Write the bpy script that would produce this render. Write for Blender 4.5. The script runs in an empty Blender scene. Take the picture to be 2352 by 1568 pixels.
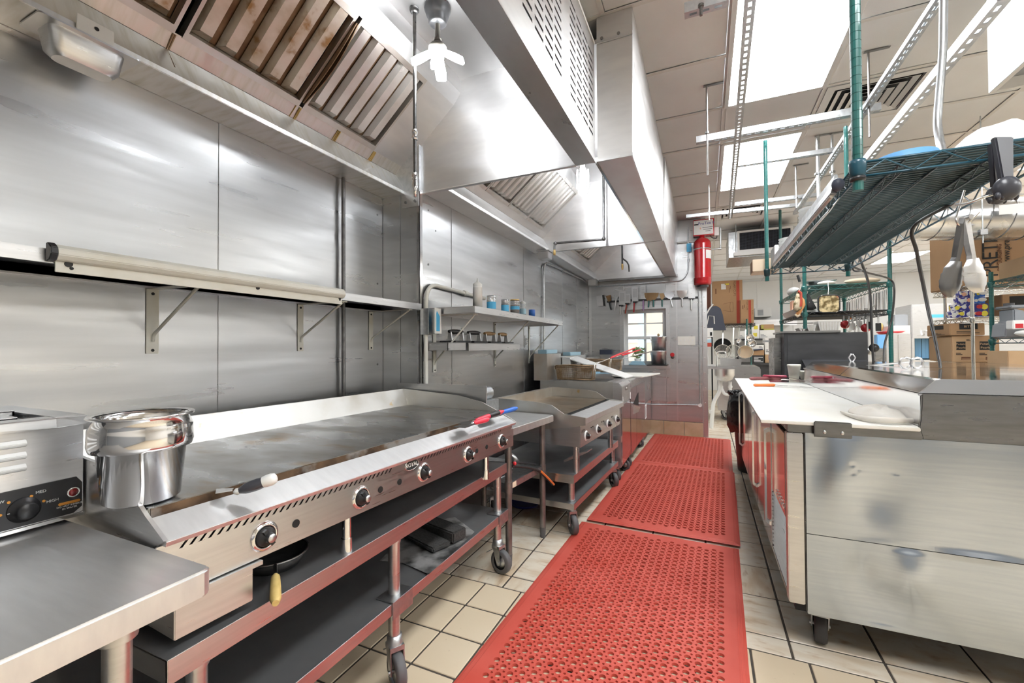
import bpy, bmesh, math, random
from mathutils import Vector, Matrix
random.seed(7)
S = bpy.context.scene
COL = S.collection
PI = math.pi
# ---------------------------------------------------------------- camera
F_PX, CW, CH = 991.7, 2352, 1568
_y, _p, _r = math.radians(24.22), math.radians(0.776), math.radians(-0.342)
_f = Vector((-math.sin(_y)*math.cos(_p), math.cos(_y)*math.cos(_p), math.sin(_p)))
_r0 = Vector((math.cos(_y), math.sin(_y), 0)); _u0 = _r0.cross(_f)
CR = _r0*math.cos(_r)+_u0*math.sin(_r); CU = -_r0*math.sin(_r)+_u0*math.cos(_r); CF = _f
CO = Vector((0, 0, 1.2))
cam = bpy.data.cameras.new('camera'); camo = bpy.data.objects.new('camera', cam); COL.objects.link(camo)
camo.matrix_world = Matrix(((CR.x, CU.x, -CF.x, CO.x), (CR.y, CU.y, -CF.y, CO.y), (CR.z, CU.z, -CF.z, CO.z), (0, 0, 0, 1)))
cam.sensor_width = 36; cam.lens = F_PX/CW*36; cam.clip_start = 0.02; cam.clip_end = 200
S.camera = camo
# ---------------------------------------------------------------- light and exposure
S.view_settings.view_transform = 'Standard'; S.view_settings.look = 'None'
S.view_settings.gamma = 1.0; S.view_settings.use_curve_mapping = False
S.view_settings.exposure = 0.55
PANEL_LIGHT = 15.0     # ceiling troffer lens
BULB_LIGHT = 46.0      # bulbs inside the hoods
SKY = (0.80, 0.90, 1.0); SKY_STRENGTH = 4.0
W = bpy.data.worlds.new('world'); S.world = W; W.use_nodes = True
W.node_tree.nodes['Background'].inputs[0].default_value = (*SKY, 1)
W.node_tree.nodes['Background'].inputs[1].default_value = SKY_STRENGTH
S.cycles.max_bounces = 10; S.cycles.diffuse_bounces = 5; S.cycles.glossy_bounces = 6
S.cycles.sample_clamp_indirect = 6.0; S.cycles.caustics_reflective = False; S.cycles.caustics_refractive = False


def at(px, py, X=None, Y=None, Z=None):
    """the point of the plane X, Y or Z = value that this line of sight meets (used to take measurements off the photograph)"""
    d = (px-CW/2)*CR-(py-CH/2)*CU+F_PX*CF
    t = X/d.x if X is not None else Y/d.y if Y is not None else (Z-CO.z)/d.z
    return CO+d*t


# ---------------------------------------------------------------- materials
MATS = {}


def pm(name, col, rough=0.5, metal=0.0, col2=None, scale=6.0, stretch=(1, 1, 1), detail=4.0, lo=0.35, hi=0.65, rvar=0.0,
       bump=0.0, emit=0.0, trans=0.0, ior=1.45, coat=0.0, aniso=0.0, col3=None, scale3=3.0, lo3=0.55, hi3=0.7, bscale=None, alpha=1.0, world=False):
    m = bpy.data.materials.new(name); m.use_nodes = True
    nt = m.node_tree; b = nt.nodes['Principled BSDF']; L = nt.links.new
    b.inputs['Base Color'].default_value = (*col, 1); b.inputs['Roughness'].default_value = rough; b.inputs['Metallic'].default_value = metal
    if emit:
        b.inputs['Emission Color'].default_value = (*col, 1); b.inputs['Emission Strength'].default_value = emit
    if trans:
        b.inputs['Transmission Weight'].default_value = trans; b.inputs['IOR'].default_value = ior
    if coat: b.inputs['Coat Weight'].default_value = coat
    if alpha < 1: b.inputs['Alpha'].default_value = alpha
    if col2 or rvar or bump:
        tc = nt.nodes.new('ShaderNodeTexCoord'); mp = nt.nodes.new('ShaderNodeMapping'); nz = nt.nodes.new('ShaderNodeTexNoise')
        mp.inputs['Scale'].default_value = stretch; nz.inputs['Scale'].default_value = scale; nz.inputs['Detail'].default_value = detail
        L(nt.nodes.new('ShaderNodeNewGeometry').outputs['Position'] if world else tc.outputs['Object'], mp.inputs[0]); L(mp.outputs[0], nz.inputs['Vector'])
        rp = nt.nodes.new('ShaderNodeMapRange'); rp.inputs[1].default_value = lo; rp.inputs[2].default_value = hi
        L(nz.outputs[0], rp.inputs[0])
        if col2:
            mx = nt.nodes.new('ShaderNodeMix'); mx.data_type = 'RGBA'
            mx.inputs[6].default_value = (*col, 1); mx.inputs[7].default_value = (*col2, 1)
            L(rp.outputs[0], mx.inputs[0]); out = mx.outputs[2]
            if col3:
                n3 = nt.nodes.new('ShaderNodeTexNoise'); n3.inputs['Scale'].default_value = scale3; n3.inputs['Detail'].default_value = 8
                r3 = nt.nodes.new('ShaderNodeMapRange'); r3.inputs[1].default_value = lo3; r3.inputs[2].default_value = hi3
                L(mp.outputs[0], n3.inputs['Vector']); L(n3.outputs[0], r3.inputs[0])
                m3 = nt.nodes.new('ShaderNodeMix'); m3.data_type = 'RGBA'; m3.inputs[7].default_value = (*col3, 1)
                L(out, m3.inputs[6]); L(r3.outputs[0], m3.inputs[0]); out = m3.outputs[2]
            L(out, b.inputs['Base Color'])
        if rvar:
            rr = nt.nodes.new('ShaderNodeMapRange'); rr.inputs[1].default_value = 0.3; rr.inputs[2].default_value = 0.7
            rr.inputs[3].default_value = max(0.02, rough-rvar); rr.inputs[4].default_value = rough+rvar
            L(nz.outputs[0], rr.inputs[0]); L(rr.outputs[0], b.inputs['Roughness'])
        if bump:
            bp = nt.nodes.new('ShaderNodeBump'); bp.inputs['Strength'].default_value = bump; bp.inputs['Distance'].default_value = 0.01
            if bscale:
                nb = nt.nodes.new('ShaderNodeTexNoise'); nb.inputs['Scale'].default_value = bscale; nb.inputs['Detail'].default_value = 2
                L(mp.outputs[0], nb.inputs['Vector']); L(nb.outputs[0], bp.inputs['Height'])
            else: L(nz.outputs[0], bp.inputs['Height'])
            L(bp.outputs[0], b.inputs['Normal'])
    MATS[name] = m
    return m


STEEL = pm('brushed_steel', (0.66, 0.665, 0.675), 0.32, 1, (0.61, 0.615, 0.625), 16, (0.5, 0.5, 8), rvar=0.05)
TABLESTEEL = pm('table_steel', (0.76, 0.765, 0.77), 0.45, 1, (0.70, 0.705, 0.71), 14, (0.4, 3, 1), rvar=0.05)
WALLSTEEL = pm('wall_cladding_steel', (0.575, 0.585, 0.595), 0.34, 1, (0.50, 0.51, 0.52), 2.2, (1, 0.6, 7), rvar=0.10, bump=0.03, bscale=1.5)
HOODSTEEL = pm('hood_steel', (0.74, 0.74, 0.74), 0.40, 1, (0.64, 0.64, 0.645), 3, (1, 0.7, 4), rvar=0.08)
GALV = pm('galvanized_steel', (0.56, 0.58, 0.59), 0.38, 1, (0.46, 0.48, 0.50), 40, rvar=0.1)
POLISH = pm('polished_steel', (0.78, 0.78, 0.79), 0.09, 1, (0.72, 0.72, 0.73), 4, rvar=0.04)
PREPSTEEL = pm('dented_cabinet_steel', (0.47, 0.525, 0.605), 0.22, 1, (0.44, 0.495, 0.575), 14, (0.4, 1, 8), rvar=0.03)
CHROME = pm('chrome', (0.86, 0.86, 0.87), 0.07, 1)
DARKSTEEL = pm('dark_steel', (0.30, 0.30, 0.30), 0.32, 1, (0.22, 0.22, 0.22), 6, (1, 1, 6), rvar=0.08)
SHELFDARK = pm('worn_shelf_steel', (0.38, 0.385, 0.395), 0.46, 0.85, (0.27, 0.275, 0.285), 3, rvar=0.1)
GREASE = pm('greasy_steel', (0.60, 0.585, 0.56), 0.38, 1, (0.47, 0.40, 0.32), 3.5, lo=0.45, hi=0.75, rvar=0.12)
GRIDDLE = pm('griddle_plate', (0.50, 0.51, 0.52), 0.30, 1, (0.36, 0.34, 0.31), 3, (1.0, 2.2, 1), lo=0.42, hi=0.7, rvar=0.12, col3=(0.36, 0.24, 0.12), scale3=5, lo3=0.60, hi3=0.78)
GRIDDLE2 = pm('seasoned_griddle_plate', (0.46, 0.40, 0.31), 0.34, 1, (0.30, 0.22, 0.14), 3, lo=0.4, hi=0.7, rvar=0.12, col3=(0.28, 0.15, 0.06), scale3=4, lo3=0.55, hi3=0.75)
SPLASH = pm('stained_splash_steel', (0.58, 0.575, 0.555), 0.42, 1, (0.50, 0.47, 0.41), 5, lo=0.5, hi=0.75, rvar=0.1, col3=(0.55, 0.38, 0.15), scale3=9, lo3=0.68, hi3=0.75)
RUST = pm('burnt_edge', (0.20, 0.125, 0.075), 0.5, 0.7, (0.07, 0.045, 0.03), 22, lo=0.35, hi=0.65, col3=(0.34, 0.32, 0.30), scale3=9, lo3=0.5, hi3=0.6)
PINKSTEEL = pm('satin_steel', (0.66, 0.66, 0.66), 0.32, 1, (0.61, 0.61, 0.61), 14, (1, 0.4, 8), rvar=0.05)
BAFFLE = pm('baffle_steel', (0.72, 0.67, 0.59), 0.38, 0.6, (0.50, 0.39, 0.28), 7, (1, 1, 1), lo=0.42, hi=0.68, rvar=0.1, col3=(0.36, 0.21, 0.09), scale3=14, lo3=0.58, hi3=0.70)
BAFFLECLEAN = pm('clean_baffle_steel', (0.72, 0.71, 0.69), 0.36, 0.75, (0.60, 0.57, 0.53), 6, rvar=0.1)
BROWN = pm('baked_grease', (0.30, 0.20, 0.12), 0.45, 0.6, (0.16, 0.09, 0.05), 8)
YELLOWGREASE = pm('yellow_grease_drip', (0.55, 0.40, 0.14), 0.35, 0.0, (0.42, 0.26, 0.07), 20)
HOODSTAIN = pm('stained_hood_steel', (0.70, 0.695, 0.68), 0.42, 1, (0.60, 0.58, 0.52), 7, (1, 6, 0.7), lo=0.45, hi=0.75, rvar=0.1)
BLACK = pm('black_gap', (0.008, 0.008, 0.008), 0.8)
BLACKPLASTIC = pm('black_plastic', (0.022, 0.022, 0.024), 0.35)
RUBBER = pm('black_rubber', (0.035, 0.035, 0.038), 0.6)
GREYRUBBER = pm('grey_rubber', (0.12, 0.12, 0.125), 0.55)
CASTIRON = pm('cast_black', (0.03, 0.03, 0.032), 0.5, 0.2, (0.05, 0.05, 0.052), 30, bump=0.2)
BLACKPANEL = pm('black_painted_panel', (0.035, 0.036, 0.04), 0.45, 0, (0.055, 0.056, 0.06), 4, (1, 1, 3), rvar=0.1)
PIPEGREY = pm('worn_grey_pipe', (0.28, 0.27, 0.265), 0.42, 0.8, (0.19, 0.17, 0.16), 12, rvar=0.1)
DARKPIPE = pm('dark_iron_pipe', (0.13, 0.13, 0.135), 0.35, 0.8, (0.22, 0.22, 0.22), 20)
REDMAT = pm('red_rubber_mat', (0.58, 0.075, 0.050), 0.55, 0, (0.66, 0.115, 0.085), 5, lo=0.35, hi=0.7, rvar=0.08)
GROUT = pm('dark_grout', (0.060, 0.050, 0.042), 0.85, 0, (0.09, 0.075, 0.06), 20)
BEIGETILE = pm('beige_quarry_tile', (0.74, 0.605, 0.43), 0.42, 0, (0.78, 0.655, 0.49), 2.2, rvar=0.08, col3=(0.60, 0.47, 0.33), scale3=60, lo3=0.68, hi3=0.74, world=True)
STONE = [pm('stone_tile_%s' % n, a, 0.42, 0, b, 5, s, 7, 0.42, 0.64, rvar=0.08, col3=c, scale3=9, lo3=0.56, hi3=0.74, world=True) for n, a, b, c, s in (
    ('cream', (0.82, 0.74, 0.62), (0.70, 0.57, 0.42), (0.54, 0.37, 0.22), (1, 3, 1)),
    ('sand', (0.78, 0.69, 0.56), (0.66, 0.52, 0.37), (0.47, 0.31, 0.18), (3, 1, 1)),
    ('pale', (0.84, 0.77, 0.66), (0.76, 0.64, 0.49), (0.58, 0.42, 0.27), (1.5, 2.5, 1)))]
BASETILE = pm('tan_base_tile', (0.62, 0.46, 0.31), 0.5, 0, (0.50, 0.35, 0.21), 7, rvar=0.08)
CEILTILE = pm('ceiling_tile', (0.90, 0.905, 0.91), 0.85, 0, (0.865, 0.87, 0.875), 3, bump=0.05, bscale=160)
CEILGRID = pm('ceiling_grid', (0.80, 0.785, 0.76), 0.6)
WHITEPAINT = pm('white_paint', (0.90, 0.90, 0.89), 0.6)
WHITEMETAL = pm('white_enamel', (0.82, 0.82, 0.81), 0.35)
CREAM = pm('cream_enamel', (0.87, 0.86, 0.80), 0.4, 0, (0.80, 0.77, 0.67), 9, lo=0.5, hi=0.8)
LENS = pm('light_lens', (0.96, 0.985, 1.0), 0.5, emit=PANEL_LIGHT)
BULB = pm('bulb_lens', (0.97, 0.985, 1.0), 0.5, emit=BULB_LIGHT)
BULBBODY = pm('bulb_housing', (0.80, 0.77, 0.70), 0.45)
LAMPGREY = pm('grey_lamp_base', (0.25, 0.26, 0.27), 0.35, 0.7, (0.18, 0.18, 0.19), 12)
WHITEPLASTIC = pm('white_plastic', (0.84, 0.84, 0.82), 0.4)
CLEARPLASTIC = pm('clear_plastic', (0.86, 0.90, 0.92), 0.12, trans=0.75)
GLASS = pm('window_glass', (0.95, 0.98, 1.0), 0.02, trans=1.0, ior=1.45)
BOARD = pm('white_cutting_board', (0.86, 0.85, 0.81), 0.5, 0, (0.83, 0.81, 0.75), 4, bump=0.02)
CLOTH = pm('white_cloth', (0.84, 0.80, 0.74), 0.9, 0, (0.80, 0.74, 0.66), 14, bump=0.15)
FOAMCUP = pm('cream_foam', (0.90, 0.88, 0.79), 0.7)
ORANGE = pm('orange_plastic', (0.85, 0.22, 0.05), 0.4)
REDPLASTIC = pm('red_plastic', (0.62, 0.03, 0.04), 0.35)
REDPAINT = pm('red_cylinder_paint', (0.50, 0.010, 0.016), 0.22, coat=0.4)
BRIGHTRED = pm('bright_red_handle', (0.80, 0.05, 0.09), 0.35)
BLUE = pm('blue_plastic', (0.03, 0.16, 0.62), 0.35)
LIGHTBLUE = pm('light_blue_plastic', (0.18, 0.46, 0.84), 0.45)
SKYBLUE = pm('sky_blue_tape', (0.10, 0.50, 0.84), 0.5)
PALEBLUE = pm('pale_blue_plastic', (0.42, 0.66, 0.80), 0.35)
PLUM = pm('plum_handle', (0.26, 0.07, 0.08), 0.45, 0, (0.18, 0.05, 0.05), 20)
PURPLE = pm('purple_handle', (0.42, 0.26, 0.52), 0.45)
WOOD = pm('worn_wood', (0.48, 0.32, 0.16), 0.6, 0, (0.36, 0.22, 0.10), 6, (1, 8, 1))
YELLOWWOOD = pm('yellowed_wood', (0.72, 0.53, 0.20), 0.5, 0, (0.60, 0.42, 0.14), 10, (2, 2, 12))
CARD = pm('brown_cardboard', (0.50, 0.31, 0.17), 0.85, 0, (0.46, 0.285, 0.155), 4)
TANCARD = pm('tan_cardboard', (0.62, 0.42, 0.25), 0.85, 0, (0.57, 0.38, 0.22), 4)
PALECARD = pm('pale_carton', (0.76, 0.62, 0.46), 0.85)
DARKCARD = pm('maroon_carton', (0.16, 0.06, 0.04), 0.8)
REDPRINT = pm('red_print', (0.48, 0.075, 0.045), 0.75)
BLACKPRINT = pm('black_print', (0.02, 0.02, 0.02), 0.7)
BROWNPRINT = pm('brown_print', (0.20, 0.09, 0.05), 0.8)
WHITEPRINT = pm('white_print', (0.86, 0.86, 0.84), 0.6)
YELLOWPRINT = pm('yellow_print', (0.85, 0.72, 0.08), 0.6)
BLUEPRINT = pm('blue_print', (0.04, 0.05, 0.30), 0.5)
PEACHPRINT = pm('peach_print', (0.90, 0.50, 0.34), 0.6)
PAPER = pm('white_paper', (0.84, 0.84, 0.83), 0.8)
GREENEPOXY = pm('green_epoxy', (0.012, 0.115, 0.105), 0.28, 0.0, (0.018, 0.14, 0.13), 10, coat=0.5)
TEALEPOXY = pm('teal_epoxy_wire', (0.015, 0.085, 0.13), 0.32, 0.0, coat=0.4)
DARKWIRE = pm('dark_green_wire', (0.012, 0.035, 0.040), 0.4)
BLACKWIRE = pm('black_wire', (0.03, 0.032, 0.035), 0.4)
TONGSTEEL = pm('dull_tong_steel', (0.20, 0.20, 0.205), 0.3, 1)
DUCTSTEEL = pm('duct_steel', (0.60, 0.605, 0.61), 0.27, 1, (0.53, 0.535, 0.54), 8, rvar=0.06)
WIRE = pm('chromed_wire', (0.66, 0.65, 0.62), 0.25, 1)
BASKETWIRE = pm('stained_basket_wire', (0.40, 0.30, 0.20), 0.4, 0.8, (0.26, 0.17, 0.09), 30)
NAVY = pm('navy_plastic', (0.055, 0.065, 0.10), 0.45)
DARKGREY = pm('charcoal_plastic', (0.05, 0.052, 0.065), 0.3)
GREYPLASTIC = pm('grey_plastic', (0.33, 0.35, 0.38), 0.45)
CORD = pm('black_cord', (0.025, 0.022, 0.022), 0.4)
BAG = pm('black_bin_bag', (0.012, 0.012, 0.013), 0.22, 0, (0.02, 0.02, 0.021), 7, bump=0.9, bscale=12)
PVC = pm('white_pvc', (0.84, 0.85, 0.84), 0.3)
BRASS = pm('brass', (0.66, 0.48, 0.20), 0.3, 1)
FOIL = pm('crumpled_foil_paper', (0.66, 0.66, 0.66), 0.4, 0.7, (0.12, 0.12, 0.12), 9, lo=0.42, hi=0.62, bump=0.6, bscale=30)
BRICKGREY = pm('charcoal_abrasive', (0.035, 0.034, 0.034), 0.95, 0, (0.055, 0.053, 0.052), 120, bump=0.5)
PEACHWALL = pm('peach_stucco', (0.84, 0.66, 0.48), 0.85)
TEALPAINT = pm('pale_teal_paint', (0.60, 0.74, 0.74), 0.7)
LEAF = pm('potted_leaf', (0.36, 0.46, 0.20), 0.6)
MITT = pm('patterned_mitt_cloth', (0.74, 0.62, 0.44), 0.9, 0, (0.18, 0.13, 0.05), 26, lo=0.46, hi=0.58, col3=(0.62, 0.06, 0.05), scale3=9, lo3=0.62, hi3=0.66)
HOLDER = pm('printed_pot_holder_cloth', (0.74, 0.60, 0.34), 0.9, 0, (0.16, 0.11, 0.04), 22, lo=0.42, hi=0.58, col3=(0.60, 0.07, 0.05), scale3=9, lo3=0.58, hi3=0.62)
BLACKMITT = pm('black_mitt_cloth', (0.03, 0.03, 0.032), 0.8, 0, (0.5, 0.45, 0.36), 26, lo=0.62, hi=0.68)
ORANGECLOTH = pm('orange_cloth', (0.80, 0.40, 0.16), 0.9)
REDLAMP = pm('red_indicator', (0.55, 0.01, 0.015), 0.2, coat=0.6)
AMBER = pm('amber_print', (0.95, 0.42, 0.08), 0.5)
CARTON = pm('printed_wrap_carton', (0.05, 0.05, 0.32), 0.4, 0, (0.85, 0.83, 0.86), 42, lo=0.50, hi=0.53, detail=0, col3=(0.88, 0.66, 0.08), scale3=24, lo3=0.60, hi3=0.62)
GREENPRINT = pm('olive_print', (0.46, 0.44, 0.10), 0.7)
BLUEGLASS = pm('blue_strip_curtain', (0.22, 0.50, 0.80), 0.3)
REDPOLISH = pm('polished_door_steel', (0.78, 0.76, 0.77), 0.10, 1, (0.72, 0.70, 0.71), 2.0, rvar=0.04, bump=0.05, bscale=2.5)
SPICE = pm('orange_spice', (0.72, 0.22, 0.05), 0.8)


# ---------------------------------------------------------------- geometry helpers
class MB:
    """collects geometry (world or local coordinates) for ONE mesh"""
    def __init__(s): s.v = []; s.f = []; s.mi = []; s.sm = []

    def add(s, vs, fs, m=0, sm=False):
        o = len(s.v); s.v += [tuple(v) for v in vs]
        for f in fs: s.f.append(tuple(i+o for i in f)); s.mi.append(m); s.sm.append(sm)
        return s

    def box(s, x0, x1, y0, y1, z0, z1, m=0, M=None):
        vs = [Vector((x, y, z)) for z in (z0, z1) for y in (y0, y1) for x in (x0, x1)]
        if M: vs = [M @ v for v in vs]
        return s.add(vs, [(0, 2, 3, 1), (4, 5, 7, 6), (0, 1, 5, 4), (2, 6, 7, 3), (0, 4, 6, 2), (1, 3, 7, 5)], m)

    def hexa(s, a, b, m=0):
        """solid between two quads a and b (4 points each, same order)"""
        return s.add(list(a)+list(b), [(3, 2, 1, 0), (4, 5, 6, 7), (0, 1, 5, 4), (1, 2, 6, 5), (2, 3, 7, 6), (3, 0, 4, 7)], m)

    def prism(s, pts, axis, a, b, m=0, M=None):
        """2D polygon extruded along axis 'x','y' or 'z' from a to b"""
        def P(p, t): return Vector((t, p[0], p[1]) if axis == 'x' else (p[0], t, p[1]) if axis == 'y' else (p[0], p[1], t))
        n = len(pts); vs = [P(p, a) for p in pts]+[P(p, b) for p in pts]
        if M: vs = [M @ v for v in vs]
        fs = [tuple(range(n))[::-1], tuple(range(n, 2*n))]+[(i, (i+1) % n, n+(i+1) % n, n+i) for i in range(n)]
        return s.add(vs, fs, m)

    def bar(s, p0, p1, w, h, m=0, up=(0, 0, 1)):
        p0, p1 = Vector(p0), Vector(p1); d = (p1-p0).normalized(); u = Vector(up)
        x = d.cross(u)
        if x.length < 1e-4: x = d.cross(Vector((1, 0, 0)))
        x.normalize(); u = x.cross(d)
        q = [(-w/2, -h/2), (w/2, -h/2), (w/2, h/2), (-w/2, h/2)]
        return s.hexa([p0+x*a+u*b for a, b in q], [p1+x*a+u*b for a, b in q], m)

    def cyl(s, p0, p1, r, seg=12, r2=None, m=0, cap=True, sm=True):
        p0, p1 = Vector(p0), Vector(p1); d = (p1-p0).normalized(); r2 = r if r2 is None else r2
        a = d.orthogonal().normalized(); b = d.cross(a)
        vs = []
        for p, q in ((p0, r), (p1, r2)):
            vs += [p+(a*math.cos(2*PI*i/seg)+b*math.sin(2*PI*i/seg))*q for i in range(seg)]
        s.add(vs, [(i, (i+1) % seg, seg+(i+1) % seg, seg+i) for i in range(seg)], m, sm)
        if cap: s.add(vs, [tuple(range(seg))[::-1], tuple(range(seg, 2*seg))], m)
        return s

    def tube(s, path, r, seg=8, m=0, closed=False, rs=None):
        P = [Vector(p) for p in path]; n = len(P); vs = []; a = None
        for i in range(n):
            if closed: d = P[(i+1) % n]-P[i-1]
            else: d = P[min(i+1, n-1)]-P[max(i-1, 0)]
            d.normalize()
            a = d.orthogonal().normalized() if a is None else (a-d*a.dot(d)).normalized()
            b = d.cross(a); q = rs[i] if rs else r
            vs += [P[i]+(a*math.cos(2*PI*k/seg)+b*math.sin(2*PI*k/seg))*q for k in range(seg)]
        fs = []
        for i in range(n if closed else n-1):
            j = (i+1) % n
            fs += [(i*seg+k, i*seg+(k+1) % seg, j*seg+(k+1) % seg, j*seg+k) for k in range(seg)]
        s.add(vs, fs, m, True)
        if not closed: s.add(vs, [tuple(range(seg))[::-1], tuple(range((n-1)*seg, n*seg))], m)
        return s

    def lathe(s, prof, c=(0, 0, 0), seg=24, m=0, M=None, sm=True):
        """profile [(r, z)...] around the local z axis through c"""
        n = len(prof); vs = []
        for r, z in prof:
            vs += [Vector((c[0]+r*math.cos(2*PI*k/seg), c[1]+r*math.sin(2*PI*k/seg), c[2]+z)) for k in range(seg)]
        if M: vs = [M @ v for v in vs]
        fs = [(i*seg+k, i*seg+(k+1) % seg, (i+1)*seg+(k+1) % seg, (i+1)*seg+k) for i in range(n-1) for k in range(seg)]
        return s.add(vs, fs, m, sm)

    def ball(s, c, r, sc=(1, 1, 1), seg=12, rings=8, m=0, M=None):
        c = Vector(c); vs = []
        for i in range(rings+1):
            t = PI*i/rings
            vs += [c+Vector((r*sc[0]*math.sin(t)*math.cos(2*PI*k/seg), r*sc[1]*math.sin(t)*math.sin(2*PI*k/seg), -r*sc[2]*math.cos(t))) for k in range(seg)]
        if M: vs = [M @ v for v in vs]
        return s.add(vs, [(i*seg+k, i*seg+(k+1) % seg, (i+1)*seg+(k+1) % seg, (i+1)*seg+k) for i in range(rings) for k in range(seg)], m, True)

    def sheet(s, o, u, v, th, m=0):
        """rectangular slab spanned by u and v at o, thickness th along their normal"""
        o, u, v = Vector(o), Vector(u), Vector(v); n = u.cross(v).normalized()*th
        q = [o, o+u, o+u+v, o+v]
        return s.hexa(q, [p+n for p in q], m)

    def gridplate(s, o, u, v, us, vs_, hole, th, m=0, deep=None, md=1):
        """slab cut on the lines us x vs_ (metres along u, v), open where hole(i, j); deep = a dark back that far behind"""
        o, u, v = Vector(o), Vector(u), Vector(v); n = u.normalized().cross(v.normalized()).normalized()*th
        P = lambda a, b, c: o+u*a+v*b+n*c
        nu, nv = len(us)-1, len(vs_)-1
        for i in range(nu):
            j = 0
            while j < nv:
                if hole(i, j): j += 1; continue
                k = j
                while k+1 < nv and not hole(i, k+1): k += 1
                a, b, c, d = us[i], us[i+1], vs_[j], vs_[k+1]
                s.hexa([P(a, c, 0), P(b, c, 0), P(b, d, 0), P(a, d, 0)], [P(a, c, 1), P(b, c, 1), P(b, d, 1), P(a, d, 1)], m)
                j = k+1
        if deep:
            q = [P(us[0], vs_[0], 0), P(us[-1], vs_[0], 0), P(us[-1], vs_[-1], 0), P(us[0], vs_[-1], 0)]
            w = n.normalized()*deep
            s.add([p-w for p in q], [(0, 1, 2, 3)], md)
        return s


ROOTM = {}


def _mesh(name, mb, mats, inv, bevel=0, bseg=2):
    me = bpy.data.meshes.new(name)
    me.from_pydata([inv @ Vector(v) for v in mb.v] if inv else mb.v, [], mb.f)
    for m in (mats if isinstance(mats, (list, tuple)) else [mats]): me.materials.append(m)
    me.polygons.foreach_set('material_index', mb.mi); me.polygons.foreach_set('use_smooth', mb.sm)
    bm = bmesh.new(); bm.from_mesh(me)
    bmesh.ops.recalc_face_normals(bm, faces=bm.faces[:])
    if bevel:
        bmesh.ops.remove_doubles(bm, verts=bm.verts[:], dist=1e-5)
        ed = [e for e in bm.edges if len(e.link_faces) == 2 and e.calc_face_angle(0) > 0.6 and min(f.calc_area() for f in e.link_faces) > bevel*bevel]
        try: bmesh.ops.bevel(bm, geom=ed, offset=bevel, segments=bseg, affect='EDGES', clamp_overlap=True)
        except Exception: pass
    bm.to_mesh(me); bm.free()
    return me


def obj(name, mb, mats, parent=None, bevel=0, label=None, stuff=False, local=False, kind=None):
    """ONE mesh object; mb is in world coordinates (or in the thing's own when local)"""
    inv = None
    if parent is not None and not local and parent.name in ROOTM: inv = ROOTM[parent.name].inverted()
    o = bpy.data.objects.new(name, _mesh(name, mb, mats, inv, bevel)); COL.objects.link(o)
    if parent is not None:
        o.parent = parent
        if parent.name in ROOTM: ROOTM[o.name] = ROOTM[parent.name]
    if label: o['label'] = label
    if stuff: o['kind'] = 'stuff'
    if kind: o['kind'] = kind
    return o


def thing(name, label, cat, loc=(0, 0, 0), rz=0.0, group=None, M=None):
    o = bpy.data.objects.new(name, None); COL.objects.link(o); o.empty_display_size = 0.05
    mm = M if M is not None else Matrix.Translation(Vector(loc)) @ Matrix.Rotation(rz, 4, 'Z')
    o.matrix_world = mm; ROOTM[o.name] = mm
    o['label'] = label; o['category'] = cat
    if group: o['group'] = group
    return o


def single(name, mb, mats, label, cat, group=None, bevel=0, stuff=False, loc=None):
    """a thing that is one mesh; its origin goes to the middle of its base"""
    if loc is None:
        xs, ys, zs = zip(*mb.v); loc = ((min(xs)+max(xs))/2, (min(ys)+max(ys))/2, min(zs))
    o = bpy.data.objects.new(name, _mesh(name, mb, mats, Matrix.Translation(-Vector(loc)), bevel)); COL.objects.link(o)
    o.location = loc; o['label'] = label; o['category'] = cat
    if group: o['group'] = group
    if stuff: o['kind'] = 'stuff'
    return o


def struct(name, mb, mats, bevel=0):
    o = obj(name, mb, mats, bevel=bevel); o['kind'] = 'structure'
    return o


def dup(root, loc=None, rz=None, label=None, group=None, M=None):
    r = root.copy(); COL.objects.link(r)
    if loc is not None: r.location = loc
    if rz is not None: r.rotation_euler = (0, 0, rz)
    if M is not None: r.matrix_world = M
    if label: r['label'] = label
    if group: r['group'] = group
    for ch in root.children:
        c = ch.copy(); COL.objects.link(c); c.parent = r
        for g in ch.children:
            d = g.copy(); COL.objects.link(d); d.parent = c
    return r


def dup_mesh(o, parent, loc=(0, 0, 0), rz=0, sc=None, mat=None):
    c = o.copy(); COL.objects.link(c); c.parent = parent; c.location = loc; c.rotation_euler = (0, 0, rz)
    if sc: c.scale = sc
    return c


def lettering(txt, size, M, name, mat, parent, align='CENTER', th=0.0008, spacing=1.0, shear=0.0, label=None):
    """flat raised letters: text in the local xy plane of M (world matrix), one mesh"""
    cu = bpy.data.curves.new('letters', 'FONT'); cu.body = txt; cu.size = size; cu.extrude = th; cu.resolution_u = 2
    cu.align_x = align; cu.align_y = 'CENTER'; cu.space_character = spacing; cu.shear = shear
    t = bpy.data.objects.new('letters', cu); COL.objects.link(t)
    dg = bpy.context.evaluated_depsgraph_get(); dg.update()
    me = bpy.data.meshes.new_from_object(t.evaluated_get(dg)); bpy.data.objects.remove(t)
    me.materials.clear(); me.materials.append(mat)
    inv = ROOTM[parent.name].inverted() if parent is not None and parent.name in ROOTM else Matrix()
    me.transform(inv @ M); me.name = name
    o = bpy.data.objects.new(name, me); COL.objects.link(o); o.parent = parent
    if parent is not None and parent.name in ROOTM: ROOTM[o.name] = ROOTM[parent.name]
    if label: o['label'] = label
    return o


def frame(o, x, y):
    """matrix with origin o, text direction x, up direction y"""
    x = Vector(x).normalized(); y = Vector(y); y = (y-x*y.dot(x)).normalized(); z = x.cross(y); o = Vector(o)
    return Matrix(((x.x, y.x, z.x, o.x), (x.y, y.y, z.y, o.y), (x.z, y.z, z.z, o.z), (0, 0, 0, 1)))


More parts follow.
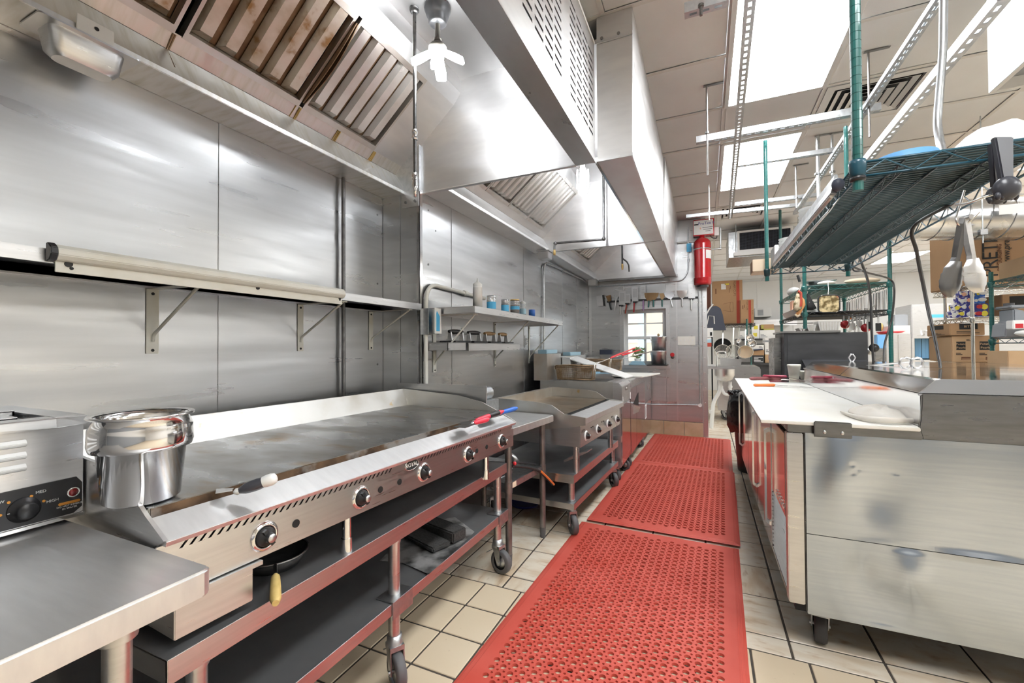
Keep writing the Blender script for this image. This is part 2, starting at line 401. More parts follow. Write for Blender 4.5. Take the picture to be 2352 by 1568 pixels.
def arc(c, r, a0, a1, n, ax, ay):
    c, ax, ay = Vector(c), Vector(ax), Vector(ay)
    return [c+ax*r*math.cos(a0+(a1-a0)*i/n)+ay*r*math.sin(a0+(a1-a0)*i/n) for i in range(n+1)]


def round_path(pts, r, n=5):
    P = [Vector(p) for p in pts]; out = [P[0]]
    for i in range(1, len(P)-1):
        a = (P[i-1]-P[i]); b = (P[i+1]-P[i]); q = min(r, a.length*0.45, b.length*0.45)
        p0, p1 = P[i]+a.normalized()*q, P[i]+b.normalized()*q
        for k in range(n+1):
            t = k/n; out.append(p0*(1-t)**2+P[i]*2*t*(1-t)+p1*t*t)
    return out+[P[-1]]


def smooth_path(pts, n=6):
    P = [Vector(p) for p in pts]; out = []
    for i in range(len(P)-1):
        a, b, c, d = P[max(i-1, 0)], P[i], P[i+1], P[min(i+2, len(P)-1)]
        for k in range(n):
            t = k/n
            out.append(0.5*((2*b)+(c-a)*t+(2*a-5*b+4*c-d)*t*t+(3*b-a-3*c+d)*t**3))
    return out+[P[-1]]
# ================================================================ SETTING
XL1, XL2, YB, ZC = -1.86, -1.577, 6.25, 2.9
YP = 2.15                                   # the wall steps out here
# floor: dark grout bed with single tiles
fl = struct('floor', MB().box(-2.2, 7.2, -2.6, 13.4, -0.06, -0.004), GROUT)


def tile_mesh(name, w, d, m):
    return _mesh(name, MB().prism([(-w/2, -d/2), (w/2, -d/2), (w/2, d/2), (-w/2, d/2)], 'z', -0.012, 0.0), m, None, 0.0022, 1)


TM = {}
n_tile = 0
far_tiles = MB()


def put_tile(x0, x1, y0, y1, kind):
    global n_tile
    w, d = round(x1-x0-0.009, 3), round(y1-y0-0.009, 3)
    mx, my = (x0+x1)/2, (y0+y1)/2
    dist = math.hypot(mx, my)
    look = (mx*CF.x+my*CF.y) > 0.35 and abs(mx*CR.x+my*CR.y) < 1.25*(mx*CF.x+my*CF.y)
    seen = look and (-1.6 < mx < 0.72 or (my < 2.1 and mx < 1.2)) and my < 6.9 and not (-0.62 < mx < 0.0 and 1.9 < my < 6.1 and False)
    if seen and n_tile < 298:
        m = BEIGETILE if kind == 'b' else STONE[random.randrange(3)]
        key = (w, d, m.name)
        if key not in TM: TM[key] = tile_mesh('floor_tile', w, d, m)
        o = bpy.data.objects.new('floor_tile', TM[key]); COL.objects.link(o); o.parent = fl
        o.location = (mx, my, random.uniform(-0.0012, 0.0)); n_tile += 1
    else:
        far_tiles.box(mx-w/2, mx+w/2, my-d/2, my+d/2, -0.012, -0.001, 0 if kind == 'b' else 1+random.randrange(3))


gx = [-1.04+0.1975*k for k in range(-6, 41)]; gy = [1.965-0.2035*k for k in range(0, 22)]
for i in range(len(gx)-1):
    for j in range(len(gy)-1): put_tile(gx[i], gx[i+1], gy[j+1], gy[j], 'b')
sx = [0.292+0.3095*k for k in range(-8, 22)]; sy = [1.965, 2.079]+[2.391+0.312*k for k in range(36)]
for j in range(len(sy)-1):
    for i in range(len(sx)-1): put_tile(sx[i], sx[i+1], sy[j], sy[j+1], 's')
obj('far_floor_tiles', far_tiles, [BEIGETILE]+STONE, fl, stuff=True)

# ceiling: one lay-in tile each, carried on a grid of tee bars
ce = struct('ceiling', MB().box(-2.2, 7.2, -2.6, 13.4, ZC+0.03, ZC+0.1), CEILTILE)
cx = [0.135+0.6*k for k in range(-4, 13)]; cy = [3.415+0.61*k for k in range(-10, 17)]
lit = []
for (ci, rows) in ((4, ((-2, -1), (1, 2), (-6, -5))), (6, ((-4, -3),)), (8, ((-6, -5), (-2, -1), (2, 3), (7, 8))), (10, ((-4, -3),)), (12, ((-1, 0), (4, 5), (9, 10))), (9, ((11, 12),))):
    for a, b in rows: lit.append((ci, a+10, b+10))
taken = {(c, r) for c, a, b in lit for r in (a, b)} | {(5, 10), (4, 14)}
ctm = _mesh('ceiling_tile', MB().box(-0.287, 0.287, -0.292, 0.292, 0, 0.015), CEILTILE, None, 0.004, 1)
rest = MB(); n_ct = 0
for i in range(len(cx)-1):
    for j in range(len(cy)-1):
        if (i, j) in taken: continue
        mx, my = (cx[i]+cx[i+1])/2, (cy[j]+cy[j+1])/2
        if -0.5 < mx < 5 and 1.4 < my and n_ct < 290:
            o = bpy.data.objects.new('ceiling_tile', ctm); COL.objects.link(o); o.parent = ce; o.location = (mx, my, ZC+0.004+random.uniform(0, 0.002)); n_ct += 1
        elif my < 13.2: rest.box(mx-0.287, mx+0.287, my-0.292, my+0.292, ZC+0.004, ZC+0.018)
obj('far_ceiling_tiles', rest, CEILTILE, ce, stuff=True)
g = MB()
for x in cx: g.box(x-0.012, x+0.012, cy[0], 13.2, ZC-0.001, ZC+0.004)
for y in cy: g.box(cx[0], cx[-1], y-0.012, y+0.012, ZC-0.0015, ZC+0.0035)
obj('ceiling_grid', g, CEILGRID, ce)

# troffers: white frame, glowing lens; unseen ones are added fill light
LIGHT_LABEL = {(4, -2): 'large white ceiling light panel beside the hood, nearest to the camera', (4, 1): 'white ceiling light panel behind the green hanging post over the aisle', (9, 11): 'far white ceiling light panel seen below the round duct',
    (4, -6): 'added unseen ceiling light panel over the aisle behind the camera', (6, -4): 'added unseen ceiling light panel behind the camera, right of the aisle', (8, -6): 'added unseen ceiling light panel in the near right part of the room, by the near wall', (8, -2): 'added unseen ceiling light panel over the right side of the prep table',
    (8, 2): 'added unseen ceiling light panel above the round duct', (8, 7): 'added ceiling light panel in the back room over the green rack', (10, -4): 'added unseen ceiling light panel farthest right behind the camera', (12, -1): 'added unseen ceiling light panel by the right wall, nearest of three', (12, 4): 'added unseen ceiling light panel by the right wall, middle of three', (12, 9): 'added unseen ceiling light panel by the right wall, farthest of three'}
for ci, a, b in lit:
    x0, x1, y0, y1 = cx[ci], cx[ci+1], cy[a], cy[b+1]
    lab = LIGHT_LABEL[(ci, a-10)]
    t = thing('ceiling_light', lab, 'light', ((x0+x1)/2, (y0+y1)/2, ZC-0.012), group='recessed ceiling light panels')
    m = MB(); w = 0.026
    m.box(x0, x1, y0, y0+w, ZC-0.010, ZC+0.02).box(x0, x1, y1-w, y1, ZC-0.010, ZC+0.02).box(x0, x0+w, y0+w, y1-w, ZC-0.010, ZC+0.02).box(x1-w, x1, y0+w, y1-w, ZC-0.010, ZC+0.02)
    obj('light_frame', m, WHITEMETAL, t)
    obj('light_lens', MB().box(x0+w, x1-w, y0+w, y1-w, ZC-0.004, ZC+0.004), LENS, t)
# four way air diffusers
for (ci, rj, lab) in ((5, 10, 'white square ceiling air diffuser beside the large light panel'), (4, 14, 'white square ceiling air diffuser beyond the second light panel')):
    x0, x1, y0, y1 = cx[ci], cx[ci+1], cy[rj], cy[rj+1]; mx, my = (x0+x1)/2, (y0+y1)/2
    t = thing('air_diffuser', lab, 'vent', (mx, my, ZC-0.012), group='ceiling air diffusers')
    m = MB(); h0 = 0.285
    for s0, s1, zz in ((0.285, 0.235, 0),):
        m.box(mx-s0, mx+s0, my-s0, my-s1, ZC-0.006, ZC).box(mx-s0, mx+s0, my+s1, my+s0, ZC-0.006, ZC).box(mx-s0, mx-s1, my-s1, my+s1, ZC-0.006, ZC).box(mx+s1, mx+s0, my-s1, my+s1, ZC-0.006, ZC)
    obj('diffuser_frame', m, WHITEMETAL, t)
    obj('diffuser_back', MB().box(mx-0.235, mx+0.235, my-0.235, my+0.235, ZC+0.012, ZC+0.016), BLACK, t)
    for kk in range(4):
        s0 = 0.215-0.05*kk; s1 = s0-0.030; m = MB()
        for q in range(4):
            R = Matrix.Translation((mx, my, 0)) @ Matrix.Rotation(q*PI/2, 4, 'Z')
            m.hexa([R @ Vector(v) for v in ((-s0, -s0, ZC-0.006), (s0, -s0, ZC-0.006), (s1, -s1, ZC+0.008), (-s1, -s1, ZC+0.008))],
                   [R @ Vector(v) for v in ((-s0, -s0, ZC-0.004), (s0, -s0, ZC-0.004), (s1, -s1, ZC+0.010), (-s1, -s1, ZC+0.010))])
        obj('louvre', m, WHITEMETAL, t)

# walls -------------------------------------------------------------
wl = struct('wall_left', MB().box(XL1-0.14, XL1-0.012, -2.6, YP+0.012, 0, ZC+0.02).box(XL1-0.14, XL2-0.012, YP+0.012, YB+0.12, 0, ZC+0.02), GALV)


def xpanel(x, y0, y1, z0, z1): return MB().box(x-0.011, x, y0+0.0015, y1-0.0015, z0, z1)


for (y0, y1) in ((-2.5, -1.2), (-1.2, -0.05), (-0.05, 1.150), (1.158, YP)): obj('wall_panel', xpanel(XL1, y0, y1, 0, 2.165), WALLSTEEL, wl, bevel=0.001)
for (y0, y1) in ((YP, 2.52), (2.52, 3.79), (3.79, 5.0), (5.0, 5.62), (5.62, YB)): obj('wall_panel', xpanel(XL2, y0, y1, 0, 2.165), WALLSTEEL, wl, bevel=0.001)
for y in (1.154, 2.52, 3.79, 5.0, 5.62): 
    x = XL1 if y < YP else XL2
    obj('seam_strip', MB().box(x, x+0.003, y-0.014, y+0.014, 0, 2.15), WALLSTEEL, wl, bevel=0.001)
for (x0, x1) in ((XL1, -1.722), (-1.722, XL2)): obj('return_panel', MB().box(x0+0.0015, x1-0.0015, YP, YP+0.011, 0, 2.165), WALLSTEEL, wl, bevel=0.001)
obj('corner_angle', MB().box(XL2-0.018, XL2+0.003, YP-0.003, YP, 0.9, 2.15).box(XL2, XL2+0.003, YP-0.003, YP+0.025, 0.9, 2.15), POLISH, wl)
rv = MB()
for (x, y, z) in ((XL1, 2.10, 2.03), (XL1, 2.10, 1.6), (XL1, 2.10, 1.1), (XL2, 2.24, 2.06), (XL2, 2.24, 1.72), (XL2, 2.32, 1.95), (XL2, 2.24, 1.2)): rv.cyl((x, y, z), (x+0.003, y, z), 0.006, 8)
obj('wall_rivet', rv, DARKSTEEL, wl)

# back wall with its window opening; the wall ends at the passage
WX0, WX1, WZ0, WZ1 = -1.07, -0.50, 0.945, 1.72
XE = 0.012
wb = struct('wall_back', MB().box(XL2-0.13, WX0, YB+0.012, YB+0.12, 0, ZC).box(WX1, XE-0.004, YB+0.012, YB+0.12, 0, ZC).box(WX0, WX1, YB+0.012, YB+0.12, 0, WZ0).box(WX0, WX1, YB+0.012, YB+0.12, WZ1, ZC), WHITEPAINT)


def ypanel(x0, x1, z0, z1): return MB().box(x0+0.0015, x1-0.0015, YB, YB+0.011, z0, z1)


for q in ((XL2, WX0, 0.19, 2.09), (WX0, WX1, 0.19, WZ0), (WX0, WX1, WZ1, 2.09), (WX1, -0.362, 0.19, 2.09), (-0.362, XE-0.06, 0.19, 2.09), (-0.45, XE-0.06, 2.09, ZC)):
    obj('wall_panel', ypanel(*q), WALLSTEEL, wb, bevel=0.001)
obj('seam_strip', MB().box(-0.372, -0.352, YB-0.004, YB, 0.19, 2.09), STEEL, wb, bevel=0.001)
obj('seam_strip', MB().box(-1.565, -1.53, YB-0.004, YB, 0.9, 2.08), STEEL, wb, bevel=0.001)
obj('end_cap', MB().box(XE-0.055, XE+0.002, YB-0.004, YB+0.0, 0.0, 2.42).box(XE-0.001, XE+0.002, YB-0.004, YB+0.13, 0.0, 2.42), STEEL, wb, bevel=0.001)
sc = MB()
for kz in range(9): sc.ball((XE-0.03, YB-0.006, 0.45+0.2*kz), 0.008, (1, 0.5, 1), 8, 6)
obj('dome_screw', sc, POLISH, wb)
for (x0, x1) in ((-0.77, -0.545), (-0.54, -0.285), (-0.28, XE-0.06)): obj('base_tile', MB().box(x0, x1, YB-0.012, YB, 0.0, 0.185), BASETILE, wb, bevel=0.003)
# window
wn = struct('window_1', MB().box(WX0-0.05, WX0, YB-0.012, YB+0.02, WZ0-0.04, WZ1+0.05).box(WX1, WX1+0.05, YB-0.012, YB+0.02, WZ0-0.04, WZ1+0.05).box(WX0, WX1, YB-0.012, YB+0.02, WZ1, WZ1+0.05), STEEL)
m = MB(); y0, y1 = YB+0.06, YB+0.10
for (a, b) in ((WX0, WX0+0.05), (WX1-0.05, WX1)): m.box(a, b, y0, y1, WZ0, WZ1)
m.box(WX0+0.05, WX1-0.05, y0+0.001, y1, WZ0, WZ0+0.05).box(WX0+0.05, WX1-0.05, y0+0.001, y1, WZ1-0.05, WZ1).box(WX0+0.05, WX1-0.05, y0-0.01, y1-0.001, 1.30, 1.345)
obj('window_frame', m, WHITEMETAL, wn)
obj('muntin', MB().box(-0.80, -0.77, y0+0.01, y1-0.005, WZ0, WZ1), WHITEMETAL, wn)
obj('muntin', MB().box(WX0, WX1, y0+0.012, y1-0.007, 1.515, 1.535), WHITEMETAL, wn)
obj('window_pane', MB().box(WX0+0.03, WX1-0.03, y0+0.018, y0+0.022, WZ0+0.03, WZ1-0.03), GLASS, wn)
obj('window_sill', MB().box(WX0-0.03, WX1+0.05, YB-0.06, YB+0.06, WZ0-0.045, WZ0-0.003), STEEL, wn, bevel=0.003)
# house across the yard, seen through the window
hs = thing('house', 'peach stucco house wall with pale teal trim outside the window', 'building', (-2, 9.2, 0))
obj('house_wall', MB().box(-4.5, -0.2, 9.2, 9.4, 0, 3.4), PEACHWALL, hs)
obj('corner_trim', MB().box(-1.28, -1.14, 9.17, 9.2, 0, 3.4), TEALPAINT, hs)
obj('lap_band', MB().box(-4.5, -0.2, 9.18, 9.2, 1.28, 1.42), WHITEPAINT, hs)
yard = struct('trim_1', MB().box(-4.5, -0.1, 6.45, 9.2, -0.06, 0), GALV)
yard['label'] = 'concrete yard outside the window'
# far room
XP = -0.03
struct('wall_passage', MB().box(XP-0.06, XP, YB+0.12, 13.2, 0, ZC), WHITEPAINT)
wf = struct('wall_far', MB().box(-0.2, 7.2, 13.0, 13.2, 0, ZC), WHITEPAINT)
for x in (1.25, 2.05, 2.9, 4.1, 5.3): obj('batten', MB().box(x-0.02, x+0.02, 12.99, 13.0, 0, ZC-0.02), WHITEPAINT, wf)
struct('wall_right', MB().box(7.0, 7.2, -2.6, 13.2, 0, ZC), WHITEPAINT)
wn_ = struct('wall_near', MB().box(-2.2, 7.2, -2.6, -2.45, 0, ZC), WHITEPAINT)
obj('added_grey_panel', MB().box(-1.8, 7.0, -2.45, -2.43, 0, 1.35), GREYPLASTIC, wn_)  # unseen grey panel, added so the dented steel reflects something dark
# ================================================================ HOODS
ZR = 2.78


def hood(name, label, y0, y1, dx, xin, xout, filters, dirty):
    """one exhaust hood: dx shifts the wall side section; filters = [(ya, yb)]"""
    t = thing(name, label, 'exhaust hood', ((xin+XL1)/2, (y0+y1)/2, 2.15), group=None)
    sec = lambda x, z: (x+dx, z)
    xb = XL1+dx
    ystart, yend = y0+0.002, y1-0.002
    # ledge box along the wall, drip gutter, filter frame, head plate
    obj('wall_ledge', MB().prism([(xb, 2.15), (xb, 2.27), sec(-1.765, 2.285), sec(-1.692, 2.168), sec(-1.692, 2.15)], 'y', ystart, yend), HOODSTAIN if dirty else HOODSTEEL, t, bevel=0.002)
    obj('gutter_plate', MB().prism([sec(-1.765, 2.286), sec(-1.722, 2.333), sec(-1.728, 2.338), sec(-1.775, 2.290)], 'y', ystart, yend), HOODSTAIN if dirty else HOODSTEEL, t)
    A, B = Vector((-1.724+dx, 0, 2.331)), Vector((-1.354+dx, 0, 2.640))
    v = (B-A).normalized(); n = Vector((v.z, 0, -v.x)); ln = (B-A).length
    fy0, fy1 = filters[0][0], filters[-1][1]
    P = lambda y, a, b: A+Vector((0, y, 0))+v*a+n*b
    for (ya, yb) in ((ystart, fy0-0.004), (fy1+0.004, yend)):
        if yb-ya > 0.01: obj('slope_plate', MB().hexa([P(ya, 0, 0), P(yb, 0, 0), P(yb, ln, 0), P(ya, ln, 0)], [P(ya, 0, -0.004), P(yb, 0, -0.004), P(yb, ln, -0.004), P(ya, ln, -0.004)]), HOODSTEEL, t)
    obj('head_plate', MB().prism([sec(-1.354, 2.64), sec(-1.306, 2.70), sec(-1.302, ZR), sec(-1.310, ZR), sec(-1.314, 2.704), sec(-1.360, 2.646)], 'y', ystart, yend), HOODSTEEL, t)
    obj('hood_back', MB().prism([(xb, 2.27), (xb, ZC), (xb+0.01, ZC), (xb+0.01, 2.27)], 'y', ystart, yend), HOODSTEEL, t)
    obj('roof_plate', MB().box(-1.312+dx, xin, ystart, yend, ZR, ZR+0.01), HOODSTEEL, t)
    # end sheets
    prof = [(xb+0.012, 2.15), (xin, 2.15), (xin, ZR), (xb+0.012, ZR)]
    obj('end_sheet', MB().prism(prof, 'y', y1-0.006, y1+0.006), HOODSTEEL, t)
    obj('edge_roll', MB().cyl((xb+0.02, y1, 2.15), (xin, y1, 2.15), 0.008, 8), STEEL, t)
    if y0 < 0: obj('end_sheet', MB().prism(prof, 'y', y0-0.006, y0+0.006), HOODSTEEL, t)
    # baffle filters
    for i, (ya, yb) in enumerate(filters):
        w = yb-ya
        fr = MB()
        for (a0, a1, b0, b1) in ((ya, yb, 0.0, 0.028), (ya, yb, ln-0.026, ln), (ya, ya+0.012, 0.028, ln-0.026), (yb-0.012, yb, 0.028, ln-0.026)):
            fr.hexa([P(a0, b0, -0.03), P(a1, b0, -0.03), P(a1, b1, -0.03), P(a0, b1, -0.03)], [P(a0, b0, 0.006), P(a1, b0, 0.006), P(a1, b1, 0.006), P(a0, b1, 0.006)])
        bm_ = BAFFLE if dirty and i < len(filters)-1 else BAFFLECLEAN
        f = obj('baffle_filter', fr, GREASE if dirty else BAFFLECLEAN, t)
        obj('filter_back', MB().hexa([P(ya+0.012, 0.028, -0.040), P(yb-0.012, 0.028, -0.040), P(yb-0.012, ln-0.026, -0.040), P(ya+0.012, ln-0.026, -0.040)],
            [P(ya+0.012, 0.028, -0.036), P(yb-0.012, 0.028, -0.036), P(yb-0.012, ln-0.026, -0.036), P(ya+0.012, ln-0.026, -0.036)]), BROWN if dirty else SHELFDARK, f)
        nb = 5; pitch = (w-0.024)/nb
        for k in range(nb):
            c = ya+0.012+pitch*(k+0.5)
            mb = MB()
            for (b0, b1) in ((0.029, ln-0.027),):
                o_, i_ = pitch*0.37, pitch*0.19
                pr = [(-o_, -0.030), (-i_-0.004, 0.0), (i_+0.004, 0.0), (o_, -0.030), (o_-0.004, -0.031), (i_, -0.004), (-i_, -0.004), (-o_+0.004, -0.031)]
                q0 = [P(c+a, b0+0.03*(1 if abs(a) < o_-0.006 and b > -0.01 else 0), b) for a, b in pr]; q1 = [P(c+a, b1, b) for a, b in pr]
                nn = len(pr)
                mb.add(q0+q1, [(i2, (i2+1) % nn, nn+(i2+1) % nn, nn+i2) for i2 in range(nn)]+[tuple(range(nn)), tuple(range(nn, 2*nn))])
                # slanted nose at the lower end
                mb.add([P(c-o_, b0, -0.030), P(c+o_, b0, -0.030), P(c+i_, b0+0.03, 0), P(c-i_, b0+0.03, 0)], [(0, 1, 2, 3)])
            obj('baffle', mb, bm_, f)
    return t, P, ln


H1Y = (-0.9, 2.19)
h1, P1, LN1 = hood('exhaust_hood', 'nearest steel exhaust hood with grease stained brown baffle filters over the long griddle', -0.9, 2.19, 0.0, -0.61, -0.51,
                   [(-0.60, -0.104), (-0.10, 0.396), (0.40, 0.90), (0.925, 1.415), (1.435, 1.915)], True)
# front air box of the first hood: louvred plenum face, bottom return, ledge
obj('front_plenum', MB().box(-0.61, -0.526, -0.9, 2.19, 2.15, 2.76), HOODSTEEL, h1)
us = [0]; kinds = []
y = -0.85
while y < 2.10:
    grp = [y+0.105*k for k in range(4)]
    for a in grp:
        us += [a+0.9, a+0.9+0.082]; kinds += [0, 1]
    y += 4*0.105+0.10
us += [3.09]; kinds += [0]
vs_ = [0]; vk = []
z = 0.115
while z < 0.52: vs_ += [z, z+0.0115]; vk += [0, 1]; z += 0.0365
vs_ += [0.61]; vk += [0]
obj('slotted_face', MB().gridplate((-0.514, -0.9, 2.15), (0, 1, 0), (0, 0, 1), us, vs_, lambda i, j: kinds[i] and vk[j], 0.004, deep=0.008), [HOODSTEEL, BLACK], h1)
obj('bottom_return', MB().box(-0.612, -0.508, -0.9, 2.188, 2.146, 2.151), PINKSTEEL, h1)
obj('top_ledge', MB().prism([(-0.56, 2.76), (-0.508, 2.755), (-0.505, 2.765), (-0.56, 2.785)], 'y', -0.9, 2.19), WHITEMETAL, h1)
obj('filler_plate', MB().box(-0.60, -0.585, -0.9, 2.19, 2.76, ZC), STEEL, h1)
# warped filter blade standing proud between two filters
wb_ = MB()
for (s_, yy) in ((0, 1.419), (1, 1.427)):
    pts = [P1(yy+0.012*math.sin(PI*k/8)*s_, 0.03+(LN1-0.06)*k/8, 0.004+0.014*math.sin(PI*k/8)) for k in range(9)]
    for a, b in zip(pts[:-1], pts[1:]): wb_.bar(a, b, 0.004, 0.022, up=(0.64, 0, -0.77))
obj('warped_blade', wb_, BROWN, h1)
# grease runs below the filters
for (yc, wd, l1, l2) in ((0.905, 0.006, 0.0, 0.10), (1.425, 0.030, 0.0, 0.060), (1.66, 0.012, 0.0, 0.055), (1.93, 0.016, 0.0, 0.06)):
    m = MB()
    for k in range(5 if wd > 0.01 else 2):
        a = yc+random.uniform(-wd, wd); w2 = random.uniform(0.0015, 0.005); e = l2*random.uniform(0.6, 1.0)
        pa = [P1(a, -0.002, 0.003), Vector((-1.768, a+random.uniform(-0.004, 0.004), 2.2835)), Vector((-1.768+0.0735*e/0.138*1.0, a, 2.2835-0.1170*e/0.138))]
        m.tube(pa, w2, 5)
    obj('grease_run', m, BROWN if yc < 1 else YELLOWGREASE, h1)

h2, P2, LN2 = hood('exhaust_hood', 'middle steel exhaust hood with pale ribbed filters over the small griddle', 2.199, 4.075, XL2-XL1, -0.50, -0.33, [(2.36, 2.74), (2.745, 3.125), (3.13, 3.51), (3.515, 3.90)], False)
h3, P3, LN3 = hood('exhaust_hood', 'farthest steel exhaust hood over the fryers against the back wall', 4.086, YB-0.012, XL2-XL1, -0.50, -0.33, [(4.3, 4.75), (4.755, 5.2), (5.205, 5.65)], False)
for hh, ya, yb in ((h2, 2.196, 4.075), (h3, 4.088, YB-0.015)):
    a = 0.025*(ya-2.19)/4; b = 0.025*(yb-2.19)/4
    obj('front_plenum', MB().hexa([(-0.50, ya, 2.15), (-0.325-a, ya, 2.15), (-0.335-b, yb, 2.15), (-0.50, yb, 2.15)], [(-0.50, ya, ZC), (-0.318, ya, ZC), (-0.333, yb, ZC), (-0.50, yb, ZC)]), HOODSTEEL, hh, bevel=0.003)
    obj('inner_lip', MB().bar((-0.505, ya, 2.16), (-0.505, yb, 2.16), 0.012, 0.03), POLISH, hh)
obj('end_flange', MB().bar((-0.505, 2.190, 2.765), (-0.318, 2.190, 2.765), 0.008, 0.016), STEEL, h2)
obj('end_flange', MB().bar((-0.505, 2.192, 2.155), (-0.322, 2.192, 2.155), 0.008, 0.014), STEEL, h2)
m = MB()
for x in (-0.47, -0.385): m.cyl((x, 2.186, 2.775), (x, 2.18, 2.775), 0.008, 8)
obj('flange_bolt', m, DARKSTEEL, h2)
obj('rear_angle', MB().bar((-1.45, YB-0.03, 2.155), (-0.34, YB-0.03, 2.155), 0.04, 0.03), DARKSTEEL, h3)
obj('sealant_bead', MB().tube([(-0.519, 2.186, 2.16), (-0.519, 2.186, 2.62), (-0.530, 2.184, 2.68), (-0.520, 2.186, 2.75)], 0.004, 6), PAPER, h2)

# bulbs ---------------------------------------------------------------
b1 = thing('hood_lamp', 'lit folding hood bulb with spread wings on a grey base under the nearest hood', 'light', (-1.12, 1.67, ZR), group='bulbs inside the hoods')
c = Vector((-1.12, 1.67, ZR))
obj('lamp_base', MB().lathe([(0.0, 0.0), (0.060, 0.0), (0.062, -0.012), (0.050, -0.045), (0.042, -0.05), (0.042, -0.075), (0.036, -0.082), (0.0, -0.082)], c, 20), LAMPGREY, b1)
obj('lamp_stem', MB().lathe([(0.012, -0.08), (0.013, -0.145), (0.019, -0.15), (0.019, -0.175), (0.0, -0.176)], c, 14), BULBBODY, b1)
obj('lamp_housing', MB().lathe([(0.0, -0.175), (0.034, -0.178), (0.042, -0.19), (0.042, -0.202), (0.03, -0.212), (0.0, -0.213)], c, 18), BULBBODY, b1)
hc = c+Vector((0, 0, -0.20))
for k, (az, dr) in enumerate(((20, 0.50), (208, 0.55), (294, 2.2), (114, 0.7))):
    d = Vector((math.cos(math.radians(az)), math.sin(math.radians(az)), -dr)).normalized()
    s_ = d.cross(Vector((0, 0, 1))).normalized(); n_ = s_.cross(d)
    MM = Matrix(((s_.x, d.x, n_.x, hc.x), (s_.y, d.y, n_.y, hc.y), (s_.z, d.z, n_.z, hc.z), (0, 0, 0, 1)))
    obj('bulb_wing', MB().prism([(-0.020, 0.03), (0.020, 0.03), (0.026, 0.10), (0.022, 0.135), (-0.022, 0.135), (-0.026, 0.10)], 'z', -0.008, 0.008, M=MM), BULB, b1, bevel=0.004)
obj('bulb_core', MB().lathe([(0.0, -0.205), (0.028, -0.207), (0.028, -0.245), (0.022, -0.262), (0.0, -0.264)], c, 16), BULB, b1)
b2 = thing('hood_lamp', 'lit hood bulb with wings folded down under the middle hood', 'light', (-0.90, 3.42, ZR), group='bulbs inside the hoods')
c = Vector((-0.90, 3.42, ZR))
obj('lamp_base', MB().lathe([(0.0, 0.0), (0.055, 0.0), (0.048, -0.04), (0.03, -0.06), (0.0, -0.06)], c, 16), LAMPGREY, b2)
obj('lamp_stem', MB().cyl(c+Vector((0, 0, -0.06)), c+Vector((0, 0, -0.14)), 0.018, 12), BULBBODY, b2)
for k in range(4):
    R = Matrix.Translation(c) @ Matrix.Rotation(k*PI/2+0.3, 4, 'Z')
    obj('bulb_wing', MB().box(-0.024, 0.024, 0.036, 0.048, -0.29, -0.145, M=R), BULB, b2, bevel=0.004)
obj('bulb_core', MB().lathe([(0.0, -0.29), (0.034, -0.29), (0.036, -0.325), (0.03, -0.34), (0.0, -0.342)], c, 16), BULB, b2)
b3 = thing('hood_lamp', 'hood bulb hidden up inside the farthest hood', 'light', (-0.85, 5.2, ZR), group='bulbs inside the hoods')
c = Vector((-0.85, 5.2, ZR))
obj('lamp_base', MB().lathe([(0.0, 0.0), (0.055, 0.0), (0.048, -0.04), (0.03, -0.06), (0.0, -0.06)], c, 16), LAMPGREY, b3)
obj('bulb_core', MB().lathe([(0.0, -0.06), (0.034, -0.06), (0.04, -0.13), (0.03, -0.16), (0.0, -0.162)], c, 16), BULB, b3)

# fire suppression drops ---------------------------------------------------
d1 = thing('nozzle_drop', 'chromed pipe with a nozzle hanging from the nearest hood roof beside the bulb', 'pipe', (-1.223, 1.633, ZR))
x, y = -1.223, 1.633
obj('roof_flange', MB().lathe([(0.0, 0), (0.022, 0), (0.022, -0.012), (0.016, -0.02), (0.0, -0.02)], (x, y, ZR), 8), DARKPIPE, d1)
obj('drop_pipe', MB().cyl((x, y, ZR-0.01), (x, y, 1.99), 0.0085, 12), DARKSTEEL, d1)
obj('coupling', MB().lathe([(0.008, 0.0), (0.014, 0.0), (0.014, 0.014), (0.011, 0.018), (0.011, 0.028), (0.014, 0.031), (0.014, 0.045), (0.008, 0.045)], (x, y, 2.165), 10), POLISH, d1)
obj('nozzle', MB().lathe([(0.0085, 0.03), (0.013, 0.03), (0.015, 0.0), (0.012, -0.012), (0.016, -0.02), (0.010, -0.045), (0.008, -0.08), (0.0, -0.08)], (x, y, 1.98), 12), POLISH, d1)
br = thing('hood_hanger', 'small bolted steel bracket plate on the wall corner behind the nozzle', 'bracket', (-1.63, YP-0.008, 2.06))
obj('bracket_plate', MB().box(-1.70, -1.575, YP-0.010, YP-0.002, 2.06, 2.135), STEEL, br, bevel=0.002)
m = MB()
for xx in (-1.67, -1.60): m.cyl((xx, YP-0.010, 2.09), (xx, YP-0.018, 2.09), 0.009, 6)
obj('bracket_bolt', m, DARKSTEEL, br)
d2 = thing('nozzle_drop', 'black elbowed pipe with a brass nozzle inside the middle hood', 'pipe', (-0.845, 3.97, ZR))
obj('drop_pipe', MB().tube(round_path([(-0.85, 3.97, ZR), (-0.85, 3.97, 2.19), (-1.325, 3.97, 2.205), (-1.33, 3.97, 2.14)], 0.02), 0.011, 10), DARKPIPE, d2)
obj('elbow', MB().ball((-0.852, 3.97, 2.195), 0.02).ball((-1.32, 3.97, 2.202), 0.02), DARKPIPE, d2)
obj('nozzle', MB().lathe([(0.0, 0.05), (0.010, 0.05), (0.013, 0.02), (0.012, -0.01), (0.0, -0.01)], (-1.33, 3.97, 2.10), 10), BRASS, d2)
d3 = thing('nozzle_drop', 'black forked pipe with two nozzles hanging inside the farthest hood', 'pipe', (-0.915, 5.3, ZR))
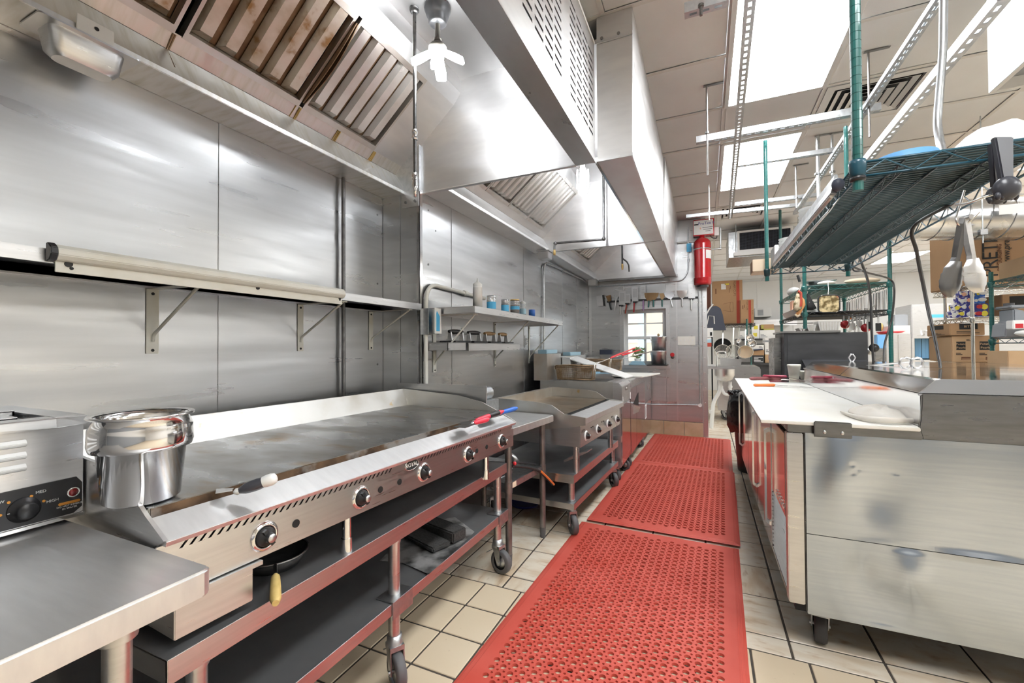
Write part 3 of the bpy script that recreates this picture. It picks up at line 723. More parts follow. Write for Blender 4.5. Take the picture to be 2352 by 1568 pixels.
obj('drop_pipe', MB().cyl((-0.915, 5.3, ZR), (-0.915, 5.3, 2.20), 0.011, 10), DARKPIPE, d3)
obj('branch_pipe', MB().tube([(-0.915, 5.3, 2.27), (-0.86, 5.3, 2.22), (-0.84, 5.3, 2.18), (-0.835, 5.3, 2.10)], 0.009, 8), DARKPIPE, d3)
obj('nozzle', MB().lathe([(0.0, 0.05), (0.012, 0.05), (0.014, 0.02), (0.009, -0.02), (0.0, -0.02)], (-0.915, 5.3, 2.15), 10), BRASS, d3)

# grease pan and cups under the ledges
gp = thing('grease_pan', 'small steel drip pan hung under the ledge of the nearest hood', 'pan', (-1.735, 0.66, 2.05))
ya, yb, xa, xb = 0.575, 0.755, -1.80, -1.70
prof = MB()
ring = lambda y0, y1, x0, x1, z, r: [Vector((cx_+r*math.cos(a), cy_+r*math.sin(a), z)) for (cx_, cy_, a0) in ((x1-r, y1-r, 0), (x0+r, y1-r, PI/2), (x0+r, y0+r, PI), (x1-r, y0+r, 1.5*PI)) for a in (a0, a0+PI/8, a0+PI/4, a0+3*PI/8, a0+PI/2)]
R_ = [ring(ya-0.03, yb+0.03, xa-0.012, xb+0.02, 2.142, 0.012), ring(ya-0.03, yb+0.03, xa-0.012, xb+0.02, 2.147, 0.012), ring(ya, yb, xa, xb, 2.145, 0.025), ring(ya+0.008, yb-0.008, xa+0.006, xb-0.006, 2.085, 0.028), ring(ya+0.022, yb-0.022, xa+0.02, xb-0.02, 2.068, 0.025)]
nn = len(R_[0]); vv = [p for r in (R_[1], R_[0], ring(ya, yb, xa, xb, 2.142, 0.025), R_[3], R_[4]) for p in r]
prof.add(vv, [(i*nn+k, i*nn+(k+1) % nn, (i+1)*nn+(k+1) % nn, (i+1)*nn+k) for i in (0, 1) for k in range(nn)], 0, False).add(vv, [(i*nn+k, i*nn+(k+1) % nn, (i+1)*nn+(k+1) % nn, (i+1)*nn+k) for i in (2, 3) for k in range(nn)], 0, True).add(vv, [tuple(range(4*nn, 5*nn))])
obj('pan_bowl', prof, STEEL, gp)
obj('pan_bracket', MB().box(-1.690, -1.685, 0.625, 0.715, 2.148, 2.198), WHITEMETAL, gp, bevel=0.002)
obj('bracket_hole', MB().cyl((-1.6855, 0.672, 2.178), (-1.684, 0.672, 2.178), 0.006, 10), BLACK, gp)
for (y, lab) in ((4.02, 'small square steel grease cup under the ledge of the middle hood'), (6.0, 'small square steel grease cup in the far hood corner')):
    t = thing('grease_cup', lab, 'cup', (-1.45, y, 2.07), group='grease cups under the hood ledges')
    obj('cup_body', MB().box(-1.50, -1.39, y-0.06, y+0.06, 2.065, 2.135), STEEL, t, bevel=0.004)
    obj('cup_rim', MB().box(-1.51, -1.38, y-0.07, y+0.07, 2.136, 2.148), STEEL, t, bevel=0.002)
# ================================================================ COOK LINE ALONG THE LEFT WALL
def caster(parent, x, y, r, ang=0.0, brake=True, zt=None, stem_r=0.02, tyre=None, th=None):
    """swivel caster with its wheel on the floor under (x, y); ang = trailing direction"""
    zt = zt or 2*r+0.05
    R = Matrix.Translation((x, y, 0)) @ Matrix.Rotation(ang, 4, 'Z')
    o = 0.025
    w = MB(); th = th or (0.014 if r < 0.06 else 0.017)
    MW = R @ Matrix.Translation((o, 0, r)) @ Matrix.Rotation(PI/2, 4, 'X')
    w.lathe([(r*0.62, -th), (r*0.93, -th), (r, -th*0.6), (r, th*0.6), (r*0.93, th), (r*0.62, th)], (0, 0, 0), 28, M=MW)
    h = obj('caster', MB().lathe([(0.0, -0.010), (stem_r*0.8, -0.010), (stem_r*1.45, -0.004), (stem_r*1.45, 0.008), (stem_r*1.25, 0.014), (stem_r*1.25, 0.035), (0.0, 0.035)], (0, 0, 0), 16, M=R @ Matrix.Translation((0, 0, zt-0.035))), GALV, parent)
    fk = MB()
    for s_ in (-1, 1):
        yy = s_*(th+0.007)
        fk.prism([(-0.018, zt-0.03), (0.030, zt-0.03), (o+0.013, r-0.008), (o-0.004, r-0.014), (o-0.014, r)], 'y', yy-0.002, yy+0.002, M=R)
    fk.box(-0.020, 0.032, -th-0.009, th+0.009, zt-0.045, zt-0.028, M=R)
    obj('caster_fork', fk, GALV, h)
    obj('caster_wheel', w, tyre or GREYRUBBER, h)
    hb = MB().lathe([(0.0, -th*0.7), (r*0.64, -th*0.5), (r*0.64, th*0.5), (0.0, th*0.7)], (0, 0, 0), 20, M=MW)
    hb.cyl(R @ Vector((o, -th-0.014, r)), R @ Vector((o, th+0.014, r)), 0.007, 8)
    obj('wheel_hub', hb, GALV, h)
    if brake: obj('brake_pedal', MB().hexa([R @ Vector(q) for q in ((-0.012, -0.020, zt-0.05), (-0.012, 0.020, zt-0.05), (-0.062, 0.020, zt-0.085), (-0.062, -0.020, zt-0.085))], [R @ Vector(q) for q in ((-0.012, -0.020, zt-0.045), (-0.012, 0.020, zt-0.045), (-0.062, 0.020, zt-0.080), (-0.062, -0.020, zt-0.080))]), GALV, h)
    return h


def shelf_sheet(x0, x1, y0, y1, z, lip, m=None, M=None):
    m = m or MB(); t = 0.004
    m.box(x0, x1, y0, y1, z-t, z, M=M)
    for q in ((x0, x0+t, y0, y1), (x1-t, x1, y0, y1), (x0, x1, y0, y0+t), (x0, x1, y1-t, y1)): m.box(*q, z-lip, z-t*0.5, M=M)
    return m


# ---- near work table (bottom left corner)
t = thing('work_table', 'steel work table in the bottom left corner carrying the food warmer', 'table', (-1.15, 0.0, 0))
obj('tabletop', MB().prism([(-1.50, -0.6), (-0.855, -0.6), (-0.832, -0.58), (-0.832, 0.488), (-0.836, 0.499), (-0.848, 0.504), (-1.50, 0.504)], 'z', 0.752, 0.80), TABLESTEEL, t, bevel=0.004)
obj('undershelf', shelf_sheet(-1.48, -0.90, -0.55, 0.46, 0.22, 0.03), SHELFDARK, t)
for (x, y) in ((-0.955, 0.415), (-1.42, 0.415), (-0.955, -0.5), (-1.42, -0.5)):
    lg = obj('leg', MB().cyl((x, y, 0.03), (x, y, 0.752), 0.021, 18), PINKSTEEL, t)
    obj('leg_collar', MB().cyl((x, y, 0.69), (x, y, 0.752), 0.029, 18), PINKSTEEL, lg)
    obj('foot', MB().cyl((x, y, 0.0), (x, y, 0.045), 0.024, 12, 0.018), GREYRUBBER, lg)

# ---- food warmer
WX, WY0, WY1 = -1.362, 0.11, 0.525
fw = thing('food_warmer', 'countertop food warmer with a black dial panel on the near table', 'warmer', ((WX-1.80)/2, 0.32, 0.80))
obj('warmer_body', MB().box(-1.78, WX, WY0, WY1, 0.812, 1.032), STEEL, fw, bevel=0.004)
m = MB(); a0, a1, b0, b1 = -1.785, WX+0.006, WY0-0.005, WY1+0.005
for q in ((a0, a1, b0, b0+0.055), (a0, a1, b1-0.055, b1), (a0, a0+0.05, b0+0.055, b1-0.055), (a1-0.05, a1, b0+0.055, b1-0.055)): m.box(*q, 1.022, 1.046)
obj('warmer_rim', m, STEEL, fw, bevel=0.003)
obj('warmer_well', MB().box(-1.735, WX-0.044, b0+0.055, b1-0.055, 1.024, 1.030), DARKSTEEL, fw)
obj('pan_lid', shelf_sheet(-1.73, -1.56, b0+0.06, b1-0.06, 1.052, 0.012), STEEL, fw)
obj('pan_lid', shelf_sheet(-1.55, WX-0.05, b0+0.06, b1-0.10, 1.050, 0.012), STEEL, fw)
for k in range(3):
    zz = 0.997-0.0262*k
    obj('louvre', MB().prism([(0.0, -0.008), (0.006, -0.006), (0.0075, 0.0), (0.002, 0.008), (0.0, 0.008)], 'y', 0.20, 0.428, M=Matrix.Translation((WX, 0, zz))), WHITEMETAL, fw, bevel=0.001)
pn = obj('control_panel', MB().prism([(0.115, 0.818), (0.506, 0.818), (0.521, 0.830), (0.521, 0.886), (0.511, 0.901), (0.115, 0.895)], 'x', WX, WX+0.003), BLACKPLASTIC, fw)
obj('bottom_trim', MB().box(WX-0.002, WX+0.005, WY0, WY1, 0.808, 0.815), POLISH, fw)
MK = Matrix.Translation((WX+0.003, 0.425, 0.853)) @ Matrix.Rotation(PI/2, 4, 'Y')
kn = obj('dial_knob', MB().lathe([(0.0, 0.024), (0.015, 0.024), (0.0175, 0.020), (0.019, 0.006), (0.026, 0.004), (0.027, 0.0), (0.0, 0.0)], (0, 0, 0), 28, M=MK), BLACKPLASTIC, fw)
obj('pointer', MB().box(WX+0.006, WX+0.008, 0.399, 0.411, 0.852, 0.8535), WHITEPRINT, kn)
TXM = lambda y, z, tilt=0.0: frame((WX+0.0035, y, z), (0, 1, tilt), (0, -tilt, 1))
for txt, y, z, s_ in (('OFF', 0.372, 0.852, 0.0075), ('LOW', 0.386, 0.880, 0.0085), ('MED', 0.451, 0.884, 0.0085), ('HIGH', 0.470, 0.858, 0.0085)):
    lettering(txt, s_, TXM(y, z), 'dial_lettering', WHITEPRINT, pn)
lettering('DO NOT IMMERSE', 0.0055, TXM(0.499, 0.8385), 'warning_lettering', WHITEPRINT, pn)
lettering('IN WATER', 0.0055, TXM(0.499, 0.8325), 'warning_lettering', WHITEPRINT, pn)
m = MB()
for y, z in ((0.390, 0.853), (0.402, 0.876), (0.436, 0.879), (0.4555, 0.862)): m.cyl((WX+0.003, y, z), (WX+0.0045, y, z), 0.0028, 10)
obj('dial_dot', m, AMBER, pn)
obj('warning_bar', MB().prism([(0.481, 0.842), (0.516, 0.842), (0.518, 0.845), (0.516, 0.848), (0.481, 0.848), (0.479, 0.845)], 'x', WX+0.003, WX+0.0038), AMBER, pn)
ML = Matrix.Translation((WX+0.003, 0.505, 0.867)) @ Matrix.Rotation(PI/2, 4, 'Y')
obj('pilot_lamp', MB().lathe([(0.0, 0.004), (0.008, 0.0035), (0.009, 0.0)], (0, 0, 0), 18, M=ML), REDLAMP, pn)
obj('lamp_ring', MB().lathe([(0.009, 0.0), (0.009, 0.004), (0.0115, 0.003), (0.012, 0.0)], (0, 0, 0), 18, M=ML), POLISH, pn)
for (x, y) in ((-1.40, 0.15), (-1.40, 0.50), (-1.74, 0.15), (-1.74, 0.50)): obj('foot', MB().cyl((x, y, 0.80), (x, y, 0.813), 0.014, 10), RUBBER, fw)

# ---- long griddle, slightly askew on its stand: local x = out into the aisle, y = along the line
G1M = Matrix.Translation((-1.0, 0.511, 0)) @ Matrix.Rotation(math.radians(-3.4), 4, 'Z')
g1 = thing('griddle', 'long five-knob gas griddle with a scraped grey plate, ladle pot standing on its near end', 'griddle', M=G1M)
GL, GD = 1.545, 0.735
o1 = lambda n, mb, mt, p=None, **k: obj(n, mb, mt, p or g1, local=True, **k)
o1('body', MB().box(-GD, -0.03, 0.0, GL, 0.69, 0.80).box(-GD, -0.085, 0.004, GL-0.004, 0.80, 0.84), STEEL)
us, kk = [0, 0.05], [0, 0]
y = 0.055
us = [0.0]; kk = []
while y < 0.675: us += [y, y+0.0065]; kk += [0, 1]; y += 0.0185
y = 0.83
while y < 1.43: us += [y, y+0.0065]; kk += [0, 1]; y += 0.0185
us += [GL]; kk += [0]
cp = o1('control_panel', MB().box(-0.03, -0.012, 0.0, GL, 0.69, 0.7795).gridplate((-0.016, -0.028, 0.7795), (0, 1, 0), (0, 0.9, 1), [u+0.0 for u in us], [0, 0.0035/1, 0.0185, 0.0215], lambda i, j: kk[i] and j == 1, 0.004, deep=0.009), [PINKSTEEL, BLACK])
o1('front_rail', MB().prism([(-0.03, 0.80), (0.002, 0.801), (0.006, 0.812), (-0.068, 0.846), (-0.075, 0.840)], 'y', 0.0, GL), TABLESTEEL, bevel=0.001)
o1('grease_channel', MB().box(-0.088, -0.070, 0.012, GL-0.012, 0.825, 0.838), DARKSTEEL)
o1('griddle_plate', MB().box(-GD+0.02, -0.085, 0.006, GL-0.006, 0.838, 0.862), GRIDDLE, bevel=0.002)
o1('burnt_edge', MB().box(-0.0848, -0.0825, 0.01, GL-0.01, 0.838, 0.8605), RUST)
o1('back_splash', MB().prism([(-GD+0.022, 0.86), (-GD-0.02, 0.955), (-GD-0.028, 0.955), (-GD-0.005, 0.69), (-GD+0.01, 0.69), (-GD+0.01, 0.86)], 'y', 0.0, GL), SPLASH)
sp = [(-GD-0.02, 0.69), (-GD-0.028, 0.957), (-0.30, 0.935), (-0.115, 0.893), (-0.10, 0.868), (-0.072, 0.852), (0.004, 0.815), (-0.02, 0.80), (-0.03, 0.69)]
o1('side_splash', MB().prism(sp, 'y', -0.004, 0.004), STEEL)
o1('side_splash', MB().prism([(-GD-0.02, 0.69), (-GD-0.028, 0.957), (-0.36, 0.935), (-0.20, 0.905), (-0.115, 0.870), (-0.072, 0.852), (0.004, 0.815), (-0.02, 0.80), (-0.03, 0.69)], 'y', GL-0.004, GL+0.004), SPLASH)
KM = lambda s_, z: Matrix.Translation((-0.012, s_, z)) @ Matrix.Rotation(PI/2-0.03, 4, 'Y')


def knob(parent, s_, z, KMx, sc=1.0, white=False):
    o = obj('knob', MB().lathe([(0.0, 0.032), (0.011, 0.032), (0.012, 0.026), (0.013, 0.018), (0.021, 0.014), (0.0235, 0.006), (0.024, 0.0), (0.0, 0.0)], (0, 0, 0), 24, M=KMx @ Matrix.Scale(sc, 4)), BLACKPLASTIC, parent, local=True)
    obj('knob_grip', MB().box(-0.022, 0.022, -0.005, 0.005, 0.006, 0.022, M=KMx @ Matrix.Scale(sc, 4) @ Matrix.Rotation(0.5, 4, 'Z')), BLACKPLASTIC, o, local=True)
    obj('knob_bezel', MB().lathe([(0.024, 0.0), (0.026, 0.007), (0.030, 0.007), (0.036, 0.001), (0.036, 0.0)], (0, 0, 0), 28, M=KMx @ Matrix.Scale(sc, 4)), WHITEMETAL if white else CHROME, o, local=True)
    obj('knob_cap', MB().lathe([(0.0, 0.0335), (0.0095, 0.0335), (0.0105, 0.032)], (0, 0, 0), 16, M=KMx @ Matrix.Scale(sc, 4)), STEEL, o, local=True)


for s_ in (0.214, 0.522, 0.824, 1.122, 1.420): knob(g1, s_, 0.738, KM(s_, 0.738))
for s_ in (0.300, 0.604, 0.694, 1.192, 1.277): o1('pilot_hole', MB().cyl((-0.0125, s_, 0.738), (-0.0105, s_, 0.738), 0.0105, 16), BLACK)
bd = o1('name_badge', MB().prism([(0.755+0.036*math.cos(a*PI/12), 0.783+0.0185*math.sin(a*PI/12)) for a in range(24)], 'x', -0.0118, -0.0095), BLACKPRINT)
o1('badge_rim', MB().tube([(-0.0095, 0.755+0.036*math.cos(a*PI/12), 0.783+0.0185*math.sin(a*PI/12)) for a in range(24)], 0.0016, 6, closed=True), POLISH, bd)
lettering('ROYAL', 0.0205, G1M @ frame((-0.0092, 0.755, 0.783), (0, 1, 0), (0, 0, 1)), 'badge_lettering', WHITEPRINT, bd)
dr = o1('grease_drawer', MB().box(-0.50, -0.018, 0.025, 0.190, 0.592, 0.688), PINKSTEEL, bevel=0.002)
o1('drawer_lip', MB().bar((-0.010, 0.02, 0.682), (-0.010, 0.203, 0.682), 0.02, 0.010), STEEL, dr)
for (x, s_) in ((-0.05, 0.50), (-0.05, 1.33), (-0.66, 0.12), (-0.66, 1.33)):
    l_ = o1('leg', MB().cyl((x, s_, 0.612), (x, s_, 0.69), 0.014, 14), CHROME)
    o1('leg_foot', MB().cyl((x, s_, 0.572), (x, s_, 0.616), 0.017, 14, 0.0165), CHROME, l_)

# ---- stand of the long griddle
s1 = thing('griddle_stand', 'two-shelf wheeled steel stand under the long griddle', 'stand', (-1.35, 1.2, 0))
SX0, SX1, SY0, SY1 = -1.74, -1.0, 0.515, 2.135
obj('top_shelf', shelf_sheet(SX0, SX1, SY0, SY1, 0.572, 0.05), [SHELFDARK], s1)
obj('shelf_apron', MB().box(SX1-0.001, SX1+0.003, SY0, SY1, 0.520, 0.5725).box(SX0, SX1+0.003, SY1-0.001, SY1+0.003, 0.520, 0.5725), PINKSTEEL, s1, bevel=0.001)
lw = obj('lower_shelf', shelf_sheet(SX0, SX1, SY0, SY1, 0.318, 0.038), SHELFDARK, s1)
obj('lower_apron', MB().box(SX1-0.001, SX1+0.003, SY0, SY1, 0.278, 0.3185), PINKSTEEL, s1, bevel=0.001)
for (x, y) in ((-1.032, 0.59), (-1.032, 1.25), (-1.032, 2.09), (-1.70, 0.59), (-1.70, 1.25), (-1.70, 2.09)):
    p_ = obj('leg', MB().cyl((x, y, 0.15), (x, y, 0.535), 0.0205, 20), PINKSTEEL, s1)
    obj('leg_collar', MB().cyl((x, y, 0.505), (x, y, 0.568), 0.024, 20), STEEL, p_)
    sg = 1 if x > -1.3 else -1
    xa, xb = (x-0.035, SX1+0.007) if sg > 0 else (SX0-0.007, x+0.035)
    obj('leg_bracket', MB().box(xa, xb, y-0.055, y+0.055, 0.319, 0.323).box(*((SX1+0.004, SX1+0.008) if sg > 0 else (SX0-0.008, SX0-0.004)), y-0.055, y+0.055, 0.262, 0.323), GALV, p_, bevel=0.001)
    caster(s1, x, y, 0.062, random.uniform(-0.7, -0.2) if y > 1.5 else 2.6-PI, True, 0.175, 0.021)

# ---- things on the long griddle and its stand
ip = at(322, 1152, Z=0.862)
t = thing('inset_pot', 'tall steel inset pot standing on the near end of the long griddle', 'pot', (ip.x-0.012, ip.y+0.01, 0.863))
c = (ip.x-0.012, ip.y+0.01, 0.863)
obj('pot_body', MB().lathe([(0.0, 0.0), (0.060, 0.0), (0.069, 0.006), (0.079, 0.116), (0.090, 0.118), (0.0935, 0.130), (0.092, 0.165), (0.084, 0.186), (0.092, 0.190), (0.0925, 0.193), (0.082, 0.190), (0.078, 0.18), (0.078, 0.120), (0.066, 0.008), (0.0, 0.006)], c, 48), POLISH, t)
obj('pot_rim', MB().lathe([(0.083, 0.186), (0.094, 0.1885), (0.0955, 0.1915), (0.094, 0.194), (0.083, 0.192)], c, 48), POLISH, t)
# grill scraper with a black and white handle
a, b = at(537, 1131, Z=0.858), at(636, 1096, Z=0.885)
t = thing('grill_scraper', 'scraper with a black and white handle resting on the griddle rail', 'scraper', a)
obj('scraper_handle', MB().tube([a.lerp(b, k) for k in (0.12, 0.25, 0.4, 0.55, 0.68)], 0.011, 10, rs=[0.007, 0.012, 0.014, 0.0145, 0.013]), DARKGREY, t)
obj('handle_end', MB().tube([a.lerp(b, k) for k in (0.66, 0.75, 0.88, 0.97, 1.0)], 0.012, 10, rs=[0.013, 0.0145, 0.015, 0.012, 0.006]), WHITEPLASTIC, t)
obj('handle_tip', MB().tube([a.lerp(b, k) for k in (0.0, 0.06, 0.14)], 0.006, 8, rs=[0.004, 0.008, 0.007]), WHITEPLASTIC, t)
obj('scraper_blade', MB().hexa([a+Vector(q) for q in ((-0.05, -0.01, 0.004), (-0.02, -0.03, 0.004), (0.004, -0.006, 0.006), (-0.006, 0.004, 0.006))], [a+Vector(q) for q in ((-0.05, -0.01, 0.006), (-0.02, -0.03, 0.006), (0.004, -0.006, 0.009), (-0.006, 0.004, 0.009))]), POLISH, t)


def turner(name, label, cat, hx, hmat, blade, p_tip, p_neck, p_mid, p_end, w, group, band=None):
    t = thing(name, label, cat, p_tip, group=group)
    d = (p_neck-p_tip).normalized(); s_ = d.cross(Vector((0, 0, 1))).normalized()*w
    obj('blade', MB().hexa([p_tip-s_, p_tip+s_, p_neck+s_*0.8, p_neck-s_*0.8], [p+Vector((0, 0, 0.002)) for p in (p_tip-s_, p_tip+s_, p_neck+s_*0.8, p_neck-s_*0.8)]), blade, t)
    obj('shank', MB().tube([p_neck, p_mid], 0.005, 6), POLISH, t)
    obj('handle', MB().tube([p_mid.lerp(p_end, k) for k in (0, 0.15, 0.5, 0.85, 1)], 0.01, 10, rs=[0.007, 0.011, 0.012, 0.0125, 0.007]), hmat, t)
    if band: obj('handle_band', MB().tube([p_mid.lerp(p_end, k) for k in (0.45, 0.62, 0.8)], 0.01, 10, rs=[0.0128, 0.0135, 0.0133]), band, t)
    return t


turner('grill_turner', 'turner with a bright red and black handle at the far end of the long griddle', 'turner', 0, BRIGHTRED, DARKSTEEL, at(1065, 975, Z=0.868), at(1085, 968, Z=0.87), at(1092, 966, Z=0.876), at(1156, 944, Z=0.882), 0.03, 'turners at the far end of the long griddle', BLACKPLASTIC)
turner('grill_turner', 'turner with a thin pink red handle lying beside the one with the black band', 'turner', 0, BRIGHTRED, DARKSTEEL, at(1055, 982, Z=0.866), at(1082, 973, Z=0.868), at(1088, 971, Z=0.87), at(1122, 962, Z=0.876), 0.03, 'turners at the far end of the long griddle')
turner('grill_turner', 'turner with a blue handle lying across the far corner of the long griddle', 'turner', 0, BLUE, DARKSTEEL, at(1100, 960, Z=0.866), at(1140, 950, Z=0.868), at(1146, 949, Z=0.876), at(1187, 937, Z=0.880), 0.03, 'turners at the far end of the long griddle')
# tall shield plate at the far end of the griddle
m = MB().box(-1.72, -1.114, 2.118, 2.124, 0.60, 0.985)
t = single('splash_shield', m, STEEL, 'tall steel shield plate standing between the long griddle and the small table', 'shield', bevel=0.001)
obj('shield_fold', MB().box(-1.72, -1.112, 2.116, 2.126, 0.98, 0.988).box(-1.118, -1.110, 2.115, 2.127, 0.62, 0.987), STEEL, None)
fo = bpy.data.objects['shield_fold']; fo.parent = t; fo.location = -t.location
# skillet with a worn wooden handle on the upper shelf
c = Vector((-1.155, 0.87, 0.573))
t = thing('skillet', 'black skillet with a worn yellow wooden handle on the stand shelf under the griddle', 'skillet', c)
obj('pan', MB().lathe([(0.0, 0.0), (0.068, 0.0), (0.088, 0.036), (0.090, 0.036), (0.070, 0.004), (0.0, 0.004)], c, 28), CASTIRON, t)
obj('pan_rim', MB().lathe([(0.087, 0.034), (0.091, 0.034), (0.092, 0.038), (0.088, 0.039)], c, 28), DARKSTEEL, t)
a, b = c+Vector((0.070, -0.05, 0.034)), at(633, 1385, Z=0.592)
obj('handle_shank', MB().tube([a, a.lerp(b, 0.3)], 0.006, 8), DARKSTEEL, t)
obj('handle', MB().tube([a.lerp(b, k) for k in (0.28, 0.36, 0.6, 0.9, 1.0)], 0.01, 10, rs=[0.005, 0.011, 0.0125, 0.013, 0.008]), YELLOWWOOD, t)
# foil sheet and abrasive bricks on the lower shelf
FZ = 0.3195
pts = [at(*p, Z=FZ) for p in ((872, 1288), (925, 1293), (985, 1322), (1078, 1236), (1090, 1222), (1045, 1190), (985, 1200), (930, 1230))]
m = MB(); n_ = len(pts); cc = sum(pts, Vector())/n_
ringp = [[cc+(p-cc)*k+Vector((0, 0, 0.001+random.uniform(0, 0.006)*(k > 0))) for p in pts] for k in (0.3, 0.6, 0.85, 1.0)]
vv = [cc+Vector((0, 0, 0.004))]+[p for r in ringp for p in r]
m.add(vv, [(0, 1+i, 1+(i+1) % n_) for i in range(n_)]+[(1+r*n_+i, 1+(r+1)*n_+i, 1+(r+1)*n_+(i+1) % n_, 1+r*n_+(i+1) % n_) for r in range(3) for i in range(n_)], 0, True)
single('foil_sheet', m, FOIL, 'crumpled blackened foil sheet under the grill bricks on the lower shelf', 'foil')
for (ax, ay, w, l, h, rz, z, lab) in ((-1.165, 1.625, 0.10, 0.24, 0.022, 1.35, FZ+0.008, 'flat charcoal grill brick lying nearest on the foil sheet'), (-1.135, 1.715, 0.085, 0.235, 0.05, 1.42, FZ+0.010, 'thick charcoal grill brick lying behind the flat one')):
    o = single('grill_brick', MB().box(-l/2, l/2, -w/2, w/2, 0, h), BRICKGREY, lab, 'brick', 'abrasive bricks on the lower shelf', bevel=0.006, loc=(0, 0, 0))
    o.location = (ax, ay, z); o.rotation_euler = (0, 0, rz-PI/2-0.1)

# ---- small table between the griddles
TM_ = Matrix.Translation((-0.96, 2.10, 0)) @ Matrix.Rotation(math.radians(-6.5), 4, 'Z')
t2 = thing('filler_table', 'small narrow steel table filling the gap between the two griddles', 'table', M=TM_)
ot = lambda n, mb, mt, p=None, **k: obj(n, mb, mt, p or t2, local=True, **k)
ot('tabletop', MB().box(-0.55, 0.0, 0.01, 0.545, 0.722, 0.765), TABLESTEEL, bevel=0.004)
ot('undershelf', shelf_sheet(-0.50, -0.045, 0.06, 0.50, 0.45, 0.035), GALV)
st = ot('shelf_sticker', MB().box(-0.0445, -0.0435, 0.09, 0.14, 0.417, 0.447), PALECARD)
for (x, y) in ((-0.05, 0.065), (-0.05, 0.48), (-0.50, 0.065), (-0.50, 0.48)):
    l_ = ot('leg', MB().cyl((x, y, 0.06), (x, y, 0.722), 0.0185, 16), PIPEGREY)
    ot('leg_collar', MB().cyl((x, y, 0.40), (x, y, 0.46), 0.0225, 16), PIPEGREY, l_)
    ot('leg_foot', MB().cyl((x, y, 0.0), (x, y, 0.065), 0.016, 14, 0.0195), GREYRUBBER, l_)
# skimmer and orange handled tongs stored on its undershelf
t = thing('skimmer', 'mesh skimmer ladle on the undershelf of the small table', 'skimmer', (-1.06, 2.32, 0.455))
c = Vector((-1.055, 2.34, 0.545)); MMs = Matrix.Translation(c) @ Matrix.Rotation(-0.9, 4, 'X') @ Matrix.Rotation(0.4, 4, 'Y')
obj('bowl', MB().lathe([(0.0, -0.03), (0.04, -0.02), (0.062, 0.0), (0.060, 0.0), (0.038, -0.018), (0.0, -0.028)], (0, 0, 0), 20, M=MMs), GALV, t)
obj('handle', MB().tube([c+Vector((0.02, -0.03, -0.03)), c+Vector((0.03, -0.08, -0.06)), c+Vector((0.0, -0.16, -0.075))], 0.006, 8), DARKSTEEL, t)
t = thing('kitchen_shears', 'tool with long black and orange grips poking out over the undershelf of the small table', 'tongs', (-0.95, 2.3, 0.455))
pa = smooth_path([at(1175, 1070, X=-1.0), at(1205, 1072, X=-0.98), at(1232, 1078, X=-0.955), at(1250, 1092, X=-0.93), at(1270, 1113, X=-0.91)], 5)
obj('grip', MB().tube(pa, 0.009, 8), BLACKPLASTIC, t)
obj('grip_inlay', MB().tube([p+Vector((0.006, 0, 0.003)) for p in pa[-9:]], 0.0075, 8), ORANGE, t)
obj('grip', MB().tube([at(1178, 1062, X=-1.0), at(1200, 1062, X=-1.0), at(1230, 1066, X=-0.99)], 0.007, 8), BLACKPLASTIC, t)
obj('rivet', MB().ball(at(1182, 1064, X=-0.99), 0.011), REDPLASTIC, t)
# perforated paper holder behind the small table
t = single('foil_cutter', MB().cyl((-1.33, 2.34, 0.90), (-1.33, 2.56, 0.90), 0.045, 20).box(-1.40, -1.26, 2.32, 2.58, 0.766, 0.86), GALV, 'small perforated steel roller cover at the back of the small table', 'holder')

# ---- small griddle
G2M = Matrix.Translation((-0.725, 2.665, 0)) @ Matrix.Rotation(math.radians(-4.6), 4, 'Z')
g2 = thing('griddle', 'small four-knob griddle with a browned plate between the small table and the fryers', 'griddle', M=G2M)
o2 = lambda n, mb, mt, p=None, **k: obj(n, mb, mt, p or g2, local=True, **k)
L2, D2 = 0.935, 0.62
o2('body', MB().box(-D2, -0.012, 0.0, L2, 0.565, 0.74), STEEL, bevel=0.002)
us = [0.0]; kk = []; y = 0.10
while y < 0.72: us += [y, y+0.006]; kk += [0, 1]; y += 0.016
us += [L2]; kk += [0]
o2('control_panel', MB().box(-0.012, -0.004, 0.0, L2, 0.565, 0.693).gridplate((-0.008, -0.002, 0.693), (0, 1, 0), (0, 0.4, 1), us, [0, 0.003, 0.017, 0.023], lambda i, j: kk[i] and j == 1, 0.004, deep=0.004), [STEEL, BLACK])
o2('front_rail', MB().prism([(-0.02, 0.712), (0.028, 0.714), (0.030, 0.750), (-0.09, 0.758), (-0.09, 0.748), (-0.02, 0.74)], 'y', 0.0, L2), TABLESTEEL, bevel=0.001)
o2('grease_slot', MB().box(-0.112, -0.09, 0.03, L2-0.04, 0.74, 0.757), BLACK)
o2('griddle_plate', MB().box(-D2+0.02, -0.112, 0.01, L2-0.01, 0.745, 0.766), GRIDDLE2, bevel=0.002)
o2('plate_edge', MB().box(-0.112, -0.1095, 0.012, L2-0.012, 0.742, 0.765), BLACKPRINT)
o2('back_splash', MB().box(-D2-0.012, -D2+0.02, 0.0, L2, 0.60, 0.845), GREASE)
for y in (-0.004, L2-0.004):
    o2('side_splash', MB().prism([(-D2, 0.60), (-D2-0.012, 0.848), (-0.30, 0.835), (-0.20, 0.822), (-0.115, 0.770), (0.030, 0.756), (0.030, 0.708), (-0.01, 0.70)], 'y', y, y+0.008), SPLASH)
for s_ in (0.105, 0.345, 0.60, 0.835): knob(g2, s_, 0.622, Matrix.Translation((-0.004, s_, 0.622)) @ Matrix.Rotation(PI/2, 4, 'Y'), 0.95, True)
for s_ in (0.20, 0.235, 0.44, 0.475, 0.69, 0.725): o2('pilot_slot', MB().box(-0.0045, -0.002, s_, s_+0.014, 0.655, 0.662), BLACK)
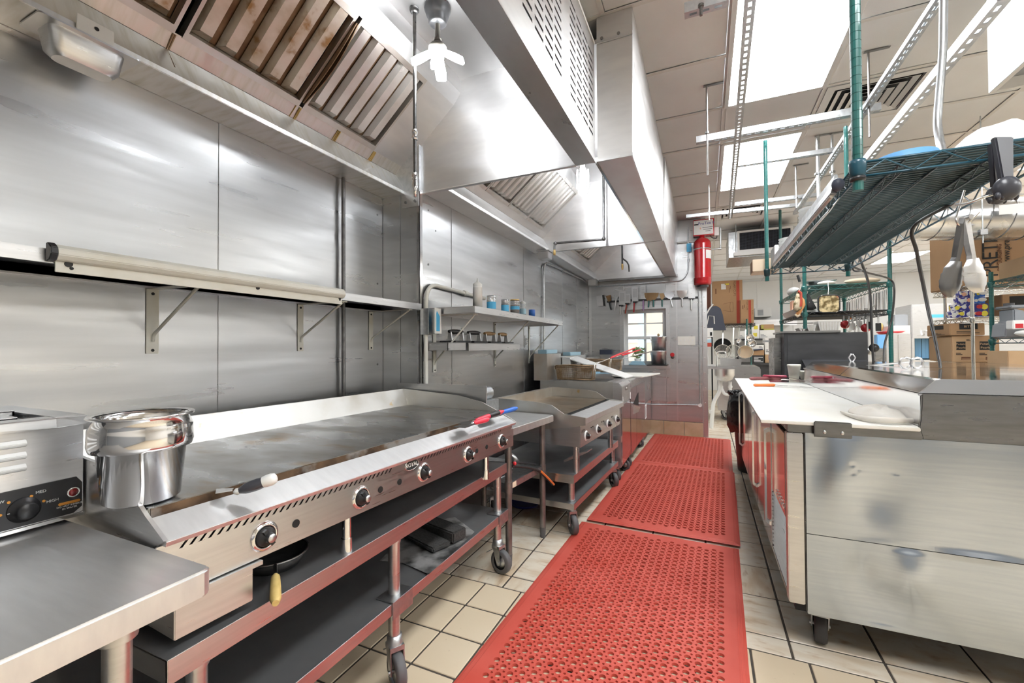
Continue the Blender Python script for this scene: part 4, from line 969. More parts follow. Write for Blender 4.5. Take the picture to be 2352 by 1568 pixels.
bd = o2('maker_plate', MB().box(-0.0045, -0.0025, 0.02, 0.075, 0.652, 0.672), DARKSTEEL)
obj('plate_rim', MB().box(-0.003, -0.002, 0.024, 0.071, 0.655, 0.657), STEEL, bd, local=True)
for (x, s_) in ((-0.06, 0.07), (-0.06, L2-0.08), (-D2+0.05, 0.07), (-D2+0.05, L2-0.08)):
    o2('leg', MB().cyl((x, s_, 0.386), (x, s_, 0.567), 0.02, 14), STEEL)
o2('grease_chute', MB().prism([(-0.16, 0.43), (-0.02, 0.50), (0.005, 0.515), (0.005, 0.522), (-0.03, 0.512), (-0.16, 0.445)], 'y', 0.10, 0.20), STEEL)
# its stand
S2M = Matrix.Translation((-0.775, 2.66, 0)) @ Matrix.Rotation(math.radians(-3.2), 4, 'Z')
s2 = thing('griddle_stand', 'wheeled steel stand with a low shelf under the small griddle', 'stand', M=S2M)
os_ = lambda n, mb, mt, p=None, **k: obj(n, mb, mt, p or s2, local=True, **k)
SL = 1.15
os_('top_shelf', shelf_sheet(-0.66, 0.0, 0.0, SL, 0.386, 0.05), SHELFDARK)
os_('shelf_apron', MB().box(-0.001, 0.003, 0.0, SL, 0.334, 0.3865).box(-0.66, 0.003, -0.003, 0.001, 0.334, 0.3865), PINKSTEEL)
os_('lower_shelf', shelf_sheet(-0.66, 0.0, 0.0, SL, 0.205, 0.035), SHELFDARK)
os_('lower_apron', MB().box(-0.001, 0.003, 0.0, SL, 0.168, 0.2055).box(-0.66, 0.003, -0.003, 0.001, 0.168, 0.2055), PINKSTEEL)
for (x, y) in ((-0.035, 0.055), (-0.035, SL-0.055), (-0.62, 0.055), (-0.62, SL-0.055)):
    p_ = os_('leg', MB().cyl((x, y, 0.16), (x, y, 0.36), 0.0205, 18), STEEL)
    os_('leg_collar', MB().cyl((x, y, 0.155), (x, y, 0.215), 0.0245, 18), GALV, p_)
    w = S2M @ Vector((x, y, 0))
    caster(s2, w.x, w.y, 0.062, -0.9, True, 0.175, 0.021)
t = single('drip_bucket', MB().lathe([(0.0, 0), (0.10, 0), (0.12, 0.022), (0.115, 0.022), (0.097, 0.004), (0.0, 0.004)], at(1205, 1158, Z=0.0), 24), BLUEPRINT, 'shallow blue tub on the floor behind the small table', 'tub')
# pan tray leaning between griddle and small table legs on the stand shelf
# ---- fryers and dump station
def cabinet(name, label, y0, y1, xf, ztop, xb=-1.47, zb=0.13):
    return thing(name, label, 'fryer', ((xf+xb)/2, (y0+y1)/2, 0))


f1 = cabinet('deep_fryer', 'deep fryer with an oil tank and a baked brown basket, nearest of the fryer row', 3.875, 4.335, -0.68, 0.885)
XF = -0.685
m = MB().box(-1.45, XF-0.012, 3.875, 4.335, 0.13, 0.80)
m.box(-1.45, XF-0.075, 3.875, 3.905, 0.80, 0.884).box(-1.45, XF-0.075, 4.305, 4.335, 0.80, 0.884).box(-1.45, -1.38, 3.905, 4.305, 0.80, 0.884).box(XF-0.14, XF-0.075, 3.905, 4.305, 0.80, 0.884)
obj('cabinet', m, STEEL, f1, bevel=0.003)
obj('stained_side', MB().box(-1.45, XF-0.075, 3.872, 3.875, 0.70, 0.884), SPLASH, f1)
obj('oil_surface', MB().box(-1.38, XF-0.14, 3.905, 4.305, 0.802, 0.815), DARKSTEEL, f1)
obj('control_panel', MB().prism([(XF-0.075, 0.884), (XF-0.02, 0.878), (XF+0.004, 0.845), (XF+0.004, 0.70), (XF-0.012, 0.69), (XF-0.075, 0.69)], 'y', 3.873, 4.337), STEEL, f1, bevel=0.003)
d_ = obj('door', MB().box(XF-0.012, XF+0.002, 3.88, 4.33, 0.15, 0.685), REDPOLISH, f1, bevel=0.003)
for y in (3.90, 4.31): obj('door_tab', MB().box(XF+0.004, XF+0.008, y-0.012, y+0.012, 0.695, 0.755), WHITEPAINT, d_)
bd = obj('maker_badge', MB().box(XF+0.004, XF+0.006, 4.04, 4.15, 0.80, 0.835), DARKSTEEL, f1)
lettering('Pitco', 0.034, frame((XF+0.0066, 4.095, 0.818), (0, 1, 0), (0, 0, 1)), 'badge_lettering', WHITEPRINT, bd)
obj('back_splash', MB().box(-1.52, -1.385, 3.885, 4.325, 0.88, 1.135), GREASE, f1, bevel=0.003)
fs = obj('flue_cap', MB().box(-1.50, -1.41, 3.95, 4.28, 1.135, 1.175), PALEBLUE, f1, bevel=0.004)
for y in (3.93, 4.28): caster(f1, -0.76, y, 0.055, -0.8 if y < 4.1 else -0.2, y < 4.1, 0.15, 0.018)
f2 = cabinet('dump_station', 'fry dump station with a dark opening in its front beside the fryer', 4.34, 5.42, -0.68, 0.87)
obj('cabinet', MB().box(-1.45, XF-0.012, 4.345, 5.42, 0.13, 0.862), STEEL, f2, bevel=0.003)
obj('counter_rail', MB().box(-0.76, XF+0.012, 4.345, 5.42, 0.80, 0.872), STEEL, f2, bevel=0.004)
for (ya, yb) in ((4.35, 4.72), (4.725, 5.415)): obj('door', MB().box(XF-0.012, XF+0.003, ya, yb, 0.14, 0.785), REDPOLISH, f2, bevel=0.002)
obj('chute_opening', MB().prism([(4.50, 0.62), (4.86, 0.70), (4.86, 0.56)], 'x', XF+0.001, XF+0.006), BLACK, f2)
obj('chute_flap', MB().hexa([(XF+0.004, 4.47, 0.60), (XF+0.004, 4.84, 0.54), (XF+0.004, 4.80, 0.50), (XF+0.004, 4.47, 0.52)], [(XF+0.014, 4.47, 0.61), (XF+0.03, 4.84, 0.55), (XF+0.014, 4.80, 0.50), (XF+0.010, 4.47, 0.52)]), STEEL, f2)
obj('back_box', MB().box(-1.52, -1.40, 4.36, 5.40, 0.86, 1.10), GREASE, f2, bevel=0.003)
obj('flue_cap', MB().box(-1.50, -1.41, 4.75, 5.20, 1.10, 1.14), PALEBLUE, f2, bevel=0.004)
caster(f2, -0.76, 4.42, 0.055, -0.4, False, 0.15, 0.018); caster(f2, -0.76, 5.34, 0.055, -0.4, False, 0.15, 0.018)
f3 = cabinet('deep_fryer', 'last fryer of the row with a paper notice, against the back wall', 5.43, 6.2, -0.68, 0.83)
obj('cabinet', MB().box(-1.45, XF-0.03, 5.44, 6.21, 0.06, 0.83), STEEL, f3, bevel=0.003)
obj('front_panel', MB().prism([(5.45, 0.50), (6.20, 0.50), (6.20, 0.80), (5.45, 0.82)], 'x', XF-0.03, XF-0.012), STEEL, f3, bevel=0.002)
obj('door', MB().box(XF-0.03, XF-0.016, 5.45, 6.20, 0.08, 0.49), REDPOLISH, f3, bevel=0.002)
nt_ = obj('paper_notice', MB().box(XF-0.016, XF-0.014, 5.53, 5.71, 0.30, 0.475), PAPER, f3)
m = MB()
for k in range(8): m.box(XF-0.014, XF-0.0132, 5.55, 5.69-0.02*(k % 3), 0.325+0.017*k, 0.331+0.017*k)
obj('printed_line', m, BLACKPRINT, nt_)
m = MB()
for y in (5.75, 5.99): m.box(XF-0.012, XF-0.004, y, y+0.06, 0.64, 0.72)
obj('valve_handle', m, STEEL, f3)
obj('back_box', MB().box(-1.52, -1.40, 5.45, 6.20, 0.82, 1.06), GREASE, f3, bevel=0.003)
for (x, y) in ((-0.76, 5.5), (-0.76, 6.14)): obj('foot', MB().cyl((x, y, 0), (x, y, 0.062), 0.022, 12), GALV, f3)
# baskets
def fry_basket(label, x0, x1, y0, y1, z0, z1, hmat, hend):
    t = thing('fry_basket', label, 'fry basket', ((x0+x1)/2, (y0+y1)/2, z0), group='fry baskets')
    m = MB()
    def ringw(z, r, ins): m.tube([(x0+ins, y0+ins, z), (x1-ins, y0+ins, z), (x1-ins, y1-ins, z), (x0+ins, y1-ins, z)], r, 6, closed=True)
    ringw(z1, 0.005, 0); ringw(z1-0.018, 0.003, 0.002); ringw(z0, 0.005, 0.012); ringw((z0+z1)/2, 0.002, 0.006)
    obj('basket_rim', m, BASKETWIRE, t)
    w = MB(); st_ = 0.0095; q = 0.0013
    n1 = int((x1-x0)/st_); n2 = int((y1-y0)/st_); n3 = int((z1-z0)/st_)
    for i in range(n1+1):
        x = x0+(x1-x0)*i/n1
        for y in (y0, y1): w.bar((x, y, z1), (x0+0.012+(x1-x0-0.024)*i/n1, y+(0.012 if y == y0 else -0.012), z0), q*2, q*2)
        w.bar((x0+0.012+(x1-x0-0.024)*i/n1, y0+0.012, z0), (x0+0.012+(x1-x0-0.024)*i/n1, y1-0.012, z0), q*2, q*2)
    for i in range(n2+1):
        y = y0+(y1-y0)*i/n2
        for x in (x0, x1): w.bar((x, y, z1), (x+(0.012 if x == x0 else -0.012), y0+0.012+(y1-y0-0.024)*i/n2, z0), q*2, q*2)
    for i in range(1, n3):
        k = i/n3; a = 0.012*(1-k); z = z0+(z1-z0)*k
        for p, r in (((x0+a, y0+a, z), (x1-a, y0+a, z)), ((x0+a, y1-a, z), (x1-a, y1-a, z)), ((x0+a, y0+a, z), (x0+a, y1-a, z)), ((x1-a, y0+a, z), (x1-a, y1-a, z))): w.bar(p, r, q*2, q*2)
    obj('wire_mesh', w, BASKETWIRE, t)
    ym = (y0+y1)/2; h = Vector(hend); b0 = Vector((x1, ym, z1+0.01))
    obj('handle_wire', MB().tube([(x1-0.004, ym-0.03, z0+0.02), (x1+0.012, ym-0.03, z1+0.02), b0.lerp(h, 0.18)], 0.0035, 6).tube([(x1-0.004, ym+0.03, z0+0.02), (x1+0.012, ym+0.03, z1+0.02), b0.lerp(h, 0.18)], 0.0035, 6).tube([b0.lerp(h, 0.16), b0.lerp(h, 0.4)], 0.005, 6), WIRE, t)
    obj('handle', MB().tube([b0.lerp(h, k) for k in (0.36, 0.45, 0.62, 0.64, 0.9, 1.0)], 0.01, 8, rs=[0.008, 0.012, 0.012, 0.007, 0.008, 0.007]), hmat, t)
    obj('hanging_hook', MB().box(x0-0.02, x0+0.03, y0+0.02, y1-0.02, z1-0.004, z1+0.006).box(x0-0.024, x0-0.018, y0+0.02, y1-0.02, z1-0.04, z1+0.004), WIRE, t)
    return t


fry_basket('brown wire fry basket lying over the nearest fryer tank', -1.345, -0.985, 4.03, 4.20, 0.886, 1.02, REDPLASTIC, at(1458, 799, Y=4.9))
fry_basket('wire fry basket behind the white splash guard with a red handle', -1.30, -0.98, 4.75, 4.92, 0.930, 1.06, REDPLASTIC, at(1472, 803, Y=5.3))
fry_basket('wire fry basket with a bare bent handle farthest over the dump station', -1.22, -0.90, 5.02, 5.19, 0.930, 1.05, WIRE, at(1500, 806, Y=5.9))
# white coated splash guard and board
q = [Vector((-1.36, 4.37, 1.085)), Vector((-1.30, 4.66, 1.085)), Vector((-0.70, 4.66, 0.885)), Vector((-0.74, 4.37, 0.880))]
m = MB().hexa(q, [p+Vector((0.0, 0, 0.012)) for p in q])
m.box(-1.39, -1.30, 4.37, 4.66, 0.872, 1.09)
single('splash_guard', m, WHITEMETAL, 'white sloping splash guard between the nearest fryer and the dump station', 'guard', bevel=0.003)
q = [Vector((-0.95, 4.72, 0.8725)), Vector((-0.62, 4.72, 0.8725)), Vector((-0.50, 5.38, 0.8725)), Vector((-0.95, 5.38, 0.8725))]
single('side_board', MB().hexa(q, [p+Vector((0, 0, 0.014)) for p in q]), BOARD, 'white cutting board overhanging the front of the dump station', 'cutting board', bevel=0.002)
single('fryer_tray', MB().box(-1.36, -1.10, 5.48, 5.95, 0.831, 0.846).box(-1.36, -1.34, 5.48, 5.95, 0.84, 0.93), PALEBLUE, 'pale blue tray leaning at the back of the last fryer', 'tray')
single('menu_pad', MB().box(-1.39, -1.22, 6.14, 6.20, 1.09, 1.16), NAVY, 'small dark navy box on the wall above the fryers', 'box')

# ---- wall shelf 1 above the long griddle
ws = thing('wall_shelf', 'long steel wall shelf above the long griddle carrying the white light rail', 'shelf', (XL1, 0.9, 1.46))
obj('shelf_board', shelf_sheet(XL1+0.002, -1.55, -0.9, 2.128, 1.463, 0.037), STEEL, ws, bevel=0.001)
obj('wall_flange', MB().box(XL1+0.002, XL1+0.006, -0.9, 2.128, 1.428, 1.50).box(XL1+0.002, XL1+0.02, -0.9, 2.128, 1.424, 1.43), STEEL, ws)


def bracket(parent, xw, y, ztop, zbot, xe, wd, mat):
    b = obj('shelf_bracket', MB().box(xw+0.0005, xw+0.005, y-wd/2, y+wd/2, zbot, ztop).box(xw+0.004, xe, y-wd/2, y+wd/2, ztop-0.005, ztop-0.001), mat, parent, bevel=0.001)
    obj('bracket_arm', MB().tube(round_path([(xw+0.006, y, zbot+0.045), (xw+0.012, y, zbot+0.07), (xe-0.01, y, ztop-0.004)], 0.02, 3), 0.0055, 8), mat, b)
    s_ = MB()
    for z in (zbot+0.012, ztop-0.02): s_.cyl((xw+0.004, y, z), (xw+0.007, y, z), 0.0055, 8)
    obj('bracket_screw', s_, BLACKPRINT, b)


bracket(ws, XL1, 0.905, 1.425, 1.185, -1.56, 0.040, CREAM); bracket(ws, XL1, 1.54, 1.425, 1.188, -1.56, 0.034, CREAM); bracket(ws, XL1, 2.04, 1.425, 1.190, -1.56, 0.034, CREAM); bracket(ws, XL1, 0.1, 1.425, 1.185, -1.56, 0.04, CREAM)
rl = thing('order_rail', 'long cream ticket rail screwed to the edge of the upper wall shelf', 'rail', (-1.535, 1.02, 1.405))
obj('rail_plate', MB().box(-1.5475, -1.542, 0.535, 1.505, 1.404, 1.450), CREAM, rl, bevel=0.001)
obj('rail_roll', MB().prism([(-1.546, 1.430), (-1.530, 1.434), (-1.520, 1.447), (-1.523, 1.463), (-1.534, 1.474), (-1.547, 1.476)], 'y', 0.532, 1.508), CREAM, rl, bevel=0.002)
obj('rail_end_cap', MB().prism([(-1.547, 1.428), (-1.529, 1.432), (-1.518, 1.447), (-1.521, 1.465), (-1.534, 1.477), (-1.547, 1.478)], 'y', 0.518, 0.533), BLACKPLASTIC, rl, bevel=0.002)
for y, z, r in ((0.560, 1.428, 0.0085), (0.566, 1.417, 0.004), (1.09, 1.430, 0.007), (1.49, 1.431, 0.0065), (1.49, 1.423, 0.003)): obj('rail_screw', MB().cyl((-1.542, y, z), (-1.5385, y, z), r, 10), BLACKPRINT, rl)
# vertical pipes on the near wall
t = single('gas_pipe', MB().cyl((-1.835, 1.80, 0.60), (-1.835, 1.80, 2.149), 0.0105, 12), DARKPIPE, 'thin dark vertical pipe on the steel wall behind the long griddle', 'pipe')

# ---- wall shelf 2
w2 = thing('wall_shelf', 'steel wall shelf carrying squeeze bottles and spice jars above the small griddle', 'shelf', (XL2, 3.1, 1.445))
obj('shelf_board', shelf_sheet(XL2+0.002, -1.245, 2.235, 3.955, 1.447, 0.040), STEEL, w2, bevel=0.001)
for y, wd, c_ in ((2.30, 0.036, CREAM), (3.16, 0.03, CREAM), (3.97-0.06, 0.03, CREAM)): bracket(w2, XL2, y, 1.407, 1.045, -1.27, wd, c_)
# flat braces are wider on this shelf
w3 = thing('wall_shelf', 'short lower steel shelf with grill presses under the bottle shelf', 'shelf', (XL2, 2.75, 1.23))
obj('shelf_board', shelf_sheet(XL2+0.002, -1.41, 2.20, 2.415, 1.232, 0.048), STEEL, w3)
obj('shelf_board', shelf_sheet(XL2+0.002, -1.40, 2.425, 3.27, 1.230, 0.05), STEEL, w3)
# grill presses
def press(label, y, ln_, hm, zz=1.2325):
    t = thing('grill_press', label, 'grill press', (-1.49, y, zz), group='grill presses on the lower shelf')
    obj('press_plate', MB().box(-1.55, -1.43, y-ln_/2, y+ln_/2, zz, zz+0.012), CASTIRON, t, bevel=0.002)
    for s_ in (-1, 1): obj('handle_post', MB().prism([(-0.018, 0.012), (0.018, 0.012), (0.009, 0.075), (-0.009, 0.075)], 'y', y+s_*ln_*0.36-0.004, y+s_*ln_*0.36+0.004, M=Matrix.Translation((-1.49, 0, zz))), STEEL, t)
    obj('handle', MB().tube([(-1.49, y-ln_*0.42+ln_*0.84*k/6, zz+0.072) for k in range(7)], 0.012, 10, rs=[0.009, 0.013, 0.0145, 0.015, 0.0145, 0.013, 0.009]), hm, t)


press('grill press with a black handle, nearest on the lower wall shelf', 2.42, 0.20, BLACKPLASTIC); press('grill press with a black handle between two steel posts', 2.66, 0.20, BLACKPLASTIC)
press('grill press with a thick brown wooden handle', 2.90, 0.20, WOOD); press('grill press with a short brown wooden handle, farthest of its row', 3.13, 0.17, WOOD)
# conduits and sockets
def conduit(label, pts, r=0.010, mat=GALV, clamps=(), rr=0.09, nm='conduit'):
    P_ = [Vector(p) for p in pts]; lo = min(P_, key=lambda p: p.z)
    t = thing(nm, label, 'conduit', lo)
    obj('conduit_tube', MB().tube(round_path(P_, rr, 7), r, 10), mat, t)
    for i, (c, d) in enumerate(clamps): obj('coupling', MB().cyl(Vector(c)-Vector(d)*0.02, Vector(c)+Vector(d)*0.02, r*1.5, 10), mat, t)
    return t


XW = XL2+0.018
conduit('white painted conduit bending along the wall above the bottle shelf', [(XW, 2.185, 0.90), (XW, 2.185, 1.30), (XW, 2.19, 1.597), (XW, 2.81, 1.580), (XW, 2.95, 1.578)], 0.0135, CREAM, [((XW, 2.66, 1.585), (0, 1, 0))], 0.12)
conduit('galvanized conduit rising beside the bottle shelf and running under the hood ledge', [(XW, 4.27, 0.90), (XW, 4.30, 2.095), (XW, 4.7, 2.118), (XW, 6.0, 2.135)], 0.0115, GALV, [((XW, 4.95, 2.12), (0, 1, 0))], 0.10)


def outlet(label, p, nrm, w=0.07, h=0.115, nm='wall_socket', slots=2):
    p = Vector(p); n = Vector(nrm); s_ = n.cross(Vector((0, 0, 1)))
    MO = Matrix(((s_.x, 0, n.x, p.x), (s_.y, 0, n.y, p.y), (s_.z, 1, n.z, p.z), (0, 0, 0, 1)))
    t = thing(nm, label, 'socket', p)
    obj('socket_plate', MB().box(-w/2, w/2, -h/2, h/2, 0.0005, 0.007, M=MO), GALV, t, bevel=0.002)
    m = MB()
    for k in range(slots):
        v = (k-(slots-1)/2)*0.038
        m.box(-0.017, 0.017, v-0.014, v+0.014, 0.007, 0.011, M=MO)
    obj('socket_face', m, WHITEPLASTIC, t)
    m = MB()
    for k in range(slots):
        v = (k-(slots-1)/2)*0.038
        for q in (-0.008, 0.005): m.box(q, q+0.003, v-0.005, v+0.005, 0.011, 0.0115, M=MO)
    obj('socket_slot', m, BLACK, t)
    return t


outlet('steel double socket plate on the wall under the bottle shelf', (XL2, 3.83, 1.255), (1, 0, 0))
outlet('socket with a bent plug cord on the wall above the far fryers', (XL2, 5.62, 1.21), (1, 0, 0))
sb = thing('wall_socket', 'surface socket box covered by a white plate with a blue picture, at the wall corner', 'socket', (XL2, 2.2, 1.28))
obj('socket_box', MB().box(XL2, XL2+0.05, 2.168, 2.215, 1.28, 1.44), GALV, sb, bevel=0.003)
cv = obj('socket_cover', MB().box(XL2+0.035, XL2+0.105, 2.214, 2.222, 1.285, 1.44).box(XL2+0.098, XL2+0.105, 2.155, 2.222, 1.285, 1.44), WHITEPLASTIC, sb, bevel=0.002)
m = MB().prism([(XL2+0.060, 1.300), (XL2+0.088, 1.300), (XL2+0.088, 1.380), (XL2+0.066, 1.420), (XL2+0.060, 1.405)], 'y', 2.2125, 2.2140)
obj('blue_picture', m, SKYBLUE, cv)
obj('blue_picture', MB().prism([(2.170, 1.300), (2.205, 1.300), (2.205, 1.390), (2.176, 1.420), (2.170, 1.405)], 'x', XL2+0.105, XL2+0.1063), SKYBLUE, cv)
# bottles and jars on the shelf
def squeeze(label, x, y, z, r, h, liquid=None):
    t = thing('squeeze_bottle', label, 'bottle', (x, y, z), group='bottles and jars on the wall shelf')
    obj('bottle_body', MB().lathe([(0, 0), (r, 0.0), (r, h*0.68), (r*0.96, h*0.72), (0, h*0.72)], (x, y, z), 24), CLEARPLASTIC if liquid else WHITEPLASTIC, t)
    obj('bottle_cap', MB().lathe([(r*0.98, h*0.72), (r*0.98, h*0.80), (r*0.5, h*0.86), (r*0.22, h*0.89), (r*0.14, h), (0, h)], (x, y, z), 20), WHITEPLASTIC, t)
    if liquid: obj('tape_label', MB().lathe([(r*1.02, h*0.05), (r*1.02, h*0.40)], (x, y, z), 20), liquid, t)


def jar(label, x, y, z, r, h, fill, lid, handle=False, lower=None):
    t = thing('spice_jar', label, 'jar', (x, y, z), group='bottles and jars on the wall shelf')
    b = obj('jar_body', MB().lathe([(0, 0), (r, 0.0), (r, h), (r*0.9, h), (r*0.9, 0.004), (0, 0.004)], (x, y, z), 24), GALV if handle else CLEARPLASTIC, t)
    obj('tape_band', MB().lathe([(r*1.015, h*(0.3 if lower else 0.04)), (r*1.02, h*0.55)], (x, y, z), 24), SKYBLUE, b)
    if lower: obj('spice_fill', MB().lathe([(0, 0.006), (r*0.92, 0.006), (r*0.92, h*0.35), (0, h*0.35)], (x, y, z), 20), lower, b)
    l_ = MB()
    for k in range(3): l_.lathe([(r*0.98, h*(0.68+0.1*k)), (r*1.03, h*(0.70+0.1*k)), (r*0.98, h*(0.74+0.1*k))], (x, y, z), 24)
    obj('jar_rings', l_, POLISH, t)
    if lid: obj('jar_lid', MB().lathe([(0, h), (r*1.03, h), (r*1.03, h*1.09), (0, h*1.10)], (x, y, z), 24), lid, t)
    if handle: obj('jar_handle', MB().tube([(x, y+r*0.98, z+h*0.25), (x, y+r*1.5, z+h*0.3), (x, y+r*1.5, z+h*0.75), (x, y+r*0.98, z+h*0.8)], 0.004, 6), GALV, t)


SZ = 1.4475
squeeze('tall white squeeze bottle at the near end of the wall shelf', -1.30, 2.37, SZ, 0.030, 0.185)
jar('steel shaker with a blue tape label beside the tall white bottle', -1.28, 2.52, SZ, 0.030, 0.090, None, None, True)
single('tin_can', MB().lathe([(0, 0), (0.03, 0), (0.03, 0.10), (0.022, 0.12), (0, 0.12)], (-1.37, 2.50, SZ), 18), PALECARD, 'brownish can half hidden behind the steel shaker', 'can', 'bottles and jars on the wall shelf')
jar('short steel shaker with blue tape, second from the tall bottle', -1.28, 2.73, SZ, 0.027, 0.085, None, None)
jar('glass jar of orange spice with blue tape and a flat lid', -1.28, 2.90, SZ, 0.034, 0.095, None, BRASS, lower=SPICE)
squeeze('small clear squeeze bottle with blue liquid behind the spice jar', -1.285, 3.06, SZ, 0.026, 0.12, PALEBLUE)
single('blue_mug', MB().lathe([(0, 0), (0.026, 0), (0.026, 0.055), (0.022, 0.055), (0.022, 0.004), (0, 0.004)], (-1.28, 3.24, SZ), 20).tube([(-1.28, 3.265, SZ+0.01), (-1.28, 3.285, SZ+0.015), (-1.28, 3.285, SZ+0.045), (-1.28, 3.264, SZ+0.05)], 0.004, 6), BLUE, 'little blue handled cup, last of the row on the wall shelf', 'cup', 'bottles and jars on the wall shelf')

# ---- back wall: tool rack
YT = YB-0.03
rk = single('magnet_rack', MB().box(-1.30, -0.08, YB-0.020, YB-0.001, 1.835, 1.862), BLACKPLASTIC, 'black magnetic bar on the back wall holding spatulas and scrapers', 'rack', bevel=0.002)
px = lambda a, b: at(1360+a/7.127, 640+b/7.127, Y=YT)


def wall_tool(name, label, cat, pts, hpts, bm_, hm, holes=False, neck=None, ym=YT, hr=0.0095, edge=None):
    """flat blade outlined by crop points, handle along hpts"""
    q = [px(*p) for p in pts]; lo = min(q+[px(*p) for p in hpts], key=lambda p: p.z)
    t = thing(name, label, cat, (q[0].x, ym, lo.z), group='spatulas and scrapers on the magnet bar')
    off = ym-YT
    m = MB(); n_ = len(q)
    if holes:
        a, b = min(p.x for p in q), max(p.x for p in q); z0, z1 = min(p.z for p in q), max(p.z for p in q)
        us = [0]; kk = []
        cN, rN = 4, 7
        w, h = b-a, z1-z0
        for i in range(cN): us += [w*(0.2+0.165*i), w*(0.2+0.165*i)+w*0.07]; kk += [0, 1]
        us += [w]; kk += [0]
        vs = [0]; vk = []
        for j in range(rN): vs += [h*(0.30+0.085*j), h*(0.30+0.085*j)+h*0.032]; vk += [0, 1]
        vs += [h]; vk += [0]
        m.gridplate((a, ym, z0), (1, 0, 0), (0, 0, 1), us, vs, lambda i, j: kk[i] and vk[j], 0.0015, deep=0.0008)
        mats = [bm_, BLACK]
    else:
        m.add([p+Vector((0, off, 0)) for p in q]+[p+Vector((0, off+0.0018, 0)) for p in q], [tuple(range(n_)), tuple(range(n_, 2*n_))]+[(i, (i+1) % n_, n_+(i+1) % n_, n_+i) for i in range(n_)])
        mats = bm_
    obj('blade', m, mats, t)
    if neck:
        k = [px(*p)+Vector((0, off-0.002, 0)) for p in neck]
        obj('ferrule', MB().hexa(k, [p+Vector((0, 0.008, 0)) for p in k]), BLACKPLASTIC if neck else bm_, t)
    if hpts:
        h_ = [px(*p)+Vector((0, off-0.004, 0)) for p in hpts]
        L_ = [h_[0].lerp(h_[-1], k) for k in (0, 0.1, 0.5, 0.9, 1)] if len(h_) == 2 else smooth_path(h_, 4)
        obj('handle', MB().tube(L_, hr, 8, rs=[hr*0.7]+[hr]*(len(L_)-2)+[hr*0.7]), hm, t)
    if edge:
        k = [px(*p)+Vector((0, off-0.004, 0)) for p in edge]
        obj('blade_grip', MB().hexa(k, [p+Vector((0, 0.012, 0)) for p in k]), BLACKPLASTIC, t)


wall_tool('bench_scraper', 'square steel bench scraper at the left end of the magnet bar', 'scraper', [(70, 285), (185, 265), (200, 435), (85, 458)], [], STEEL, None, edge=[(165, 268), (190, 264), (212, 440), (185, 444)])
wall_tool('paint_scraper', 'brown bladed scraper with a black riveted handle, second on the bar', 'scraper', [(222, 285), (305, 262), (308, 350), (285, 378), (262, 378)], [(275, 370), (312, 510)], WOOD, BLACKPLASTIC, hr=0.011)
wall_tool('kitchen_fork', 'short steel offset fork with a steel handle, third on the bar', 'spatula', [(350, 270), (430, 272), (410, 340), (370, 345)], [(392, 340), (368, 520)], GALV, STEEL)
wall_tool('perforated_turner', 'perforated turner with a white handle', 'spatula', [(440, 205), (550, 200), (550, 430), (440, 430)], [(468, 450), (455, 595)], STEEL, WHITEPLASTIC, True, [(430, 428), (510, 428), (485, 458), (455, 458)], YT-0.004)
wall_tool('perforated_turner', 'short perforated turner with a dull red handle, left of the long red one', 'spatula', [(540, 250), (630, 250), (630, 400), (540, 400)], [(566, 425), (545, 570)], STEEL, REDPRINT, True, [(538, 398), (610, 398), (582, 430), (552, 430)], YT-0.010)
wall_tool('perforated_turner', 'long round-nosed perforated turner with a red handle over the window', 'spatula', [(650, 135), (755, 130), (755, 372), (650, 372)], [(690, 395), (683, 550)], STEEL, REDPLASTIC, True, [(665, 370), (750, 370), (708, 402), (675, 402)], YT-0.004)
wall_tool('perforated_turner', 'tallest perforated turner with a purple handle', 'spatula', [(795, 110), (880, 110), (880, 335), (795, 335)], [(838, 355), (838, 525)], STEEL, PURPLE, True, [(795, 334), (880, 334), (856, 366), (814, 366)], YT-0.008, 0.0105)
wall_tool('wide_scraper', 'wide brown rusty scraper with a green handle', 'scraper', [(855, 232), (1045, 228), (1030, 300), (960, 365), (905, 365), (866, 300)], [(930, 355), (922, 472)], WOOD, GREENEPOXY, ym=YT-0.012, hr=0.010)
wall_tool('wide_scraper', 'second brown scraper with a green handle half behind the first', 'scraper', [(960, 234), (1092, 228), (1085, 275), (1035, 340), (990, 355)], [(1005, 345), (1003, 462)], WOOD, GREENEPOXY, ym=YT-0.002, hr=0.010)
wall_tool('narrow_scraper', 'narrow brown scraper with a green handle beside the wide brown pair', 'scraper', [(1098, 240), (1168, 234), (1188, 285), (1160, 345), (1128, 345)], [(1145, 340), (1146, 460)], WOOD, GREENEPOXY, hr=0.010)
wall_tool('steel_scraper', 'wide clean steel scraper with a wire handle and fan shaped blade', 'scraper', [(1172, 228), (1355, 192), (1340, 280), (1300, 330), (1255, 330), (1195, 290)], [(1285, 330), (1300, 400), (1318, 470)], POLISH, STEEL)
wall_tool('steel_scraper', 'second clean steel scraper with straight sides, near the right end', 'scraper', [(1382, 192), (1560, 188), (1540, 270), (1495, 318), (1445, 318), (1400, 270)], [(1470, 318), (1470, 400), (1478, 462)], POLISH, STEEL)
wall_tool('slab_turner', 'solid slab turner with a white handle at the right end of the magnet bar', 'spatula', [(1575, 90), (1688, 80), (1688, 320), (1575, 320)], [(1625, 340), (1623, 512)], STEEL, WHITEPLASTIC, False, [(1572, 318), (1675, 318), (1640, 350), (1605, 350)], YT-0.006, 0.011)

